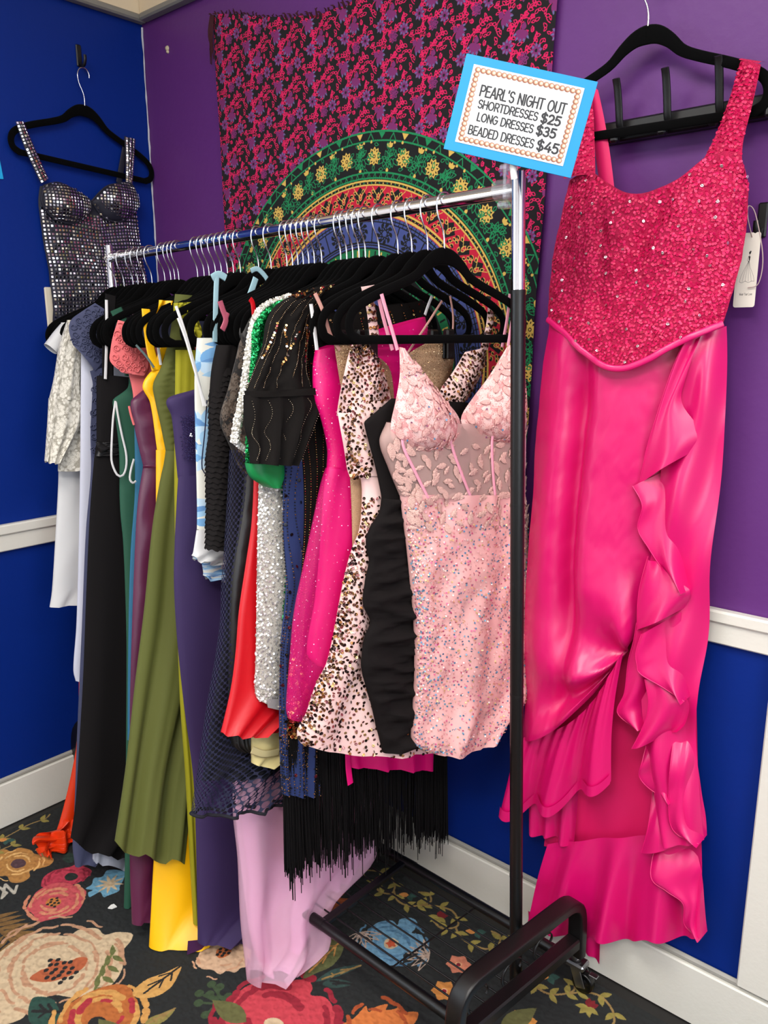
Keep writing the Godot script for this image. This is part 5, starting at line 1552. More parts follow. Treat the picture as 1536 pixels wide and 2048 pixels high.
# mixed-case line on the swing tag, drawn with single strokes
func small_words(p: Paint, c: Color):
	var y := 700.0
	var s := 22.0
	var x := 58.0
	var lower := func(ox: float, kind: String) -> float:
		var q := []
		if kind == "W":
			p.line([Vector2(ox, y - s * 1.3), Vector2(ox + 5, y), Vector2(ox + 10, y - s), Vector2(ox + 15, y), Vector2(ox + 20, y - s * 1.3)], 1.6, c)
			return 24.0
		if kind == "Y":
			p.line([Vector2(ox, y - s * 1.3), Vector2(ox + 8, y - s * 0.6), Vector2(ox + 16, y - s * 1.3)], 1.6, c)
			p.line([Vector2(ox + 8, y - s * 0.6), Vector2(ox + 8, y)], 1.6, c)
			return 18.0
		if kind == "L":
			p.line([Vector2(ox, y - s * 1.3), Vector2(ox, y), Vector2(ox + 11, y)], 1.6, c)
			return 15.0
		if kind == "u":
			p.line([Vector2(ox, y - s * 0.8), Vector2(ox + 1, y - 4), Vector2(ox + 5, y), Vector2(ox + 9, y - 4), Vector2(ox + 10, y - s * 0.8), Vector2(ox + 10, y)], 1.5, c)
			return 14.0
		if kind == "r":
			p.line([Vector2(ox, y - s * 0.8), Vector2(ox, y)], 1.5, c)
			p.line([Vector2(ox, y - s * 0.5), Vector2(ox + 4, y - s * 0.8), Vector2(ox + 8, y - s * 0.75)], 1.5, c)
			return 11.0
		if kind == "v":
			p.line([Vector2(ox, y - s * 0.8), Vector2(ox + 5, y), Vector2(ox + 10, y - s * 0.8)], 1.5, c)
			return 13.0
		for i in 17:
			var an := i / 16.0 * (TAU if kind != "e" else 5.4)
			q.append(Vector2(ox + 6 + 6 * cos(an), y - s * 0.4 - s * 0.4 * sin(an)))
		p.line(q, 1.5, c)
		if kind == "e": p.line([Vector2(ox, y - s * 0.4), Vector2(ox + 12, y - s * 0.4)], 1.5, c)
		if kind == "a": p.line([Vector2(ox + 12, y - s * 0.8), Vector2(ox + 12, y)], 1.5, c)
		return 15.0
	for ch in ["W", "e", "a", "r", "", "Y", "o", "u", "r", "", "L", "o", "v", "e"]:
		if ch == "": x += 10
		else: x += lower.call(x, ch)

# ---------------------------------------------------------------- mirror-tile dress on the blue wall
func disco_dress():
	var h := thing("hanger", "black velvet hanger holding the mirror-tile dress on the blue wall", "hanger", Vector3(0.022, 2.247, 0.222), PI / 2)
	hanger_parts(h)
	h.rotation = Vector3(0, PI / 2, -0.06)
	var o := thing("party_dress", "short dark dress covered in square mirror tiles on the blue wall", "dress", Vector3(0.0, 1.36, 0.24), PI / 2)
	var navy := mat("navy_net", Color(0.055, 0.055, 0.13), 0.7, {"sheen": 0.3})
	var mirror := gem("mirror_tile", 0.12, 1.0)
	var tints := [Color(0.85, 0.83, 0.80), Color(0.75, 0.68, 0.70), Color(0.85, 0.78, 0.62), Color(0.62, 0.50, 0.60), Color(0.70, 0.72, 0.80)]
	var loc := func(v: Vector3) -> Vector3: return v - Vector3(-0.24, 1.36, 0)
	var rows := [Vector4(0, 0, 0.018, 0), Vector4(-0.3852, 1.9192, -0.0802, 1.9284), Vector4(-0.394, 1.8762, -0.0772, 1.8989), Vector4(-0.3944, 1.8285, -0.075, 1.839), Vector4(-0.3912, 1.7723, -0.0698, 1.7909), Vector4(-0.3869, 1.7253, -0.0654, 1.7329), Vector4(-0.381, 1.6778, -0.058, 1.6868), Vector4(-0.3822, 1.6051, -0.0502, 1.6212), Vector4(-0.3835, 1.5301, -0.0453, 1.5401), Vector4(-0.3843, 1.4274, -0.0435, 1.4413), Vector4(-0.3834, 1.3075, -0.0356, 1.3189)]
	for k in range(1, rows.size()):
		rows[k] += Vector4(0.24, -1.36, 0.24, -1.36)
	var bn := FastNoiseLite.new()
	bn.seed = 3
	bn.frequency = 1.0
	var base := body_fn(rows, {"th": 0.022, "nf": 1.0, "fa": 0.0, "fb": 0.0, "open": true, "dip": [0.035, 0.52, 0.30]})
	var bf := func(s: float, t: float) -> Vector3:
		var p: Vector3 = base.call(s, t)
		return p + Vector3(0, 0, 0.006 * bn.get_noise_2d(s * 3.0 + t, t * 6.0) + 0.004 * sin(t * 26.0 + s * 5.0) * smoothstep(0.3, 0.6, t))
	var mb := MB.new()
	mb.grid(40, 60, bf, false, true)
	part("bodice", mb, navy, o)
	var spots := []
	for j in 54:
		for i in 31: spots.append(Vector2((i + 0.5) / 31.0, 0.085 + 0.91 * (j + 0.5) / 54.0))
	sew(o, "mirror_tiles", bf, spots, "tile", 0.0031, mirror, tints, 0.045, 0.0012, 2)
	# moulded cups
	for k in 2:
		var ring: Array = [[Vector3(-0.3893, 1.9168, 0.035), Vector3(-0.3433, 1.9308, 0.035), Vector3(-0.2881, 1.913, 0.035), Vector3(-0.2458, 1.8899, 0.035), Vector3(-0.2593, 1.8489, 0.035), Vector3(-0.3078, 1.8215, 0.035), Vector3(-0.3653, 1.8298, 0.035), Vector3(-0.3987, 1.8672, 0.035)], [Vector3(-0.2458, 1.8899, 0.035), Vector3(-0.1976, 1.9354, 0.035), Vector3(-0.1543, 1.9524, 0.035), Vector3(-0.1091, 1.9596, 0.035), Vector3(-0.0902, 1.9342, 0.035), Vector3(-0.0888, 1.887, 0.035), Vector3(-0.1467, 1.8427, 0.035), Vector3(-0.2056, 1.8457, 0.035)]][k]
		var c := Vector3.ZERO
		for v in ring: c += loc.call(v)
		c /= ring.size()
		var rim := []
		for v in ring: rim.append(loc.call(v))
		rim.append(rim[0])
		var er := even(rim, 48)
		var cf := func(s: float, t: float) -> Vector3:
			var e: Vector3 = poly_at(er, s)
			return e.lerp(c, t) + Vector3(0, 0, 0.006 + 0.030 * sqrt(maxf(0.0, 1.0 - pow(1.0 - t, 2.0))))
		mb = MB.new()
		mb.grid(48, 14, cf, true, true)
		part("cup", mb, navy, o)
		mb = MB.new()
		var wire := []
		for i in 49: wire.append(cf.call(i / 48.0, 0.02))
		mb.tube(wire, 0.003, 8)
		part("cup_seam", mb, navy, o)
		var cs := []
		var lo := Vector2(1e9, 1e9)
		var hi := -lo
		for v in er:
			lo = lo.min(Vector2(v.x, v.y))
			hi = hi.max(Vector2(v.x, v.y))
		var poly := PackedVector2Array()
		for v in er: poly.append(Vector2(v.x, v.y))
		var mm := MultiMesh.new()
		mm.transform_format = MultiMesh.TRANSFORM_3D
		mm.use_colors = true
		mm.mesh = chip_mesh("tile", 0.0031)
		var list := []
		var y := lo.y
		while y < hi.y:
			var x := lo.x
			while x < hi.x:
				if Geometry2D.is_point_in_polygon(Vector2(x, y), poly):
					var dx := (Vector2(x, y) - Vector2(c.x, c.y)) / (hi - lo) * 2.0
					var rr := minf(dx.length(), 0.97)
					list.append([Vector3(x, y, c.z + 0.008 + 0.030 * sqrt(1 - rr * rr)), Vector3(dx.x * 0.8, dx.y * 0.8, 1.0 - 0.5 * rr).normalized()])
				x += 0.0092
			y += 0.0088
		mm.instance_count = list.size()
		var i := 0
		for q in list:
			var n: Vector3 = q[1]
			var ax := Vector3(0, 1, 0).cross(n).normalized()
			mm.set_instance_transform(i, Transform3D(Basis(ax, n.cross(ax), n) * Basis.from_euler(Vector3(0.06 * (h01(i, 3) - 0.5), 0.06 * (h01(i, 4) - 0.5), 0)), q[0]))
			mm.set_instance_color(i, tints[int(h01(i, 8) * 5)])
			i += 1
		var mi := MultiMeshInstance3D.new()
		mi.multimesh = mm
		mi.material_override = mirror
		mi.name = "mirror_tiles"
		mi.set_meta("kind", "stuff")
		o.add_child(mi, true)
	# straps, front ones tiled
	for k in 2:
		var a: Array = [[Vector3(-0.4468, 2.0766, 0.035), Vector3(-0.4276, 2.0064, 0.035), Vector3(-0.3932, 1.9216, 0.035)], [Vector3(-0.1099, 2.0934, 0.035), Vector3(-0.1138, 2.027, 0.035), Vector3(-0.1213, 1.9595, 0.035)]][k]
		var b: Array = [[Vector3(-0.4241, 2.0807, 0.035), Vector3(-0.3986, 2.011, 0.035), Vector3(-0.3695, 1.9381, 0.035)], [Vector3(-0.0718, 2.094, 0.035), Vector3(-0.0846, 2.0241, 0.035), Vector3(-0.0992, 1.9536, 0.035)]][k]
		var pa := []
		var pb := []
		for v in a: pa.append(loc.call(v))
		for v in b: pb.append(loc.call(v))
		var f := loft(o, "strap", navy, pa, pb, 8, 24, func(s, t): return 0.004 * sin(s * PI) + 0.006 * t)
		var sp := []
		for j in 19:
			for i in 3: sp.append(Vector2((i + 0.5) / 3.0, (j + 0.5) / 19.0))
		sew(o, "mirror_tiles", f, sp, "tile", 0.0030, mirror, tints, 0.12, 0.001, 4)
	var bk := []
	for v in [Vector3(-0.0901, 2.0975, 0.02), Vector3(-0.1114, 2.0294, 0.02), Vector3(-0.1311, 1.96, 0.02)]: bk.append(loc.call(v))
	strap(o, "back_strap", navy, bk, 0.010)

# ---------------------------------------------------------------- dresses on the rack
func hung(called: String, label: String, at: Vector3, turn: float, bar_at: Vector3, _turn: float, held: String, o := {}) -> Node3D:
	var h := thing("hanger", "black velvet hanger holding the " + held, "hanger", bar_at, turn, "black velvet hangers on the rack")
	hanger_parts(h, o.get("clips", false), mat("wire_white", Color(0.85, 0.85, 0.86), 0.35, {"metal": 0.5}) if o.get("white", false) else null)
	h.rotation.z = o.get("tilt", 0.0)
	return thing(called, label, o.get("cat", "dress"), at, turn, "dresses hung along the rack")

func rack_dresses():
	far_dresses()
	middle_dresses()
	near_dresses()
	spare_hangers()

func far_dresses():
	# orange gown whose train lies on the rug
	var o := hung("evening_gown", "orange satin gown at the far end of the rack, its train puddled on the rug", Vector3(0.1016, 0, 0.2166), 1.528, Vector3(0.1016, 1.7276, 0.2166), 1.528, "orange satin gown at the far end of the rack")
	var orange := cloth("orange_satin", Color(0.88, 0.22, 0.02), "satin")
	gown(o, "skirt", orange, [Vector4(0.0858, 1.7276, 0, 0), Vector4(-0.1583, 1.4577, 0.1583, 1.4577), Vector4(-0.2045, 1.0207, 0.1817, 1.0207), Vector4(-0.2705, 0.5273, 0.1817, 0.5273), Vector4(-0.3072, 0.3007, 0.1817, 0.3007), Vector4(-0.3444, 0.1866, 0.1817, 0.1866), Vector4(-0.3902, 0.0773, 0.1817, 0.0773), Vector4(-0.4231, 0.0153, -0.0443, 0.009)], {"nf": 4.0, "fa": 0.012, "th": 0.02})
	loft(o, "train", orange, [Vector3(-0.3892, 0.085, 0.141), Vector3(-0.4105, 0.0627, 0.1429), Vector3(-0.4415, 0.0567, 0.1434), Vector3(-0.4756, 0.067, 0.1425), Vector3(-0.4899, 0.0582, 0.1433)], [Vector3(-0.3312, 0.0494, 0.1441), Vector3(-0.3396, 0.009, 0.1494), Vector3(-0.36, 0.009, 0.1523), Vector3(-0.4183, 0.009, 0.1497), Vector3(-0.4562, 0.009, 0.1489)], 30, 24, func(s, t): return Vector3(0, 0.012 * absf(sin(s * 9.0 + t * 4.0)) * (0.4 + t), 0.02 + 0.02 * sin(s * 11.0 + t * 7.0)))
	loft(o, "train", orange, [Vector3(-0.4128, 0.068, 0.1625), Vector3(-0.4459, 0.0456, 0.1644), Vector3(-0.4822, 0.0383, 0.165), Vector3(-0.4687, 0.0091, 0.1675)], [Vector3(-0.3638, 0.0325, 0.1755), Vector3(-0.385, 0.009, 0.1791), Vector3(-0.4162, 0.009, 0.1794), Vector3(-0.4401, 0.009, 0.1792)], 26, 20, func(s, t): return Vector3(0, 0.014 * absf(sin(s * 12.0 + t * 3.0)), 0.02 + 0.018 * sin(s * 8.0 - t * 9.0)))
	# plain white dress
	o = hung("white_dress", "plain white dress with a short sleeve, its straight hem low beside the chair rail", Vector3(0.1497, 0, 0.2186), 1.4931, Vector3(0.1497, 1.7283, 0.2186), 1.4931, "plain white dress at the far end of the rack")
	var white := cloth("white_cotton", Color(0.80, 0.80, 0.80))
	gown(o, "body", white, [Vector4(0.1141, 1.7283, 0, 0), Vector4(-0.2105, 1.5353, 0.1842, 1.5353), Vector4(-0.2299, 1.4594, 0.1842, 1.4594), Vector4(-0.251, 1.3211, 0.1842, 1.3211), Vector4(-0.2759, 1.1259, 0.1842, 1.1259), Vector4(-0.3049, 0.9728, 0.1842, 0.9728), Vector4(-0.342, 0.7922, 0.1842, 0.7922), Vector4(-0.3557, 0.7459, 0.0019, 0.6973)], {"nf": 3.0, "fa": 0.010, "th": 0.02, "ns": 0.012})
	gown(o, "sleeve", white, [Vector4(0.1141, 1.7283, 0.01, 0), Vector4(-0.2154, 1.531, -0.1608, 1.5286), Vector4(-0.2383, 1.5091, -0.1798, 1.4979), Vector4(-0.2581, 1.4873, -0.2255, 1.4595), Vector4(-0.268, 1.4765, -0.2412, 1.4487)], {"th": 0.02, "nf": 1.0, "fa": 0.0})
	# cream lace top
	o = hung("lace_dress", "cream lace dress with a tiered bell sleeve at the far end of the rack", Vector3(0.2023, 0, 0.2209), 1.4931, Vector3(0.2023, 1.7291, 0.2209), 1.4931, "cream lace dress with the bell sleeve")
	var lace := lace_mat("cream_lace", Color(0.86, 0.84, 0.79), Color(0.64, 0.62, 0.57))
	gown(o, "body", lace, [Vector4(0.1126, 1.7291, 0, 0), Vector4(-0.2167, 1.5414, 0.1864, 1.5414), Vector4(-0.2375, 1.4737, 0.1864, 1.4737), Vector4(-0.2593, 1.3791, 0.1864, 1.3791), Vector4(-0.2827, 1.2435, 0.1864, 1.2435), Vector4(-0.3003, 1.1291, 0.0281, 1.1182)], {"nf": 4.0, "fa": 0.008, "th": 0.014, "us": 6.0, "vs": 4.0, "hw": 0.002})
	gown(o, "sleeve", lace, [Vector4(0.1126, 1.7291, 0.016, 0), Vector4(-0.2246, 1.5344, -0.1671, 1.5279), Vector4(-0.2526, 1.474, -0.1892, 1.4732), Vector4(-0.2823, 1.3807, -0.2126, 1.3778), Vector4(-0.3017, 1.3304, -0.2175, 1.3228)], {"nf": 2.0, "fa": 0.004, "th": 0.02, "us": 3.0, "vs": 2.0})
	gown(o, "sleeve_ruffle", lace, [Vector4(0.1126, 1.7291, 0.02, 0), Vector4(-0.3043, 1.3335, -0.2121, 1.3227), Vector4(-0.3186, 1.2617, -0.2289, 1.2545), Vector4(-0.3393, 1.1635, -0.301, 1.1536)], {"nf": 2.5, "fa": 0.008, "th": 0.016, "us": 3.0, "vs": 1.6, "hw": 0.003})
	# white tulle petticoat gown
	o = hung("white_gown", "long white tulle gown showing as a pale strip beside the black gown", Vector3(0.2308, 0, 0.2221), 1.528, Vector3(0.2308, 1.7296, 0.2221), 1.528, "long white tulle gown")
	gown(o, "skirt", cloth("white_tulle", Color(0.80, 0.81, 0.87), "chiffon"), [Vector4(0.1221, 1.7296, 0, 0), Vector4(-0.2076, 1.46, 0.1873, 1.46), Vector4(-0.2598, 1.1344, 0.1873, 1.1344), Vector4(-0.2874, 0.971, 0.1873, 0.971), Vector4(-0.3339, 0.712, 0.1873, 0.712), Vector4(-0.3609, 0.5907, 0.1873, 0.5907), Vector4(-0.3594, 0.5526, -0.0689, 0.4989)], {"nf": 6.0, "fa": 0.012, "th": 0.015, "hw": 0.006})
	# slate blue lace gown
	o = hung("slate_gown", "slate blue gown with a crocheted lace shoulder beside the cream lace dress", Vector3(0.2699, 0, 0.2238), 1.4756, Vector3(0.2699, 1.7302, 0.2238), 1.4756, "slate blue lace gown")
	var slate := cloth("slate_crepe", Color(0.24, 0.26, 0.38), "crepe")
	gown(o, "skirt", slate, [Vector4(0.1255, 1.7302, 0, 0), Vector4(-0.2017, 1.352, 0.1896, 1.352), Vector4(-0.2242, 1.2442, 0.1896, 1.2442), Vector4(-0.2382, 1.1354, 0.1896, 1.1354), Vector4(-0.2754, 0.9742, 0.1896, 0.9742), Vector4(-0.3234, 0.7173, 0.1896, 0.7173), Vector4(-0.3571, 0.5401, 0.1896, 0.5401), Vector4(-0.3872, 0.379, 0.1896, 0.379), Vector4(-0.4215, 0.1887, 0.1896, 0.1887), Vector4(-0.4353, 0.1213, 0.1896, 0.1213), Vector4(-0.4372, 0.0587, -0.2189, 0.009)], {"nf": 5.0, "fa": 0.012, "th": 0.015})
	gown(o, "yoke", slate, [Vector4(0.1255, 1.7302, 0, 0), Vector4(-0.2114, 1.5405, 0.1896, 1.5405), Vector4(-0.2098, 1.4738, 0.1896, 1.4738), Vector4(-0.1931, 1.4128, 0.1896, 1.4128), Vector4(-0.2065, 1.3386, 0.1896, 1.3386)], {"nf": 1.0, "fa": 0.0, "th": 0.012})
	var cap := loft(o, "lace_shoulder", slate, [Vector3(-0.1716, 1.5858, 0.0381), Vector3(-0.2096, 1.5639, 0.0409), Vector3(-0.2445, 1.5399, 0.0439), Vector3(-0.254, 1.5111, 0.0475), Vector3(-0.2484, 1.4744, 0.0521)], [Vector3(-0.1165, 1.5409, 0.0538), Vector3(-0.1368, 1.5002, 0.0589), Vector3(-0.1599, 1.46, 0.0639), Vector3(-0.1789, 1.4267, 0.0681), Vector3(-0.2018, 1.4045, 0.0709)], 16, 20, func(s, t): return 0.008 * sin(s * PI))
	cord_lace(o, cap, slate, 44, 0.08, 0.92, 0.05, 0.95, 0.009)
	var lf := loft(o, "lace_panel", slate, [Vector3(-0.2143, 1.4046, 0.0609), Vector3(-0.2112, 1.3669, 0.0656), Vector3(-0.2197, 1.3269, 0.0706), Vector3(-0.234, 1.2466, 0.0807), Vector3(-0.2389, 1.1722, 0.09)], [Vector3(-0.1763, 1.4128, 0.0598), Vector3(-0.1802, 1.3655, 0.0658), Vector3(-0.1859, 1.3249, 0.0709), Vector3(-0.1975, 1.2436, 0.0811), Vector3(-0.2081, 1.1688, 0.0905)], 6, 24, func(s, t): return 0.006)
	cord_lace(o, lf, slate, 22, 0.1, 0.9, 0.02, 0.98, 0.009)
	# pale organza gown, seen only at its hem
	o = hung("organza_gown", "pale silver organza gown whose pleated hem peeks out under the black gown", Vector3(0.3082, 0, 0.2254), 1.528, Vector3(0.3082, 1.7308, 0.2254), 1.528, "pale silver organza gown")
	gown(o, "skirt", mat("silver_organza", Color(0.66, 0.68, 0.74), 0.5, {"sheen": 0.4, "back": Color(0.3, 0.3, 0.33)}), [Vector4(0.1265, 1.7308, 0, 0), Vector4(-0.1745, 1.4335, 0.1745, 1.4335), Vector4(-0.2461, 1.0598, 0.1906, 1.0598), Vector4(-0.3411, 0.5235, 0.1906, 0.5235), Vector4(-0.4217, 0.0919, -0.32, 0.0099)], {"nf": 12.0, "fa": 0.007, "th": 0.012, "hw": 0.006})
	# black chiffon gown
	o = hung("black_gown", "long black chiffon gown with a bow at the waist and white hanger ribbon", Vector3(0.3769, 0, 0.2284), 1.4931, Vector3(0.3769, 1.7319, 0.2284), 1.4931, "long black chiffon gown")
	var black := cloth("black_chiffon", Color(0.085, 0.078, 0.082), "black")
	gown(o, "bodice", black, [Vector4(0.1099, 1.7319, 0, 0), Vector4(-0.2391, 1.3949, 0.194, 1.3949), Vector4(-0.2415, 1.3781, 0.194, 1.3781), Vector4(-0.2531, 1.294, 0.194, 1.294), Vector4(-0.2628, 1.2239, 0.194, 1.2239)], {"nf": 1.0, "fa": 0.002, "th": 0.02, "dip": [0.02, 0.4, 0.3]})
	gown(o, "lining", black, [Vector4(0.1099, 1.7319, 0, 0), Vector4(-0.261, 1.2264, 0.194, 1.2264), Vector4(-0.276, 1.1778, 0.194, 1.1778), Vector4(-0.3147, 0.9973, 0.194, 0.9973), Vector4(-0.3827, 0.6062, 0.194, 0.6062), Vector4(-0.4501, 0.2395, 0.194, 0.2395), Vector4(-0.4569, 0.1713, -0.2077, 0.13)], {"nf": 6.0, "fa": 0.010, "th": 0.012, "fb": 0.003})
	gown(o, "skirt", black, [Vector4(0.1099, 1.7319, 0.012, 0), Vector4(-0.2681, 1.2255, 0.194, 1.2255), Vector4(-0.2813, 1.1797, 0.194, 1.1797), Vector4(-0.3037, 1.0772, 0.194, 1.0772), Vector4(-0.3198, 1.0002, 0.194, 1.0002), Vector4(-0.353, 0.8197, 0.194, 0.8197), Vector4(-0.3899, 0.6123, 0.194, 0.6123), Vector4(-0.4259, 0.4314, 0.194, 0.4314), Vector4(-0.452, 0.3023, 0.194, 0.3023), Vector4(-0.4799, 0.1993, -0.2547, 0.0653)], {"nf": 3.0, "fa": 0.016, "th": 0.016, "fb": 0.003, "sag": 0.03, "hw": 0.010})
	gown(o, "sash", cloth("black_sash", Color(0.09, 0.085, 0.09), "satin"), [Vector4(0.1099, 1.7319, 0.022, 0), Vector4(-0.2753, 1.2271, -0.1362, 1.2138), Vector4(-0.2714, 1.2058, -0.142, 1.1926), Vector4(-0.2789, 1.1909, -0.1405, 1.1815)], {"nf": 1.0, "fa": 0.0, "th": 0.010, "ns": 0.008})
	loft(o, "bow", cloth("black_sash", Color.BLACK, "satin"), [Vector3(-0.2782, 1.2229, 0.0859), Vector3(-0.2668, 1.227, 0.0855), Vector3(-0.2492, 1.2149, 0.0868)], [Vector3(-0.2809, 1.2107, 0.0923), Vector3(-0.2676, 1.1989, 0.0936), Vector3(-0.2502, 1.205, 0.0929)], 8, 10, func(s, t): return 0.008 * sin(s * PI))
	var wr := cloth("white_ribbon", Color(0.86, 0.86, 0.86), "satin")
	strap(o, "strap", black, [Vector3(-0.175, 1.6036, 0.0241), Vector3(-0.1881, 1.539, 0.0312), Vector3(-0.2029, 1.4615, 0.0397), Vector3(-0.2136, 1.3838, 0.0483)], 0.016)
	strap(o, "hanger_ribbon", wr, [Vector3(-0.1952, 1.5898, 0.0376), Vector3(-0.2044, 1.5131, 0.046), Vector3(-0.2128, 1.4618, 0.0517), Vector3(-0.2258, 1.3873, 0.0599)], 0.0042)
	# dark green gown with the white loop
	o = hung("green_gown", "dark green gown with a long white ribbon loop hanging at its armhole", Vector3(0.4077, 0, 0.2297), 1.528, Vector3(0.4077, 1.7324, 0.2297), 1.528, "dark green gown")
	var green := cloth("forest_crepe", Color(0.10, 0.31, 0.23), "crepe")
	gown(o, "bodice", green, [Vector4(0.136, 1.7324, 0, 0), Vector4(-0.1723, 1.4016, 0.1723, 1.4016), Vector4(-0.1811, 1.3641, 0.1811, 1.3641), Vector4(-0.2005, 1.3507, 0.1949, 1.3507), Vector4(-0.2286, 1.3342, 0.1949, 1.3342), Vector4(-0.2291, 1.2954, 0.1949, 1.2954), Vector4(-0.232, 1.2045, 0.1949, 1.2045), Vector4(-0.2493, 1.0856, 0.1949, 1.0856)], {"nf": 2.0, "fa": 0.004, "th": 0.018})
	gown(o, "skirt", green, [Vector4(0.136, 1.7324, 0.006, 0), Vector4(-0.2516, 1.092, 0.1949, 1.092), Vector4(-0.2573, 1.0374, 0.1949, 1.0374), Vector4(-0.2605, 0.9715, 0.1949, 0.9715), Vector4(-0.278, 0.8143, 0.1949, 0.8143), Vector4(-0.2957, 0.6832, 0.1949, 0.6832), Vector4(-0.3382, 0.422, 0.1949, 0.422), Vector4(-0.3821, 0.1607, 0.1949, 0.1607), Vector4(-0.4087, 0.009, -0.1549, 0.009)], {"nf": 5.0, "fa": 0.014, "th": 0.018, "fb": 0.002})
	strap(o, "strap", green, [Vector3(-0.1869, 1.5665, 0.0286), Vector3(-0.1734, 1.5258, 0.0341), Vector3(-0.1692, 1.4614, 0.0429), Vector3(-0.1711, 1.3939, 0.052)], 0.018)
	strap(o, "ribbon_loop", wr, [Vector3(-0.2335, 1.3331, 0.0763), Vector3(-0.248, 1.2855, 0.0828), Vector3(-0.2641, 1.2099, 0.0931), Vector3(-0.2677, 1.1781, 0.0974), Vector3(-0.2609, 1.1502, 0.1012), Vector3(-0.2513, 1.1398, 0.1026), Vector3(-0.2392, 1.1448, 0.1019), Vector3(-0.2285, 1.167, 0.0989), Vector3(-0.2249, 1.1993, 0.0945), Vector3(-0.2291, 1.2452, 0.0883), Vector3(-0.2322, 1.2971, 0.0812), Vector3(-0.2326, 1.3305, 0.0767)], 0.0030, 0.001, 40)
	# teal gown
	o = hung("teal_gown", "teal blue gown showing as a narrow strip beside the plum satin gown", Vector3(0.4279, 0, 0.2306), 1.528, Vector3(0.4279, 1.7327, 0.2306), 1.528, "teal blue gown")
	gown(o, "body", cloth("teal_crepe", Color(0.15, 0.41, 0.55), "crepe"), [Vector4(0.1475, 1.7327, 0, 0), Vector4(-0.1757, 1.4102, 0.1757, 1.4102), Vector4(-0.1889, 1.2941, 0.1889, 1.2941), Vector4(-0.2113, 1.1392, 0.1957, 1.1392), Vector4(-0.2232, 1.0749, 0.1957, 1.0749), Vector4(-0.252, 0.9607, 0.1957, 0.9607), Vector4(-0.2806, 0.8205, 0.1957, 0.8205), Vector4(-0.3106, 0.6543, 0.1957, 0.6543), Vector4(-0.3435, 0.4621, -0.0924, 0.426)], {"nf": 4.0, "fa": 0.010, "th": 0.014})
	strap(o, "ribbon_loop", wr, [Vector3(-0.2181, 1.184, 0.1009), Vector3(-0.2311, 1.157, 0.1049), Vector3(-0.2376, 1.1345, 0.1082), Vector3(-0.2309, 1.1232, 0.1099), Vector3(-0.2216, 1.1272, 0.1093)], 0.003)
	# coral lace dress
	o = hung("coral_dress", "coral pink dress with a scalloped lace cap sleeve beside the plum satin gown", Vector3(0.4478, 0, 0.2314), 1.4931, Vector3(0.4478, 1.733, 0.2314), 1.4931, "coral pink lace dress")
	var coral := cloth("coral_crepe", Color(0.86, 0.42, 0.43), "crepe")
	gown(o, "body", coral, [Vector4(0.159, 1.733, 0, 0), Vector4(-0.1928, 1.4748, 0.1928, 1.4748), Vector4(-0.1947, 1.4113, 0.1947, 1.4113), Vector4(-0.191, 1.3472, 0.191, 1.3472), Vector4(-0.2043, 1.2734, 0.197, 1.2734)], {"nf": 2.0, "fa": 0.004, "th": 0.012})
	cap = loft(o, "lace_sleeve", coral, [Vector3(-0.2098, 1.5376, 0.0471), Vector3(-0.2297, 1.4977, 0.0534), Vector3(-0.242, 1.4631, 0.0589), Vector3(-0.2468, 1.4334, 0.0636), Vector3(-0.2176, 1.405, 0.0682)], [Vector3(-0.172, 1.5252, 0.057), Vector3(-0.1613, 1.4873, 0.0631), Vector3(-0.1523, 1.4554, 0.0682), Vector3(-0.1475, 1.4233, 0.0733), Vector3(-0.1648, 1.3957, 0.0776)], 16, 18, func(s, t): return 0.006 * sin(s * PI))
	cord_lace(o, cap, coral, 30, 0.10, 0.92, 0.06, 0.96, 0.009)
	loft(o, "sheer_yoke", mat("coral_tulle", Color(0.82, 0.50, 0.48), 0.7, {"back": Color(0.3, 0.1, 0.1)}), [Vector3(-0.147, 1.5127, 0.053), Vector3(-0.1396, 1.4615, 0.0612), Vector3(-0.135, 1.4099, 0.0694)], [Vector3(-0.1266, 1.5063, 0.0541), Vector3(-0.1166, 1.4611, 0.0612), Vector3(-0.1152, 1.4157, 0.0685)], 6, 10, func(s, t): return 0.004)
	# plum satin gown
	o = hung("plum_gown", "plum satin gown with a pleated bodice between the coral and olive dresses", Vector3(0.5393, 0, 0.2353), 1.528, Vector3(0.5393, 1.7344, 0.2353), 1.528, "plum satin gown")
	var plum := cloth("plum_satin", Color(0.33, 0.10, 0.24), "satin")
	gown(o, "bodice", plum, [Vector4(0.1351, 1.7344, 0, 0), Vector4(-0.2037, 1.3695, 0.2005, 1.3695), Vector4(-0.2298, 1.3536, 0.2005, 1.3536), Vector4(-0.2499, 1.3388, 0.2005, 1.3388), Vector4(-0.2512, 1.2958, 0.2005, 1.2958), Vector4(-0.2472, 1.2335, 0.2005, 1.2335), Vector4(-0.241, 1.1753, 0.2005, 1.1753)], {"nf": 2.0, "fa": 0.006, "th": 0.022, "ns": 0.012, "nx": 5.0, "ny": 3.0})
	gown(o, "skirt", plum, [Vector4(0.1351, 1.7344, 0.006, 0), Vector4(-0.2436, 1.1813, 0.2005, 1.1813), Vector4(-0.2584, 1.1394, 0.2005, 1.1394), Vector4(-0.2719, 1.0975, 0.2005, 1.0975), Vector4(-0.292, 1.0129, 0.2005, 1.0129), Vector4(-0.3357, 0.7947, 0.2005, 0.7947), Vector4(-0.3696, 0.6126, 0.2005, 0.6126), Vector4(-0.4093, 0.3674, 0.2005, 0.3674), Vector4(-0.437, 0.1818, 0.2005, 0.1818), Vector4(-0.4509, 0.0577, -0.1873, 0.0091)], {"fl": 0.06, "nf": 4.0, "fa": 0.016, "th": 0.02, "ns": 0.016, "nx": 5.0, "ny": 9.0, "fb": 0.003})
	var seam := []
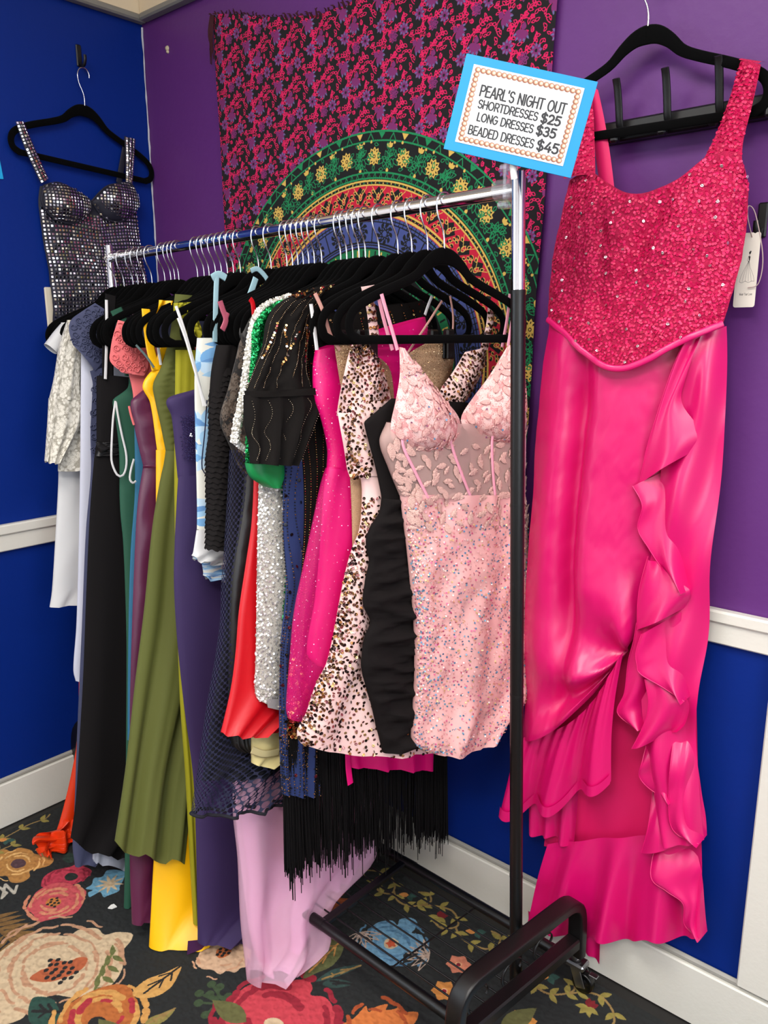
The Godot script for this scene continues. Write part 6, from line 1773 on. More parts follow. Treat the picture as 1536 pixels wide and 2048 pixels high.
	for i in 15: seam.append([Vector3(-0.2589, 1.1808, 0.1048), Vector3(-0.1983, 1.1735, 0.1058)][0].lerp([Vector3(-0.2589, 1.1808, 0.1048), Vector3(-0.1983, 1.1735, 0.1058)][1], i / 14.0))
	strap(o, "waist_seam", plum, seam, 0.003)
	strap(o, "side_seam", coral, [Vector3(-0.2613, 1.3289, 0.0628), Vector3(-0.2594, 1.3068, 0.0658), Vector3(-0.2551, 1.2819, 0.0691)], 0.003)

func lace_mat(key: String, hi: Color, lo: Color) -> StandardMaterial3D:
	var p := Paint.new(512, 512, lo)
	for k in 150:
		var c := Vector2(h01(k, 1) * 512, h01(k, 2) * 512)
		var r := 14.0 + 26.0 * h01(k, 3)
		var q := []
		for i in 30:
			var an := i / 29.0 * (TAU * 1.6)
			q.append(c + Vector2.from_angle(an + k) * r * (1.0 - i / 40.0))
		p.line(q, 2.6, hi)
		for i in 7: p.petal(c, i * TAU / 7 + k, r * 0.7, 5, hi.lightened(0.15), 2.0)
	for k in 700: p.disc(Vector2(h01(k, 5) * 512, h01(k, 6) * 512), 3.0, hi if k % 3 else lo.darkened(0.25))
	var m := painted(key, p.done(), 0.85, 0.2)
	m.uv1_scale = Vector3(1, 1, 1)
	var b := p.im.duplicate() as Image
	b.bump_map_to_normal_map(3.0)
	m.normal_enabled = true
	m.normal_texture = ImageTexture.create_from_image(b)
	m.normal_scale = 1.2
	return m

# corded lace: looping cords sewn onto a surface
func cord_lace(parent: Node, f: Callable, m: Material, n: int, s0: float, s1: float, t0: float, t1: float, r: float):
	var mb := MB.new()
	var k := 0
	for q in scatter(n, s0, s1, t0, t1, 31):
		var p: Vector3 = f.call(q.x, q.y)
		var nn: Vector3 = (f.call(q.x, minf(q.y + 0.01, 1)) - f.call(q.x, maxf(q.y - 0.01, 0))).cross(f.call(minf(q.x + 0.01, 1), q.y) - f.call(maxf(q.x - 0.01, 0), q.y)).normalized()
		var x := nn.cross(Vector3(0.3, 1, 0.1)).normalized()
		var y := nn.cross(x)
		var pts := []
		var turns := 5.0 + 5.0 * h01(k, 2)
		for i in 14:
			var an := h01(k, 1) * TAU + turns * i / 13.0
			var rr := r * (0.35 + 0.75 * i / 13.0)
			pts.append(p + nn * 0.0025 + (x * cos(an) + y * sin(an)) * rr)
		mb.sweep(pts, func(_t): return Vector2(0.0016, 0.0016), nn, 5)
		k += 1
	var o := part("corded_lace", mb, m, parent)
	o.set_meta("kind", "stuff")

func middle_dresses():
	var wr := cloth("white_ribbon", Color.WHITE, "satin")
	# yellow gown
	var o := hung("yellow_gown", "bright yellow gown whose hem stands on the rug beside the olive gown", Vector3(0.5694, 0, 0.2366), 1.4931, Vector3(0.5694, 1.7349, 0.2366), 1.4931, "bright yellow gown")
	var yellow := cloth("yellow_satin", Color(0.97, 0.73, 0.0), "satin")
	gown(o, "skirt", yellow, [Vector4(0.1558, 1.7349, 0, 0), Vector4(-0.2161, 1.2188, 0.2022, 1.2188), Vector4(-0.2551, 0.9742, 0.2022, 0.9742), Vector4(-0.3305, 0.4837, 0.2022, 0.4837), Vector4(-0.3605, 0.3132, 0.2022, 0.3132), Vector4(-0.3928, 0.1707, 0.2022, 0.1707), Vector4(-0.4266, 0.01, -0.3187, 0.009)], {"fl": 0.098, "nf": 1.4, "fa": 0.006, "th": 0.02})
	gown(o, "bodice", yellow, [Vector4(0.1558, 1.7349, 0, 0), Vector4(-0.1759, 1.4189, 0.1759, 1.4189), Vector4(-0.2023, 1.4088, 0.2022, 1.4088), Vector4(-0.2278, 1.3757, 0.2022, 1.3757), Vector4(-0.2139, 1.3359, 0.2022, 1.3359), Vector4(-0.2134, 1.2185, 0.2022, 1.2185)], {"nf": 3.0, "fa": 0.006, "th": 0.016, "ns": 0.014})
	strap(o, "strap", yellow, [Vector3(-0.194, 1.5625, 0.0369), Vector3(-0.1966, 1.512, 0.0447), Vector3(-0.1962, 1.4636, 0.0523), Vector3(-0.1904, 1.4148, 0.0599)], 0.012)
	strap(o, "strap", yellow, [Vector3(-0.1559, 1.4752, 0.0505), Vector3(-0.1713, 1.4485, 0.0546), Vector3(-0.1849, 1.4146, 0.0599)], 0.010)
	loft(o, "tied_bodice", yellow, [Vector3(-0.1606, 1.5846, 0.0434), Vector3(-0.1731, 1.5578, 0.0476), Vector3(-0.1857, 1.53, 0.0519)], [Vector3(-0.122, 1.5832, 0.0436), Vector3(-0.1235, 1.5562, 0.0478), Vector3(-0.1418, 1.5291, 0.0521)], 10, 10, func(s, t): return 0.006 * sin(s * 9.0 + t * 4.0))
	strap(o, "hanger_ribbon", wr, [Vector3(-0.1807, 1.4756, 0.0604), Vector3(-0.1809, 1.4574, 0.0632), Vector3(-0.1803, 1.4269, 0.068)], 0.004)
	strap(o, "hanger_ribbon", cloth("grey_ribbon", Color(0.35, 0.42, 0.42), "satin"), [Vector3(-0.2395, 1.4763, 0.0603), Vector3(-0.2173, 1.4496, 0.0644), Vector3(-0.2003, 1.4214, 0.0688)], 0.003)
	# olive chiffon gown
	o = hung("olive_gown", "olive green chiffon gown with a wide flared skirt and gathered bodice", Vector3(0.6213, 0, 0.2388), 1.4582, Vector3(0.6213, 1.7357, 0.2388), 1.4582, "olive green chiffon gown")
	var olive := cloth("olive_chiffon", Color(0.33, 0.35, 0.13), "chiffon")
	gown(o, "bodice", olive, [Vector4(0.1347, 1.7357, 0, 0), Vector4(-0.1643, 1.4755, -0.0973, 1.4797), Vector4(-0.189, 1.424, -0.0836, 1.4247), Vector4(-0.2177, 1.3804, -0.0614, 1.376), Vector4(-0.217, 1.3381, -0.0597, 1.3352), Vector4(-0.2114, 1.283, -0.0611, 1.2713), Vector4(-0.2061, 1.215, -0.0777, 1.2046)], {"nf": 2.0, "fa": 0.004, "th": 0.018, "ripple": [0.0022, 420.0]})
	gown(o, "skirt", olive, [Vector4(0.1347, 1.7357, 0.012, 0), Vector4(-0.2115, 1.2217, -0.084, 1.2103), Vector4(-0.2213, 1.1896, -0.0791, 1.1713), Vector4(-0.2356, 1.1545, -0.0727, 1.1318), Vector4(-0.2722, 1.0443, -0.0747, 1.0081), Vector4(-0.3222, 0.847, -0.0893, 0.7918), Vector4(-0.3693, 0.6782, -0.1434, 0.6179), Vector4(-0.419, 0.4885, -0.2436, 0.4234), Vector4(-0.4717, 0.3123, -0.3075, 0.199)], {"nf": 2.3, "fa": 0.020, "th": 0.022, "fb": 0.004, "sag": 0.012, "hw": 0.014, "ph": 2.0, "nu": 60})
	loft(o, "halter", olive, [Vector3(-0.1358, 1.5985, 0.0305), Vector3(-0.1466, 1.5599, 0.0357), Vector3(-0.1579, 1.5177, 0.0414), Vector3(-0.1709, 1.4733, 0.0474)], [Vector3(-0.0781, 1.5954, 0.0309), Vector3(-0.0857, 1.5609, 0.0355), Vector3(-0.0945, 1.5179, 0.0413), Vector3(-0.1033, 1.4749, 0.0471)], 10, 14, func(s, t): return 0.008 * sin(s * PI))
	# chartreuse gown
	o = hung("chartreuse_gown", "yellow-green gown showing as a strip between the olive and indigo gowns", Vector3(0.6735, 0, 0.2411), 1.4931, Vector3(0.6735, 1.7365, 0.2411), 1.4931, "yellow-green chartreuse gown")
	var chart := cloth("chartreuse_crepe", Color(0.60, 0.58, 0.06), "chiffon")
	gown(o, "skirt", chart, [Vector4(0.1277, 1.7365, 0, 0), Vector4(-0.1807, 1.4643, -0.0856, 1.4627), Vector4(-0.2343, 1.1082, -0.166, 1.0982), Vector4(-0.2873, 0.6417, -0.2054, 0.6152), Vector4(-0.3017, 0.4327, -0.1923, 0.3899), Vector4(-0.3198, 0.2162, -0.2079, 0.1699), Vector4(-0.3334, 0.0507, -0.2147, 0.0105)], {"nf": 4.0, "fa": 0.012, "th": 0.014})
	gown(o, "crumpled_bodice", chart, [Vector4(0.1277, 1.7365, 0.012, 0), Vector4(-0.1772, 1.5744, -0.1194, 1.5781), Vector4(-0.1786, 1.5464, -0.117, 1.5353), Vector4(-0.1619, 1.5114, -0.1123, 1.509), Vector4(-0.1588, 1.4759, -0.1199, 1.4754)], {"nf": 3.0, "fa": 0.010, "th": 0.014, "ns": 0.02})
	# indigo gown
	o = hung("indigo_gown", "long indigo gown with a beaded strapless bodice beside the olive gown", Vector3(0.8024, 0, 0.2466), 1.528, Vector3(0.8024, 1.7385, 0.2466), 1.528, "long indigo gown")
	var indigo := cloth("indigo_crepe", Color(0.18, 0.11, 0.30), "crepe")
	gown(o, "bodice", indigo, [Vector4(0.0791, 1.7385, 0, 0), Vector4(-0.2219, 1.3762, -0.1073, 1.375), Vector4(-0.2902, 1.361, -0.0797, 1.3568), Vector4(-0.2852, 1.3183, -0.0857, 1.303), Vector4(-0.2852, 1.2429, -0.0944, 1.2248), Vector4(-0.2862, 1.1802, -0.1048, 1.1586)], {"nf": 2.0, "fa": 0.003, "th": 0.02, "dip": [0.02, 0.5, 0.4]})
	gown(o, "skirt", indigo, [Vector4(0.0791, 1.7385, 0.004, 0), Vector4(-0.2881, 1.1855, 0.2118, 1.1855), Vector4(-0.2983, 1.1331, 0.2118, 1.1331), Vector4(-0.3143, 1.0433, 0.2118, 1.0433), Vector4(-0.3285, 0.9469, 0.2118, 0.9469), Vector4(-0.3361, 0.818, 0.2118, 0.818), Vector4(-0.3373, 0.6623, 0.2118, 0.6623), Vector4(-0.3333, 0.4772, 0.2118, 0.4772), Vector4(-0.3399, 0.3614, 0.2118, 0.3614), Vector4(-0.3636, 0.1127, 0.2118, 0.1127), Vector4(-0.368, 0.0503, -0.2664, 0.0162)], {"fl": 0.044, "nf": 1.8, "fa": 0.010, "th": 0.022, "ph": 1.1})
	var bf := body_fn([Vector4(0.0791, 1.7385, 0.012, 0), Vector4(-0.2727, 1.3238, -0.1225, 1.3173), Vector4(-0.2768, 1.268, -0.1297, 1.2537), Vector4(-0.2795, 1.223, -0.135, 1.2063)], {"th": 0.014, "nf": 2.0, "fa": 0.003, "open": true})
	sew(o, "beading", bf, scatter(420, 0.0, 0.5, 0.0, 1.0), "bead", 0.0016, gem("indigo_bead", 0.3, 0.3), [Color(0.02, 0.015, 0.08), Color(0.03, 0.02, 0.10)], 0.4, 0.001)
	sew(o, "beading", bf, [Vector2(0.12, 0.42), Vector2(0.13, 0.47), Vector2(0.11, 0.46)], "bead", 0.0025, gem("clear_bead", 0.1, 0.2), [Color(0.9, 0.9, 0.95)], 0.2, 0.003)
	loft(o, "hem_corner", cloth("violet_lining", Color(0.25, 0.06, 0.28), "crepe"), [Vector3(-0.3845, 0.0547, 0.1133), Vector3(-0.3914, 0.0207, 0.116)], [Vector3(-0.294, 0.009, 0.1176), Vector3(-0.3399, 0.009, 0.1183)], 8, 6, func(s, t): return 0.004)
	# white and blue floral dress
	o = hung("floral_dress", "white dress with watery blue flowers and a ruffled hem beside the indigo gown", Vector3(0.9098, 0, 0.2512), 1.4582, Vector3(0.9098, 1.7402, 0.2512), 1.4582, "white dress with watery blue flowers")
	var p := Paint.new(512, 1024, Color(0.84, 0.84, 0.80))
	for k in 70:
		var c := Vector2(h01(k, 1) * 512, h01(k, 2) * 1024)
		for j in 6: p.petal(c, j * 1.05 + k, 50 + 60 * h01(k, 3), 18, [Color(0.42, 0.62, 0.80), Color(0.58, 0.74, 0.86), Color(0.70, 0.80, 0.88)][(j + k) % 3])
		p.petal(c, k * 1.7, 120, 12, Color(0.36, 0.54, 0.74))
	var fl := painted("floral_print", p.done(), 0.85, 0.2)
	gown(o, "body", fl, [Vector4(0.0468, 1.7402, 0, 0), Vector4(-0.2541, 1.4932, 0.2176, 1.4932), Vector4(-0.2672, 1.4144, 0.2176, 1.4144), Vector4(-0.2781, 1.2647, 0.2176, 1.2647), Vector4(-0.2837, 1.1739, 0.2176, 1.1739), Vector4(-0.2894, 1.0954, 0.2176, 1.0954), Vector4(-0.2964, 1.0451, 0.2176, 1.0451), Vector4(-0.3071, 1.0102, -0.1315, 0.966)], {"nf": 3.0, "fa": 0.010, "th": 0.018, "fb": 0.003})
	gown(o, "hem_ruffle", fl, [Vector4(0.0468, 1.7402, -0.004, 0), Vector4(-0.2883, 1.0255, 0.2176, 1.0255), Vector4(-0.2831, 0.9836, 0.2176, 0.9836), Vector4(-0.2827, 0.9589, -0.1333, 0.907)], {"nf": 5.0, "fa": 0.010, "th": 0.016, "hw": 0.006})
	gown(o, "hem_ruffle", cloth("white_cotton", Color.WHITE), [Vector4(0.0468, 1.7402, 0.01, 0), Vector4(-0.2981, 1.0758, 0.2176, 1.0758), Vector4(-0.3095, 1.0322, 0.2176, 1.0322), Vector4(-0.3147, 1.0149, -0.2077, 0.9629)], {"nf": 4.0, "fa": 0.010, "th": 0.018, "hw": 0.006})
	strap(o, "hanger_ribbon", wr, [Vector3(-0.3169, 1.5584, 0.0435), Vector3(-0.3046, 1.518, 0.0454), Vector3(-0.2927, 1.4686, 0.0477), Vector3(-0.281, 1.414, 0.0503), Vector3(-0.2697, 1.3496, 0.0533)], 0.0036)
	strap(o, "hanger_ribbon", wr, [Vector3(-0.3157, 1.5342, 0.0466), Vector3(-0.3013, 1.4894, 0.0487), Vector3(-0.2894, 1.4395, 0.0511), Vector3(-0.2772, 1.3885, 0.0535), Vector3(-0.266, 1.3495, 0.0553)], 0.0030)
	var ice := cloth("ice_satin", Color(0.58, 0.72, 0.76), "satin")
	strap(o, "strap", ice, [Vector3(-0.2047, 1.6303, 0.0251), Vector3(-0.2111, 1.5841, 0.0273), Vector3(-0.2169, 1.5313, 0.0298), Vector3(-0.2221, 1.4845, 0.032)], 0.0065)
	strap(o, "strap", ice, [Vector3(-0.218, 1.6194, 0.0257), Vector3(-0.2, 1.6274, 0.0253), Vector3(-0.1831, 1.6208, 0.0256)], 0.008)
	strap(o, "strap", ice, [Vector3(-0.0974, 1.6414, -0.0054), Vector3(-0.0794, 1.6467, -0.0056), Vector3(-0.0599, 1.6321, -0.0049), Vector3(-0.0499, 1.6168, -0.0042)], 0.006)
	strap(o, "strap", ice, [Vector3(-0.085, 1.6265, -0.0047), Vector3(-0.1042, 1.5883, -0.0029), Vector3(-0.1223, 1.5635, -0.0017)], 0.008)
	strap(o, "tie", cloth("navy_cord", Color(0.06, 0.09, 0.22)), [Vector3(-0.2584, 1.3615, 0.0477), Vector3(-0.269, 1.2973, 0.0507), Vector3(-0.282, 1.233, 0.0537), Vector3(-0.2827, 1.211, 0.0548), Vector3(-0.2749, 1.2013, 0.0552), Vector3(-0.2671, 1.2048, 0.0551)], 0.0016)
	# black tiered-sleeve dress
	o = hung("ruffled_dress", "black dress with a long sleeve of narrow ruffled tiers", Vector3(0.9301, 0, 0.2521), 1.4931, Vector3(0.9301, 1.7405, 0.2521), 1.4931, "black dress with the ruffled tier sleeve")
	var coal := cloth("charcoal_jersey", Color(0.10, 0.09, 0.09), "black")
	gown(o, "body", coal, [Vector4(0.0589, 1.7405, 0, 0), Vector4(-0.219, 1.4781, 0.2177, 1.4781), Vector4(-0.2364, 1.4035, 0.2177, 1.4035), Vector4(-0.2408, 1.251, 0.2177, 1.251), Vector4(-0.237, 1.127, -0.0869, 1.1161)], {"nf": 2.0, "fa": 0.004, "th": 0.014})
	gown(o, "sleeve", coal, [Vector4(0.0589, 1.7405, 0.02, 0), Vector4(-0.237, 1.4784, -0.1885, 1.4778), Vector4(-0.2546, 1.4262, -0.2013, 1.4244), Vector4(-0.2657, 1.3631, -0.2151, 1.3602), Vector4(-0.2684, 1.3099, -0.2228, 1.3062), Vector4(-0.2823, 1.2443, -0.2318, 1.2388), Vector4(-0.2905, 1.1602, -0.2412, 1.1531), Vector4(-0.3037, 1.0515, -0.2496, 1.0366)], {"nf": 1.0, "fa": 0.002, "th": 0.020})
	var tab := row_table([Vector4(0.0589, 1.7405, 0.02, 0), Vector4(-0.2528, 1.4314, -0.2035, 1.4288), Vector4(-0.2694, 1.3634, -0.2151, 1.3602), Vector4(-0.2734, 1.3103, -0.2241, 1.3063), Vector4(-0.2885, 1.245, -0.2318, 1.2388), Vector4(-0.2955, 1.1609, -0.2412, 1.1531), Vector4(-0.309, 1.0491, -0.2486, 1.033)])
	for k in 34:
		var t0 := k / 34.0
		var r := row_at(tab, t0)
		var mb := MB.new()
		var kk: float = [Vector4(0.0589, 1.7405, 0, 0), Vector4(-0.2911, 1.2562, 0.2177, 1.2562)][0].x
		var yb: float = [Vector4(0.0589, 1.7405, 0, 0), Vector4(-0.2911, 1.2562, 0.2177, 1.2562)][0].y
		mb.grid(36, 3, func(s, t):
			var cu := -cos(s * TAU)
			var sn := sin(s * TAU)
			var pp := Vector2(r.x, r.y).lerp(Vector2(r.z, r.w), (cu * (0.90 + 0.20 * t) + 1) * 0.5)
			var y: float = pp.y - 0.017 * t + 0.0022 * t * sin(s * 60.0 + k)
			return Vector3(pp.x, y, 0.02 + kk * (yb - y) + (0.020 + 0.005 * t + 0.0018 * t * sin(s * 75.0 + k * 2.0)) * sn), true, true)
		part("tier", mb, coal, o)
	# navy fishnet dress
	o = hung("fishnet_dress", "navy fishnet dress whose honeycomb net skirt hangs over the indigo and pink gowns", Vector3(0.9681, 0, 0.2537), 1.528, Vector3(0.9681, 1.7411, 0.2537), 1.528, "navy fishnet dress")
	var np := Image.create(256, 256, false, Image.FORMAT_RGBA8)
	np.fill(Color(0.09, 0.10, 0.22, 1.0))
	for yy in 4:
		for xx in 4:
			for half in 2:
				var c := Vector2((xx + 0.5 * half + 0.25) * 64, (yy + 0.5 * half + 0.25) * 64)
				for y in range(-20, 21):
					var wd := int(20.0 * sqrt(maxf(0.0, 1.0 - y * y / 410.0)))
					for x in range(-wd, wd + 1):
						np.set_pixel(posmod(int(c.x) + x, 256), posmod(int(c.y) + y, 256), Color(0.09, 0.10, 0.22, 0.0))
	var net := mat("navy_fishnet", Color.WHITE, 0.8)
	net.albedo_texture = ImageTexture.create_from_image(np)
	net.transparency = BaseMaterial3D.TRANSPARENCY_ALPHA_SCISSOR
	net.alpha_scissor_threshold = 0.5
	var rows := [Vector4(0.1074, 1.7411, 0.012, 0), Vector4(-0.2726, 1.2621, 0.2189, 1.2621), Vector4(-0.2929, 1.1589, 0.2189, 1.1589), Vector4(-0.317, 1.0455, 0.2189, 1.0455), Vector4(-0.3316, 0.984, 0.2189, 0.984), Vector4(-0.3439, 0.9112, 0.2189, 0.9112), Vector4(-0.3686, 0.8309, 0.2189, 0.8309), Vector4(-0.4028, 0.7348, 0.2189, 0.7348), Vector4(-0.4376, 0.6238, 0.2189, 0.6238), Vector4(-0.4674, 0.5294, -0.2335, 0.4508)]
	gown(o, "net_skirt", net, rows, {"nf": 3.0, "fa": 0.012, "fb": 0.003, "th": 0.020, "us": 14.0, "vs": 15.0, "nu": 72, "sag": 0.006})
	gown(o, "lining", cloth("navy_jersey", Color(0.035, 0.035, 0.09)), [Vector4(0.1074, 1.7411, 0, 0), Vector4(-0.2564, 1.2806, 0.2189, 1.2806), Vector4(-0.2796, 1.1552, 0.2189, 1.1552), Vector4(-0.304, 1.0406, 0.2189, 1.0406), Vector4(-0.3262, 0.9035, 0.2189, 0.9035), Vector4(-0.3488, 0.8215, 0.2189, 0.8215), Vector4(-0.3824, 0.7236, 0.2189, 0.7236), Vector4(-0.4177, 0.6109, 0.2189, 0.6109), Vector4(-0.4266, 0.5822, -0.2531, 0.5178)], {"nf": 6.0, "fa": 0.014, "fb": 0.003, "th": 0.010})
	var f := body_fn(rows, {"nf": 3.0, "fa": 0.012, "fb": 0.003, "th": 0.020, "sag": 0.006})
	var ed := MB.new()
	var loop := []
	for i in 73: loop.append(f.call(i / 72.0, 1.0))
	ed.tube(loop, 0.0035, 6)
	part("net_hem", ed, cloth("navy_jersey", Color.BLACK), o)
	# light pink chiffon gown with a sheer overlay and a train
	o = hung("pink_gown", "pale pink chiffon gown with a sheer overlay trailing on the rug", Vector3(0.9491, 0, 0.2529), 1.528, Vector3(0.9491, 1.7408, 0.2529), 1.528, "pale pink chiffon gown")
	var pinkc := cloth("baby_pink", Color(0.90, 0.66, 0.82), "chiffon")
	gown(o, "lining", pinkc, [Vector4(0.0868, 1.7408, 0, 0), Vector4(-0.2177, 1.2524, 0.2177, 1.2524), Vector4(-0.2619, 0.9233, 0.2181, 0.9233), Vector4(-0.3072, 0.5859, 0.2181, 0.5859), Vector4(-0.3239, 0.433, -0.0445, 0.346), Vector4(-0.3241, 0.3242, -0.0501, 0.2107), Vector4(-0.322, 0.1966, -0.0749, 0.1399), Vector4(-0.3144, 0.0885, -0.1091, 0.0609), Vector4(-0.2911, 0.009, -0.2232, 0.009)], {"nf": 1.7, "fa": 0.018, "th": 0.022, "fb": 0.003})
	var sheer := mat("pink_sheer", Color(0.92, 0.74, 0.84), 0.6, {"alpha": 0.42})
	gown(o, "overlay", sheer, [Vector4(0.0868, 1.7408, 0.024, 0), Vector4(-0.2966, 0.8243, 0.2181, 0.8243), Vector4(-0.3268, 0.6027, 0.2181, 0.6027), Vector4(-0.3458, 0.4539, 0.0921, 0.2773), Vector4(-0.3461, 0.3472, 0.0603, 0.1489), Vector4(-0.3545, 0.2055, -0.1081, 0.1149), Vector4(-0.3545, 0.0978, -0.1534, 0.0364), Vector4(-0.3536, 0.0446, -0.2635, 0.0457)], {"fl": 0.055, "nf": 2.0, "fa": 0.018, "th": 0.030, "fb": 0.003})
	gown(o, "train", pinkc, [Vector4(0.0868, 1.7408, 0.006, 0), Vector4(-0.1388, 0.4434, 0.1033, 0.3392), Vector4(-0.1358, 0.3237, 0.104, 0.209), Vector4(-0.1222, 0.2229, 0.0812, 0.1354), Vector4(-0.1082, 0.1194, -0.0022, 0.1253)], {"nf": 3.0, "fa": 0.014, "th": 0.014})
	strap(o, "strap", cloth("dusty_pink", Color(0.66, 0.32, 0.40), "satin"), [Vector3(-0.2465, 1.5688, 0.0349), Vector3(-0.2411, 1.5506, 0.0365), Vector3(-0.2359, 1.5302, 0.0383), Vector3(-0.2473, 1.5096, 0.0401)], 0.007)
	strap(o, "strap", cloth("dusty_pink", Color.WHITE, "satin"), [Vector3(-0.2291, 1.5446, 0.037), Vector3(-0.2391, 1.525, 0.0387), Vector3(-0.2455, 1.5137, 0.0397)], 0.005)
	# black satin dress with lace bodice and gathered hem
	o = hung("satin_dress", "black satin dress with a sheer lace bodice and gathered hem beside the red dress", Vector3(0.9871, 0, 0.2545), 1.4931, Vector3(0.9871, 1.7414, 0.2545), 1.4931, "black satin dress")
	var bs := cloth("black_satin", Color(0.05, 0.045, 0.045), "satin")
	gown(o, "skirt", bs, [Vector4(0.1124, 1.7414, 0.008, 0), Vector4(-0.2468, 1.2072, 0.2202, 1.2072), Vector4(-0.2586, 1.1553, 0.2202, 1.1553), Vector4(-0.2744, 1.1019, 0.2202, 1.1019), Vector4(-0.2973, 1.0328, 0.2202, 1.0328), Vector4(-0.3122, 0.9765, 0.2202, 0.9765), Vector4(-0.3275, 0.8878, 0.2202, 0.8878), Vector4(-0.3425, 0.7822, 0.2202, 0.7822), Vector4(-0.3553, 0.7031, 0.2202, 0.7031), Vector4(-0.3568, 0.6532, -0.2209, 0.5955)], {"nf": 3.0, "fa": 0.012, "th": 0.022, "ns": 0.012, "nx": 4.0, "ny": 8.0})
	gown(o, "gathered_hem", bs, [Vector4(0.1124, 1.7414, 0.014, 0), Vector4(-0.3575, 0.6691, -0.224, 0.6179), Vector4(-0.3557, 0.6438, -0.2309, 0.5968), Vector4(-0.3404, 0.6244, -0.2345, 0.591)], {"nf": 14.0, "fa": 0.006, "fb": 0.005, "th": 0.020, "nu": 80})
	gown(o, "lace_bodice", lace_mat("black_lace", Color(0.24, 0.19, 0.15), Color(0.07, 0.06, 0.055)), [Vector4(0.1124, 1.7414, 0, 0), Vector4(-0.2105, 1.5147, 0.2105, 1.5147), Vector4(-0.2202, 1.4785, 0.2202, 1.4785), Vector4(-0.2597, 1.3866, 0.2202, 1.3866), Vector4(-0.2873, 1.3262, 0.2202, 1.3262), Vector4(-0.272, 1.2728, 0.2202, 1.2728), Vector4(-0.2435, 1.1994, 0.2202, 1.1994)], {"nf": 2.0, "fa": 0.004, "th": 0.02, "us": 2.0, "vs": 1.0})
	loft(o, "sheer_cap_sleeve", mat("black_sheer", Color(0.07, 0.06, 0.055), 0.5, {"alpha": 0.75}), [Vector3(-0.1707, 1.5654, 0.0418), Vector3(-0.2011, 1.5484, 0.0437), Vector3(-0.2218, 1.5247, 0.0464), Vector3(-0.2323, 1.5013, 0.049), Vector3(-0.2252, 1.4787, 0.0515)], [Vector3(-0.1715, 1.5592, 0.0425), Vector3(-0.1856, 1.5301, 0.0458), Vector3(-0.1959, 1.5094, 0.0481), Vector3(-0.2062, 1.4888, 0.0504), Vector3(-0.2165, 1.4684, 0.0527)], 8, 14, func(s, t): return 0.012 * sin(s * PI))
	# pale yellow dress, seen only at its hem
	o = hung("lemon_dress", "pale lemon dress whose hem shows below the black satin dress", Vector3(1.0061, 0, 0.2553), 1.528, Vector3(1.0061, 1.7417, 0.2553), 1.528, "pale lemon dress")
	gown(o, "body", cloth("lemon_crepe", Color(0.85, 0.79, 0.55), "chiffon"), [Vector4(0.1167, 1.7417, 0, 0), Vector4(-0.2095, 1.3642, 0.2095, 1.3642), Vector4(-0.2769, 0.9457, 0.2205, 0.9457), Vector4(-0.326, 0.6498, 0.2205, 0.6498), Vector4(-0.3303, 0.5994, -0.2544, 0.5685)], {"nf": 2.0, "fa": 0.006, "th": 0.016, "sag": 0.006})
	strap(o, "hem_band", cloth("lemon_lining", Color(0.80, 0.75, 0.55), "chiffon"), [Vector3(-0.3399, 0.6401, 0.1486), Vector3(-0.3107, 0.6195, 0.151), Vector3(-0.2723, 0.6088, 0.1522)], 0.008)

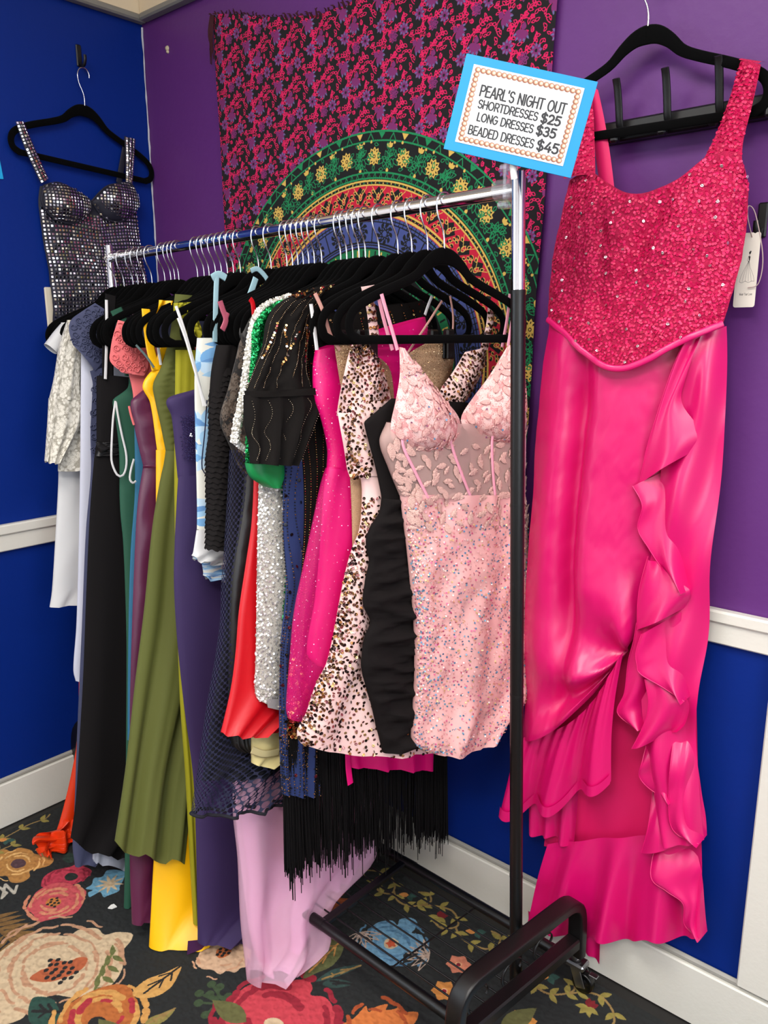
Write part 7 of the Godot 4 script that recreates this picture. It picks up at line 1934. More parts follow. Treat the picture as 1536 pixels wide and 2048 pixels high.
func near_dresses():
	# red satin dress
	var o := hung("red_dress", "glossy red satin dress with a pleated flared skirt", Vector3(1.0309, 0, 0.2564), 1.528, Vector3(1.0309, 1.7421, 0.2564), 1.528, "red satin dress")
	gown(o, "skirt", cloth("red_satin", Color(0.76, 0.0, 0.07), "satin"), [Vector4(0.1076, 1.7421, 0, 0), Vector4(-0.2335, 1.3668, 0.2216, 1.3668), Vector4(-0.2565, 1.2026, 0.2216, 1.2026), Vector4(-0.2754, 1.1085, 0.2216, 1.1085), Vector4(-0.2997, 1.0325, 0.2216, 1.0325), Vector4(-0.3301, 0.9383, 0.2216, 0.9383), Vector4(-0.3505, 0.8518, 0.2216, 0.8518), Vector4(-0.3708, 0.7849, 0.2216, 0.7849), Vector4(-0.4042, 0.7027, -0.2566, 0.6631)], {"nf": 4.6, "fa": 0.014, "fb": 0.003, "th": 0.020, "sag": 0.014, "hw": 0.006, "ph": 2.6})
	strap(o, "strap", cloth("red_satin", Color.RED, "satin"), [Vector3(-0.2257, 1.571, 0.0284), Vector3(-0.2194, 1.5612, 0.0295), Vector3(-0.2198, 1.5293, 0.0329)], 0.006)
	# silver sequin dress
	o = hung("silver_dress", "silver sequin dress with a long glittering edge strip beside the emerald one", Vector3(1.0929, 0, 0.2591), 1.4931, Vector3(1.0929, 1.7431, 0.2591), 1.4931, "silver sequin dress")
	var sil := cloth("silver_net", Color(0.74, 0.72, 0.68), "lace")
	var st := [Color(0.85, 0.83, 0.80), Color(0.72, 0.70, 0.67), Color(0.92, 0.90, 0.88), Color(0.55, 0.53, 0.51)]
	var sg := gem("silver_sequin", 0.3, 0.6)
	var bo := {"nf": 2.0, "fa": 0.006, "th": 0.022, "hw": 0.003}
	var f := gown(o, "body", sil, [Vector4(0.067, 1.7431, 0.01, 0), Vector4(-0.2431, 1.4696, 0.2247, 1.4696), Vector4(-0.2743, 1.1926, 0.2247, 1.1926), Vector4(-0.2841, 1.1162, 0.2247, 1.1162), Vector4(-0.3001, 0.9746, 0.2247, 0.9746), Vector4(-0.3147, 0.8486, 0.2247, 0.8486), Vector4(-0.3244, 0.7736, 0.2247, 0.7736), Vector4(-0.3192, 0.7475, -0.2385, 0.7016)], bo)
	sew(o, "sequins", f, scatter(3900, 0.0, 0.46, 0.28, 1.0), "disc", 0.0026, sg, st, 0.45)
	f = loft(o, "edge_strip", sil, [Vector3(-0.1778, 1.58, 0.0409), Vector3(-0.2367, 1.5628, 0.0421), Vector3(-0.2688, 1.5402, 0.0436), Vector3(-0.2835, 1.5106, 0.0456), Vector3(-0.2975, 1.4631, 0.0488), Vector3(-0.3163, 1.3899, 0.0537), Vector3(-0.3372, 1.3305, 0.0576), Vector3(-0.3475, 1.2966, 0.0599)], [Vector3(-0.1789, 1.5739, 0.0453), Vector3(-0.2407, 1.5511, 0.0469), Vector3(-0.265, 1.5231, 0.0487), Vector3(-0.2803, 1.4743, 0.052), Vector3(-0.2992, 1.4018, 0.0569), Vector3(-0.3203, 1.3295, 0.0617), Vector3(-0.3309, 1.2934, 0.0641)], 8, 60, func(s, t): return 0.006 * sin(s * PI))
	sew(o, "sequins", f, scatter(1500, 0.02, 0.98, 0.0, 1.0), "disc", 0.0024, sg, [Color(0.85, 0.83, 0.76), Color(0.7, 0.68, 0.60), Color(0.9, 0.88, 0.82)], 0.5)
	f = loft(o, "edge_strip", sil, [Vector3(-0.3475, 1.2966, 0.0599), Vector3(-0.3161, 1.2718, 0.0616)], [Vector3(-0.3268, 1.2946, 0.0601), Vector3(-0.3118, 1.2793, 0.0611)], 6, 14, func(s, t): return 0.004)
	sew(o, "sequins", f, scatter(120, 0.02, 0.98, 0.0, 1.0), "disc", 0.0024, sg, st, 0.5)
	loft(o, "hem_lining", cloth("silver_lining", Color(0.62, 0.60, 0.60), "chiffon"), [Vector3(-0.3103, 0.7556, 0.0862), Vector3(-0.3095, 0.7364, 0.0875)], [Vector3(-0.2748, 0.7437, 0.087), Vector3(-0.2771, 0.7185, 0.0887)], 6, 6, func(s, t): return 0.01)
	# emerald sequin dress
	o = hung("emerald_dress", "emerald green sequin dress with a satin cuff under the black beaded dress", Vector3(1.1119, 0, 0.2599), 1.4931, Vector3(1.1119, 1.7434, 0.2599), 1.4931, "emerald green sequin dress")
	var em := cloth("emerald_net", Color(0.05, 0.42, 0.18), "lace")
	var et := [Color(0.01, 0.30, 0.08), Color(0.02, 0.42, 0.12), Color(0.005, 0.16, 0.04)]
	var eg := gem("emerald_sequin", 0.2, 0.8)
	f = gown(o, "body", em, [Vector4(0.0713, 1.7434, 0, 0), Vector4(-0.2269, 1.2676, 0.2255, 1.2676), Vector4(-0.2335, 1.1843, 0.2255, 1.1843), Vector4(-0.2303, 1.1216, 0.2255, 1.1216), Vector4(-0.2448, 0.9958, 0.2255, 0.9958), Vector4(-0.2567, 0.9115, -0.1492, 0.8836)], {"nf": 2.0, "fa": 0.004, "th": 0.016})
	sew(o, "sequins", f, scatter(700, 0.0, 0.4, 0.0, 1.0), "disc", 0.0026, eg, et, 0.4)
	f = gown(o, "sleeve", em, [Vector4(0.0713, 1.7434, 0.018, 0), Vector4(-0.2136, 1.5641, -0.1932, 1.5676), Vector4(-0.247, 1.5471, -0.2153, 1.5457), Vector4(-0.2761, 1.5182, -0.2376, 1.5184), Vector4(-0.2894, 1.4554, -0.256, 1.4546), Vector4(-0.3044, 1.3752, -0.2578, 1.3724), Vector4(-0.3188, 1.2789, -0.2339, 1.2701), Vector4(-0.3213, 1.2536, -0.2339, 1.2435)], {"nf": 1.0, "fa": 0.0, "th": 0.008})
	sew(o, "sequins", f, scatter(2200, 0.0, 0.5, 0.0, 1.0), "disc", 0.0026, eg, et, 0.4)
	gown(o, "cuff", cloth("emerald_satin", Color(0.02, 0.52, 0.26), "satin"), [Vector4(0.0713, 1.7434, 0.022, 0), Vector4(-0.3229, 1.2542, -0.2368, 1.2443), Vector4(-0.3189, 1.235, -0.2374, 1.2249), Vector4(-0.3095, 1.2209, -0.2411, 1.2131), Vector4(-0.2811, 1.201, -0.254, 1.1973)], {"nf": 1.0, "fa": 0.002, "th": 0.022})
	# royal blue beaded dress
	o = hung("blue_dress", "royal blue dress striped with dark beading beside the silver sequin dress", Vector3(1.1309, 0, 0.2607), 1.528, Vector3(1.1309, 1.7437, 0.2607), 1.528, "royal blue beaded dress")
	var rb := cloth("royal_crepe", Color(0.07, 0.15, 0.35), "crepe")
	bo = {"nf": 3.0, "fa": 0.008, "th": 0.016, "fb": 0.003}
	f = gown(o, "body", rb, [Vector4(0.0755, 1.7437, 0, 0), Vector4(-0.2296, 1.2909, 0.2259, 1.2909), Vector4(-0.2443, 1.2111, 0.2259, 1.2111), Vector4(-0.2561, 1.1097, 0.2259, 1.1097), Vector4(-0.2599, 0.9948, 0.2259, 0.9948), Vector4(-0.2845, 0.8726, -0.1662, 0.8379), Vector4(-0.3053, 0.7099, -0.1914, 0.6675), Vector4(-0.3121, 0.6176, -0.2064, 0.5736), Vector4(-0.3134, 0.5524, -0.2185, 0.51)], bo)
	var spots := []
	for k in 14:
		for i in 120: spots.append(Vector2(0.012 + 0.034 * k + 0.010 * sin(i * 0.14 + k), i / 119.0))
	for k in 5:
		for i in 26: spots.append(Vector2(0.5 * i / 25.0, 0.84 + 0.035 * k + 0.006 * sin(i * 0.5)))
	sew(o, "beading", f, spots, "bead", 0.0017, gem("jet_bead", 0.15, 0.5), [Color(0.01, 0.01, 0.012), Color(0.01, 0.01, 0.012), Color(0.20, 0.10, 0.04)], 0.4, 0.0015)
	sew(o, "jet_sequins", f, scatter(90, 0.0, 0.45, 0.02, 0.98, 3), "disc", 0.0038, gem("jet_sequin", 0.12, 0.7), [Color(0.01, 0.01, 0.01), Color(0.01, 0.01, 0.015), Color(0.12, 0.01, 0.02)], 0.3, 0.002)
	# black beaded flapper dress with a deep fringe
	o = hung("flapper_dress", "black flapper dress with gold beading, a sheer sleeve and a deep black fringe hem", Vector3(1.1499, 0, 0.2615), 1.4582, Vector3(1.1499, 1.744, 0.2615), 1.4582, "black beaded flapper dress")
	var jet := cloth("jet_chiffon", Color(0.085, 0.075, 0.07), "black")
	var rowsb := [Vector4(0.0798, 1.744, 0, 0), Vector4(-0.2236, 1.528, 0.1887, 1.5766), Vector4(-0.2042, 1.4498, 0.2151, 1.4744), Vector4(-0.1992, 1.3698, 0.1903, 1.3593), Vector4(-0.2011, 1.2684, 0.1646, 1.2321), Vector4(-0.2016, 1.2221, 0.1605, 1.1732), Vector4(-0.2116, 1.1139, 0.1522, 1.0541), Vector4(-0.2263, 1.0106, 0.1522, 0.9315), Vector4(-0.2513, 0.9089, 0.1556, 0.8054), Vector4(-0.275, 0.8068, 0.1715, 0.6725), Vector4(-0.2981, 0.6711, 0.1897, 0.5077)]
	f = gown(o, "body", jet, rowsb, {"nf": 4.0, "fa": 0.008, "th": 0.018})
	var gold := [Color(0.55, 0.30, 0.10), Color(0.40, 0.16, 0.06), Color(0.7, 0.5, 0.2), Color(0.45, 0.05, 0.05)]
	var gg := gem("gold_bead", 0.2, 0.9)
	spots = []
	for k in 14:
		for i in 170: spots.append(Vector2(0.008 + 0.028 * k + 0.006 * sin(i * 0.09 + k), 0.02 + 0.96 * i / 169.0))
	sew(o, "beading", f, spots, "bead", 0.0015, gg, gold, 0.4, 0.0015)
	sew(o, "gold_sequins", f, scatter(260, 0.0, 0.10, 0.80, 0.99, 3), "disc", 0.0042, gem("gold_sequin", 0.15, 0.95), gold, 0.6, 0.003)
	sew(o, "shoulder_sequins", f, scatter(130, 0.02, 0.48, 0.0, 0.12, 6), "disc", 0.0026, gem("gold_sequin"), gold, 0.5, 0.002)
	var fs := gown(o, "sleeve", jet, [Vector4(0.0798, 1.744, 0.03, 0), Vector4(-0.1918, 1.5814, -0.1094, 1.5998), Vector4(-0.2466, 1.5573, -0.1436, 1.5635), Vector4(-0.2752, 1.5252, -0.1695, 1.528), Vector4(-0.2887, 1.4805, -0.1864, 1.4793), Vector4(-0.3136, 1.4344, -0.1909, 1.4304), Vector4(-0.3344, 1.3942, -0.1768, 1.3922)], {"nf": 1.6, "fa": 0.006, "th": 0.014, "ns": 0.008})
	spots = []
	for k in 7:
		for i in 60: spots.append(Vector2(0.04 + 0.07 * k - 0.09 * i / 60.0 + 0.05, 0.14 + 0.84 * i / 60.0))
	sew(o, "beading", fs, spots, "bead", 0.0010, gg, [Color(0.6, 0.5, 0.35), Color(0.4, 0.3, 0.18)], 0.3, 0.0015)
	spots = []
	for k in 5:
		for i in 16: spots.append(Vector2(clampf(0.13 + 0.085 * k - 0.075 * i / 16.0 * (1.0 if k % 2 == 0 else -0.4), 0, 0.5), 0.28 + 0.30 * h01(k, 61) + 0.34 * i / 16.0))
	sew(o, "gold_sequins", fs, spots, "disc", 0.0026, gem("gold_sequin"), [Color(0.75, 0.5, 0.2), Color(0.6, 0.3, 0.1), Color(0.6, 0.1, 0.1), Color(0.9, 0.85, 0.8)], 0.3, 0.003)
	sew(o, "shoulder_sequins", fs, scatter(70, 0.0, 0.5, 0.0, 0.10, 6), "disc", 0.0026, gem("gold_sequin"), gold, 0.5, 0.002)
	gown(o, "sleeve_band", jet, [Vector4(0.0798, 1.744, 0.036, 0), Vector4(-0.3403, 1.3967, -0.1709, 1.3962), Vector4(-0.3381, 1.3854, -0.1696, 1.3822)], {"nf": 1.0, "fa": 0.0, "th": 0.026})
	fs = gown(o, "sleeve_ruffle", jet, [Vector4(0.0798, 1.744, 0.034, 0), Vector4(-0.3419, 1.3892, -0.1682, 1.38), Vector4(-0.3464, 1.3335, -0.1679, 1.3549), Vector4(-0.3401, 1.2971, -0.2066, 1.2926), Vector4(-0.3404, 1.261, -0.2358, 1.2454)], {"nf": 3.2, "fa": 0.014, "fb": 0.004, "th": 0.022})
	spots = []
	for k in 5:
		for i in 34: spots.append(Vector2(0.07 + 0.09 * k + 0.015 * sin(i * 0.3), 0.06 + 0.9 * i / 34.0))
	sew(o, "beading", fs, spots, "bead", 0.0009, gg, [Color(0.6, 0.52, 0.38)], 0.3, 0.0015)
	# fringe
	var ff := body_fn(rowsb, {"nf": 4.0, "fa": 0.008, "th": 0.018})
	var fr := MB.new()
	for k in 1150:
		var s := h01(k, 1)
		var p: Vector3 = ff.call(s, 0.97 + 0.03 * h01(k, 2))
		var l := 0.265 + 0.05 * h01(k, 3) + (0.05 if h01(k, 6) > 0.93 else 0.0) + 0.03 * maxf(0, -cos(s * TAU) * -1.0)
		var dx := 0.010 * (h01(k, 4) - 0.5)
		var dz := 0.016 * (h01(k, 5) - 0.5)
		fr.sweep([p, p + Vector3(dx * 0.3, -l * 0.5, dz * 0.6), p + Vector3(dx, -l, dz)], func(_t): return Vector2(0.0012, 0.0012), Vector3(0, 0, 1), 4, false)
	var fo := part("fringe", fr, cloth("fringe_black", Color(0.06, 0.055, 0.06), "black"), o)
	fo.set_meta("kind", "stuff")
	# hot pink satin slip behind
	o = hung("slip_dress", "hot pink satin slip dress with a hanging sash end, its hem below the dotted dress", Vector3(1.1689, 0, 0.2623), 1.4931, Vector3(1.1689, 1.7443, 0.2623), 1.4931, "hot pink satin slip dress")
	var hp := cloth("hot_satin", Color(0.88, 0.01, 0.45), "satin")
	gown(o, "body", hp, [Vector4(0.0819, 1.7443, 0, 0), Vector4(-0.1013, 1.2607, 0.147, 1.2351), Vector4(-0.131, 0.9401, 0.1368, 0.8759), Vector4(-0.1598, 0.6298, 0.1208, 0.5243), Vector4(-0.1511, 0.5629, 0.1131, 0.4471)], {"nf": 3.0, "fa": 0.010, "th": 0.012})
	strap(o, "sash", hp, [Vector3(-0.1617, 0.611, 0.1028), Vector3(-0.1639, 0.5709, 0.1061), Vector3(-0.1616, 0.531, 0.1094)], 0.0085)
	# hot pink glitter tulle dress
	o = hung("tulle_dress", "hot pink strapless dress under glittering tulle, between the beaded and dotted dresses", Vector3(1.2096, 0, 0.2641), 1.4232, Vector3(1.2096, 1.7449, 0.2641), 1.4232, "hot pink glitter tulle dress", {"clips": true})
	gown(o, "bodice", hp, [Vector4(0.0736, 1.7449, 0, 0), Vector4(-0.1825, 1.4697, 0.1158, 1.5365), Vector4(-0.1913, 1.4358, 0.1275, 1.4759), Vector4(-0.1926, 1.3751, 0.1088, 1.3666), Vector4(-0.177, 1.3234, 0.0972, 1.3007), Vector4(-0.1685, 1.2711, 0.0862, 1.2457), Vector4(-0.1728, 1.2328, 0.0804, 1.2013)], {"nf": 2.0, "fa": 0.004, "th": 0.022})
	gown(o, "skirt", hp, [Vector4(0.0736, 1.7449, 0.004, 0), Vector4(-0.1754, 1.2377, 0.077, 1.2067), Vector4(-0.1883, 1.186, 0.0922, 1.1493), Vector4(-0.2076, 1.0701, 0.1, 1.0149), Vector4(-0.2283, 0.9693, 0.106, 0.8948), Vector4(-0.257, 0.8617, 0.1017, 0.7621), Vector4(-0.2344, 0.8307, 0.096, 0.7206)], {"nf": 4.0, "fa": 0.014, "fb": 0.004, "th": 0.018})
	var tl := mat("glitter_tulle", Color(0.90, 0.04, 0.48), 0.5, {"alpha": 0.42})
	f = gown(o, "tulle_skirt", tl, [Vector4(0.0736, 1.7449, 0.012, 0), Vector4(-0.1827, 1.2364, 0.0694, 1.2041), Vector4(-0.1974, 1.2077, 0.086, 1.1729), Vector4(-0.2198, 1.1447, 0.0971, 1.0971), Vector4(-0.2532, 1.0503, 0.1, 0.9825), Vector4(-0.2853, 0.9563, 0.0998, 0.8659), Vector4(-0.3042, 0.8603, 0.0964, 0.7489), Vector4(-0.3206, 0.7661, 0.0867, 0.6355), Vector4(-0.3176, 0.7449, 0.0755, 0.6117)], {"nf": 5.0, "fa": 0.016, "fb": 0.006, "th": 0.026, "sag": 0.004})
	sew(o, "glitter", f, scatter(900, 0.0, 0.5, 0.02, 1.0), "disc", 0.0011, gem("pink_glitter", 0.2, 0.6), [Color(0.95, 0.5, 0.65), Color(0.9, 0.3, 0.5)], 0.7, 0.001)
	var bf2 := body_fn([Vector4(0.0736, 1.7449, 0.004, 0), Vector4(-0.1854, 1.4698, 0.112, 1.5363), Vector4(-0.1942, 1.436, 0.1237, 1.4759), Vector4(-0.1954, 1.3755, 0.105, 1.367), Vector4(-0.1798, 1.3239, 0.0934, 1.3013), Vector4(-0.1714, 1.2718, 0.0825, 1.2465), Vector4(-0.1757, 1.2336, 0.0768, 1.2022)], {"nf": 2.0, "fa": 0.004, "th": 0.022})
	sew(o, "glitter", bf2, scatter(420, 0.0, 0.5, 0.02, 1.0), "disc", 0.0010, gem("pink_glitter"), [Color(0.95, 0.45, 0.6)], 0.7, 0.001)
	# champagne gold dress
	o = hung("gold_dress", "champagne gold glitter dress with thin crossed straps behind the dotted dress", Vector3(1.2629, 0, 0.2663), 1.4582, Vector3(1.2629, 1.7457, 0.2663), 1.4582, "champagne gold glitter dress", {"clips": true})
	var ch := cloth("champagne", Color(0.69, 0.55, 0.42), "lace")
	gown(o, "body", ch, [Vector4(0.053, 1.7457, 0, 0), Vector4(-0.1668, 1.3144, 0.1387, 1.3003), Vector4(-0.1594, 1.2234, 0.1182, 1.1897), Vector4(-0.1623, 1.0691, 0.1118, 1.0177), Vector4(-0.1752, 0.8578, 0.103, 0.78)], {"nf": 2.0, "fa": 0.006, "th": 0.010})
	var cup := func(s, t): return 0.022 * sin(s * PI) * sin(PI * minf(1.0, 0.15 + t * 0.8))
	f = loft(o, "cup", ch, [Vector3(-0.1839, 1.4816, 0.014), Vector3(-0.1771, 1.4319, 0.0166), Vector3(-0.1682, 1.3735, 0.0197), Vector3(-0.154, 1.3113, 0.023)], [Vector3(-0.1436, 1.4793, 0.0141), Vector3(-0.0586, 1.4483, 0.0158), Vector3(-0.0327, 1.4069, 0.018), Vector3(-0.0309, 1.3011, 0.0236)], 16, 20, cup)
	sew(o, "glitter", f, scatter(500, 0.02, 0.98, 0.02, 0.98), "disc", 0.0012, gem("gold_glitter", 0.3, 0.8), [Color(0.75, 0.55, 0.35), Color(0.5, 0.33, 0.18)], 0.7, 0.001)
	f = loft(o, "cup", ch, [Vector3(0.0758, 1.483, 0.0139), Vector3(0.0055, 1.4508, 0.0156), Vector3(0.0269, 1.4045, 0.0181), Vector3(-0.0164, 1.302, 0.0235)], [Vector3(0.1566, 1.4823, 0.014), Vector3(0.1569, 1.4431, 0.016), Vector3(0.1329, 1.3673, 0.0201), Vector3(0.1301, 1.2899, 0.0242)], 16, 20, cup)
	sew(o, "glitter", f, scatter(700, 0.02, 0.98, 0.02, 0.98), "disc", 0.0012, gem("gold_glitter"), [Color(0.75, 0.55, 0.35), Color(0.5, 0.33, 0.18)], 0.7, 0.001)
	var rose := cloth("rose_strap", Color(0.80, 0.60, 0.55), "satin")
	strap(o, "strap", rose, [Vector3(-0.2283, 1.5745, 0.0151), Vector3(-0.2115, 1.543, 0.0167), Vector3(-0.1952, 1.4968, 0.0192), Vector3(-0.1746, 1.4702, 0.0206)], 0.0045)
	strap(o, "strap", rose, [Vector3(0.1165, 1.5692, 0.0154), Vector3(0.0618, 1.5133, 0.0183), Vector3(0.0075, 1.4612, 0.0211)], 0.003)
	strap(o, "strap", rose, [Vector3(0.1422, 1.5804, 0.0148), Vector3(0.1504, 1.5403, 0.0169), Vector3(0.1475, 1.5028, 0.0189), Vector3(0.1353, 1.4761, 0.0203)], 0.003)
	strap(o, "hanger_ribbon", cloth("white_ribbon", Color.WHITE, "satin"), [Vector3(-0.2268, 1.556, 0.0001), Vector3(-0.2224, 1.5173, 0.0021), Vector3(-0.2184, 1.4707, 0.0046)], 0.0045)
	strap(o, "hanger_ribbon", cloth("white_ribbon", Color.WHITE, "satin"), [Vector3(0.1128, 1.5805, -0.0112), Vector3(0.0995, 1.5591, -0.0101), Vector3(0.0894, 1.54, -0.0091)], 0.004)
	# pale pink dress dotted with dark sequins
	o = hung("dotted_dress", "pale pink dress scattered with dark bronze sequins, behind the lace corset dress", Vector3(1.3007, 0, 0.268), 1.3883, Vector3(1.3007, 1.7463, 0.268), 1.3883, "pale pink dotted sequin dress", {"clips": true})
	var pk := cloth("powder_velour", Color(0.94, 0.79, 0.77), "crepe")
	var dt := [Color(0.05, 0.03, 0.02), Color(0.10, 0.05, 0.03), Color(0.04, 0.02, 0.02), Color(0.30, 0.12, 0.04), Color(0.5, 0.2, 0.2), Color(0.7, 0.45, 0.2)]
	var dg := gem("bronze_sequin", 0.15, 0.85)
	bo = {"nf": 2.6, "fa": 0.014, "fb": 0.004, "th": 0.024, "sag": 0.035, "hw": 0.004, "nu": 60}
	f = gown(o, "skirt", pk, [Vector4(0.0464, 1.7463, 0, 0), Vector4(-0.1516, 1.2303, 0.1364, 1.1986), Vector4(-0.1485, 1.1895, 0.1356, 1.1536), Vector4(-0.1583, 1.1171, 0.1497, 1.0692), Vector4(-0.1831, 1.0707, 0.1647, 1.0096), Vector4(-0.2046, 1.0137, 0.188, 0.9349), Vector4(-0.2316, 0.9214, 0.2287, 0.8219), Vector4(-0.2547, 0.8546, 0.2369, 0.7377), Vector4(-0.2821, 0.8178, 0.2369, 0.6813), Vector4(-0.3104, 0.7608, 0.2369, 0.6083), Vector4(-0.3335, 0.728, 0.2369, 0.5649), Vector4(-0.3257, 0.704, 0.2369, 0.5511)], bo)
	sew(o, "sequins", f, flared(scatter(2900, 0.0, 0.5, 0.03, 1.0), 0.72), "disc", 0.0034, dg, dt, 0.4, 0.0015)
	f = gown(o, "bodice", pk, [Vector4(0.0464, 1.7463, 0.004, 0), Vector4(-0.1721, 1.3752, 0.1279, 1.3527), Vector4(-0.1894, 1.3183, 0.1267, 1.2941), Vector4(-0.1798, 1.2686, 0.1256, 1.2392), Vector4(-0.1548, 1.2262, 0.1324, 1.194)], {"nf": 2.0, "fa": 0.006, "th": 0.02})
	sew(o, "sequins", f, scatter(420, 0.0, 0.5, 0.0, 1.0), "disc", 0.0034, dg, dt, 0.4, 0.0015)
	f = loft(o, "cup", pk, [Vector3(-0.1646, 1.4835, 0.0182), Vector3(-0.1816, 1.4518, 0.0197), Vector3(-0.1986, 1.3957, 0.0223), Vector3(-0.2071, 1.3467, 0.0245)], [Vector3(-0.1392, 1.4851, 0.0181), Vector3(-0.1046, 1.4578, 0.0194), Vector3(-0.0777, 1.4001, 0.0221), Vector3(-0.0651, 1.3242, 0.0256)], 16, 22, func(s, t): return 0.014 * sin(s * PI) * sin(PI * minf(1, 0.1 + 0.9 * t)) + 0.004 * sin(s * 9 + t * 4))
	sew(o, "sequins", f, scatter(260, 0.02, 0.98, 0.02, 0.98), "disc", 0.0034, dg, dt, 0.4, 0.0015)
	f = loft(o, "cup", pk, [Vector3(0.1356, 1.4616, 0.0192), Vector3(0.0976, 1.4192, 0.0212), Vector3(0.0604, 1.3808, 0.023), Vector3(0.08, 1.3534, 0.0242)], [Vector3(0.2002, 1.4757, 0.0186), Vector3(0.1901, 1.4217, 0.0211), Vector3(0.149, 1.3691, 0.0235), Vector3(0.1275, 1.3529, 0.0242)], 14, 18, func(s, t): return 0.016 * sin(s * PI))
	sew(o, "sequins", f, scatter(170, 0.02, 0.98, 0.02, 0.98), "disc", 0.0034, dg, dt, 0.4, 0.0015)
	# soft drape of cloth below the left cup
	f = loft(o, "drape", pk, [Vector3(-0.2068, 1.3533, 0.0242), Vector3(-0.2029, 1.3137, 0.0261), Vector3(-0.1934, 1.2672, 0.0282), Vector3(-0.1832, 1.2297, 0.03), Vector3(-0.1666, 1.2198, 0.0304)], [Vector3(-0.0655, 1.3393, 0.0229), Vector3(-0.0776, 1.2996, 0.0247), Vector3(-0.0896, 1.2599, 0.0266), Vector3(-0.0997, 1.2354, 0.0277), Vector3(-0.1195, 1.2263, 0.0281)], 16, 22, func(s, t): return 0.008 * sin(s * PI) + 0.004 * sin(s * 8 + t * 5))
	sew(o, "sequins", f, scatter(230, 0.02, 0.98, 0.02, 0.98, 8), "disc", 0.0034, dg, dt, 0.4, 0.0015)
	for q in [[Vector3(-0.1302, 1.5884, 0.0173), Vector3(-0.1199, 1.5456, 0.0193), Vector3(-0.1126, 1.4887, 0.0219)], [Vector3(0.2159, 1.5656, 0.0184), Vector3(0.2075, 1.5186, 0.0206), Vector3(0.1897, 1.4651, 0.023)]]:
		f = loft(o, "strap", pk, [q[0] - Vector3(0.012, 0, 0), q[1] - Vector3(0.011, 0, 0), q[2] - Vector3(0.012, 0, 0)], [q[0] + Vector3(0.012, 0, 0), q[1] + Vector3(0.011, 0, 0), q[2] + Vector3(0.012, 0, 0)], 6, 20, func(s, t): return 0.004 * sin(s * PI))
		sew(o, "sequins", f, scatter(46, 0.05, 0.95, 0.0, 1.0), "disc", 0.0034, dg, dt, 0.3, 0.0015)
	loft(o, "strap_fold", pk, [Vector3(-0.1473, 1.5877, 0.0194), Vector3(-0.1464, 1.5804, 0.0197)], [Vector3(-0.1157, 1.5925, 0.0191), Vector3(-0.1149, 1.5832, 0.0196)], 6, 6, func(s, t): return 0.006)
	# black ruched dress
	o = hung("ruched_dress", "black ruched dress with a gathered wavy side edge behind the lace corset dress", Vector3(1.3425, 0, 0.2697), 1.3883, Vector3(1.3425, 1.747, 0.2697), 1.3883, "black ruched dress")
	var rc := cloth("black_ruched", Color(0.085, 0.072, 0.072), "black")
	gown(o, "bodice", rc, [Vector4(0.0375, 1.747, 0, 0), Vector4(-0.1028, 1.3762, 0.1041, 1.357), Vector4(-0.1387, 1.3549, 0.1143, 1.3351), Vector4(-0.1712, 1.3358, 0.1262, 1.315), Vector4(-0.1726, 1.3311, 0.1262, 1.3097), Vector4(-0.1631, 1.2946, 0.1412, 1.2683), Vector4(-0.1499, 1.2502, 0.141, 1.2189), Vector4(-0.1369, 1.1929, 0.1406, 1.1578), Vector4(-0.1349, 1.1775, 0.1405, 1.141)], {"nf": 1.0, "fa": 0.002, "th": 0.014})
	gown(o, "skirt", rc, [Vector4(0.0375, 1.747, 0.002, 0), Vector4(-0.1364, 1.182, 0.1385, 1.146), Vector4(-0.1424, 1.1545, 0.1415, 1.1164), Vector4(-0.166, 1.1277, 0.1461, 1.084), Vector4(-0.1782, 1.1033, 0.1475, 1.0494), Vector4(-0.1766, 1.0797, 0.1506, 1.0259), Vector4(-0.1724, 1.0595, 0.1537, 1.0022), Vector4(-0.1841, 1.0175, 0.1567, 0.9549), Vector4(-0.1909, 0.9723, 0.1614, 0.8947), Vector4(-0.1747, 0.934, 0.1662, 0.8577), Vector4(-0.1898, 0.9038, 0.1661, 0.8154), Vector4(-0.1973, 0.8739, 0.1694, 0.7842), Vector4(-0.2011, 0.8439, 0.1693, 0.7474), Vector4(-0.1914, 0.7992, 0.1725, 0.6969), Vector4(-0.1767, 0.7444, 0.1775, 0.6452), Vector4(-0.1666, 0.6978, 0.1775, 0.6073), Vector4(-0.1527, 0.6399, 0.1774, 0.569)], {"nf": 1.0, "fa": 0.002, "th": 0.020, "ns": 0.022, "nx": 3.0, "ny": 16.0, "ripple": [0.0035, 150.0], "nv": 110})
	# front dress: pink lace corset over sequinned skirt
	o = hung("corset_dress", "pink lace corset dress with iridescent sequinned skirt at the front of the rack", Vector3(1.385, 0, 0.2716), 1.336, Vector3(1.385, 1.7477, 0.2716), 1.336, "pink lace corset dress at the front of the rack")
	var lp := lace_mat("pink_lace", Color(0.92, 0.74, 0.72), Color(0.82, 0.57, 0.57))
	var ps := cloth("pink_velour", Color(0.90, 0.68, 0.67), "crepe")
	var pb := cloth("pink_binding", Color(0.90, 0.62, 0.70), "satin")
	bo = {"nf": 2.0, "fa": 0.010, "fb": 0.003, "th": 0.034, "ns": 0.014, "nx": 3.5, "ny": 4.0, "slant": 3.0, "sag": 0.02, "nu": 60, "nv": 70}
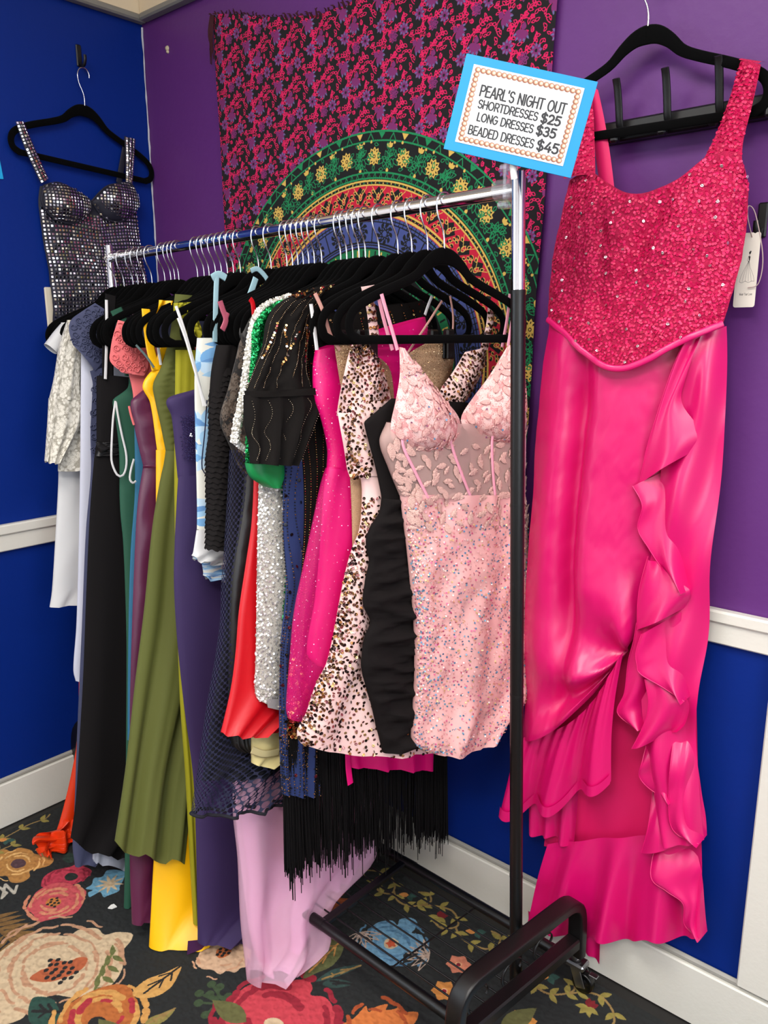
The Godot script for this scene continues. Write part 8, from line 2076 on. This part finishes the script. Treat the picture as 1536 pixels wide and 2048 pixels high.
	f = gown(o, "skirt", ps, [Vector4(0.026, 1.7477, 0, 0), Vector4(-0.1153, 1.194, 0.2238, 1.1539), Vector4(-0.1065, 1.129, 0.2317, 1.0808), Vector4(-0.0975, 1.0603, 0.2383, 1.004), Vector4(-0.0909, 0.9905, 0.2432, 0.9252), Vector4(-0.0841, 0.9192, 0.2432, 0.845), Vector4(-0.0829, 0.8121, 0.2432, 0.7484), Vector4(-0.0882, 0.7211, 0.2432, 0.669), Vector4(-0.0919, 0.6511, 0.2056, 0.6499), Vector4(-0.0609, 0.6224, 0.1455, 0.6026)], bo)
	sew(o, "sequins", f, flared(scatter(3900, 0.01, 0.49, 0.02, 0.99), 0.9), "disc", 0.0022, gem("iris_sequin", 0.25, 0.35), [Color(0.80, 0.38, 0.40), Color(0.85, 0.45, 0.45), Color(0.10, 0.22, 0.38), Color(0.14, 0.30, 0.42), Color(0.75, 0.50, 0.25), Color(0.60, 0.12, 0.25), Color(0.85, 0.6, 0.55)], 0.4, 0.0012)
	var sheer := mat("blush_net", Color(0.82, 0.68, 0.65), 0.6, {"alpha": 0.6})
	var cb := [Vector4(0.026, 1.7477, 0, 0), Vector4(-0.144, 1.3341, 0.2141, 1.3103), Vector4(-0.1613, 1.2979, 0.2181, 1.2673), Vector4(-0.1411, 1.2435, 0.2195, 1.205), Vector4(-0.1154, 1.187, 0.2239, 1.1459)]
	var fc := gown(o, "corset_net", sheer, cb, {"nf": 1.0, "fa": 0.0, "th": 0.032})
	cup = func(s, t): return 0.012 + 0.050 * sin(s * PI) * sin(PI * minf(1.0, 0.05 + 0.95 * pow(t, 1.3)))
	var c1 := loft(o, "cup", lp, [Vector3(-0.1233, 1.4759, 0.0071), Vector3(-0.1231, 1.4234, 0.0084), Vector3(-0.1336, 1.3765, 0.0097), Vector3(-0.1464, 1.3294, 0.0109), Vector3(-0.1376, 1.296, 0.0117), Vector3(-0.0842, 1.2718, 0.0124)], [Vector3(-0.1103, 1.472, 0.0072), Vector3(-0.0672, 1.4236, 0.0084), Vector3(-0.0221, 1.3808, 0.0095), Vector3(0.0263, 1.332, 0.0108), Vector3(0.0222, 1.2913, 0.0119), Vector3(-0.0256, 1.2626, 0.0126)], 24, 30, cup, 1.5, 1.5)
	var c2 := loft(o, "cup", lp, [Vector3(0.1604, 1.4766, 0.007), Vector3(0.107, 1.414, 0.0087), Vector3(0.0656, 1.3747, 0.0097), Vector3(0.0317, 1.3357, 0.0107), Vector3(0.0412, 1.3084, 0.0114), Vector3(0.094, 1.2773, 0.0122)], [Vector3(0.1838, 1.4743, 0.0071), Vector3(0.2027, 1.4183, 0.0086), Vector3(0.213, 1.3592, 0.0101), Vector3(0.2203, 1.3045, 0.0115), Vector3(0.2147, 1.2808, 0.0121), Vector3(0.1667, 1.2628, 0.0126)], 24, 30, cup, 1.5, 1.5)
	for q in [[Vector3(-0.1621, 1.5719, 0.0166), Vector3(-0.1526, 1.5435, 0.0173), Vector3(-0.1396, 1.5074, 0.0182), Vector3(-0.1275, 1.4706, 0.0192)], [Vector3(-0.156, 1.5711, -0.0034), Vector3(-0.1433, 1.5259, -0.0022), Vector3(-0.1246, 1.4702, -0.0008)], [Vector3(0.1756, 1.5883, 0.0161), Vector3(0.1735, 1.548, 0.0172), Vector3(0.1684, 1.5124, 0.0181), Vector3(0.1604, 1.4747, 0.0191)], [Vector3(0.1838, 1.5813, -0.0037), Vector3(0.176, 1.528, -0.0023), Vector3(0.1624, 1.4724, -0.0008)]]:
		strap(o, "strap", pb, q, 0.0042)
	# boning channels
	for q in [[0.06, 0.12, 0.2], [0.21, 0.235, 0.0], [0.31, 0.30, 0.0], [0.39, 0.365, 0.0], [0.455, 0.42, 0.0]]:
		var pts := []
		for i in 14:
			var t := i / 13.0
			pts.append(fc.call(lerpf(q[0] if q[0] > 0.1 else 0.09, q[1], t), lerpf(0.12, 1.0, t)) + Vector3(0, 0, 0.004))
		var mb := MB.new()
		mb.sweep(pts, func(_t): return Vector2(0.0036, 0.002), Vector3(0, 0, 1), 8)
		part("boning", mb, pb, o)
	leaves(o, fc, cloth("pale_lace", Color(0.87, 0.70, 0.66), "lace"), scatter(90, 0.03, 0.47, 0.25, 1.0, 12), 0.014)
	leaves(o, f, cloth("pale_lace", Color.WHITE, "lace"), scatter(40, 0.03, 0.47, 0.0, 0.14, 14), 0.014)
	leaves(o, c1, cloth("rose_lace", Color(0.90, 0.68, 0.66), "lace"), scatter(60, 0.06, 0.94, 0.12, 0.97, 15), 0.013)
	leaves(o, c2, cloth("rose_lace", Color.WHITE, "lace"), scatter(60, 0.06, 0.94, 0.12, 0.97, 16), 0.013)
	for c in [c1, c2]:
		sew(o, "sequins", c, scatter(46, 0.05, 0.95, 0.05, 0.95, 17), "disc", 0.0022, gem("iris_sequin"), [Color(0.10, 0.22, 0.38), Color(0.3, 0.1, 0.2), Color(0.85, 0.5, 0.45)], 0.5, 0.004)

func flared(a: Array, e: float) -> Array:
	var out := []
	for q in a: out.append(Vector2(q.x, pow(q.y, e)))
	return out

# lace leaves: small ribbed leaf shapes appliqued on a surface, all one sewn layer
func leaves(parent: Node, f: Callable, m: Material, spots: Array, l: float):
	var mb := MB.new()
	var k := 0
	for q in spots:
		var p: Vector3 = f.call(q.x, q.y)
		var nn: Vector3 = (f.call(q.x, minf(q.y + 0.01, 1)) - f.call(q.x, maxf(q.y - 0.01, 0))).cross(f.call(minf(q.x + 0.01, 1), q.y) - f.call(maxf(q.x - 0.01, 0), q.y)).normalized()
		if nn.z < 0: nn = -nn
		var an := h01(k, 41) * TAU
		var x := nn.cross(Vector3(sin(an), cos(an), 0.02)).normalized()
		var y := nn.cross(x)
		var ll := l * (0.7 + 0.6 * h01(k, 42))
		mb.grid(6, 7, func(s, t):
			var w := ll * 0.46 * sin(PI * pow(t, 0.8))
			var a: float = s * 2 - 1
			return p + nn * (0.003 + 0.0012 * (1 - absf(a)) + 0.0006 * sin(t * 22.0 + absf(a) * 5.0)) + x * a * w + y * (t - 0.5) * ll * 2.0, false, true)
		k += 1
	var o := part("lace_leaves", mb, m, parent)
	o.set_meta("kind", "stuff")

func spare_hangers():
	var spots: Array = [[Vector3(0.5922, 1.7352, 0.2376), 1.4756], [Vector3(0.6476, 1.7361, 0.24), 1.5629], [Vector3(0.699, 1.7369, 0.2422), 1.4582], [Vector3(0.7281, 1.7374, 0.2434), 1.5105], [Vector3(0.8505, 1.7393, 0.2487), 1.4407]]
	for q in spots:
		var h := thing("hanger", "black velvet hanger squeezed in among the packed gowns, nothing of its own showing", "hanger", q[0], q[1], "black velvet hangers lost among the gowns")
		hanger_parts(h)
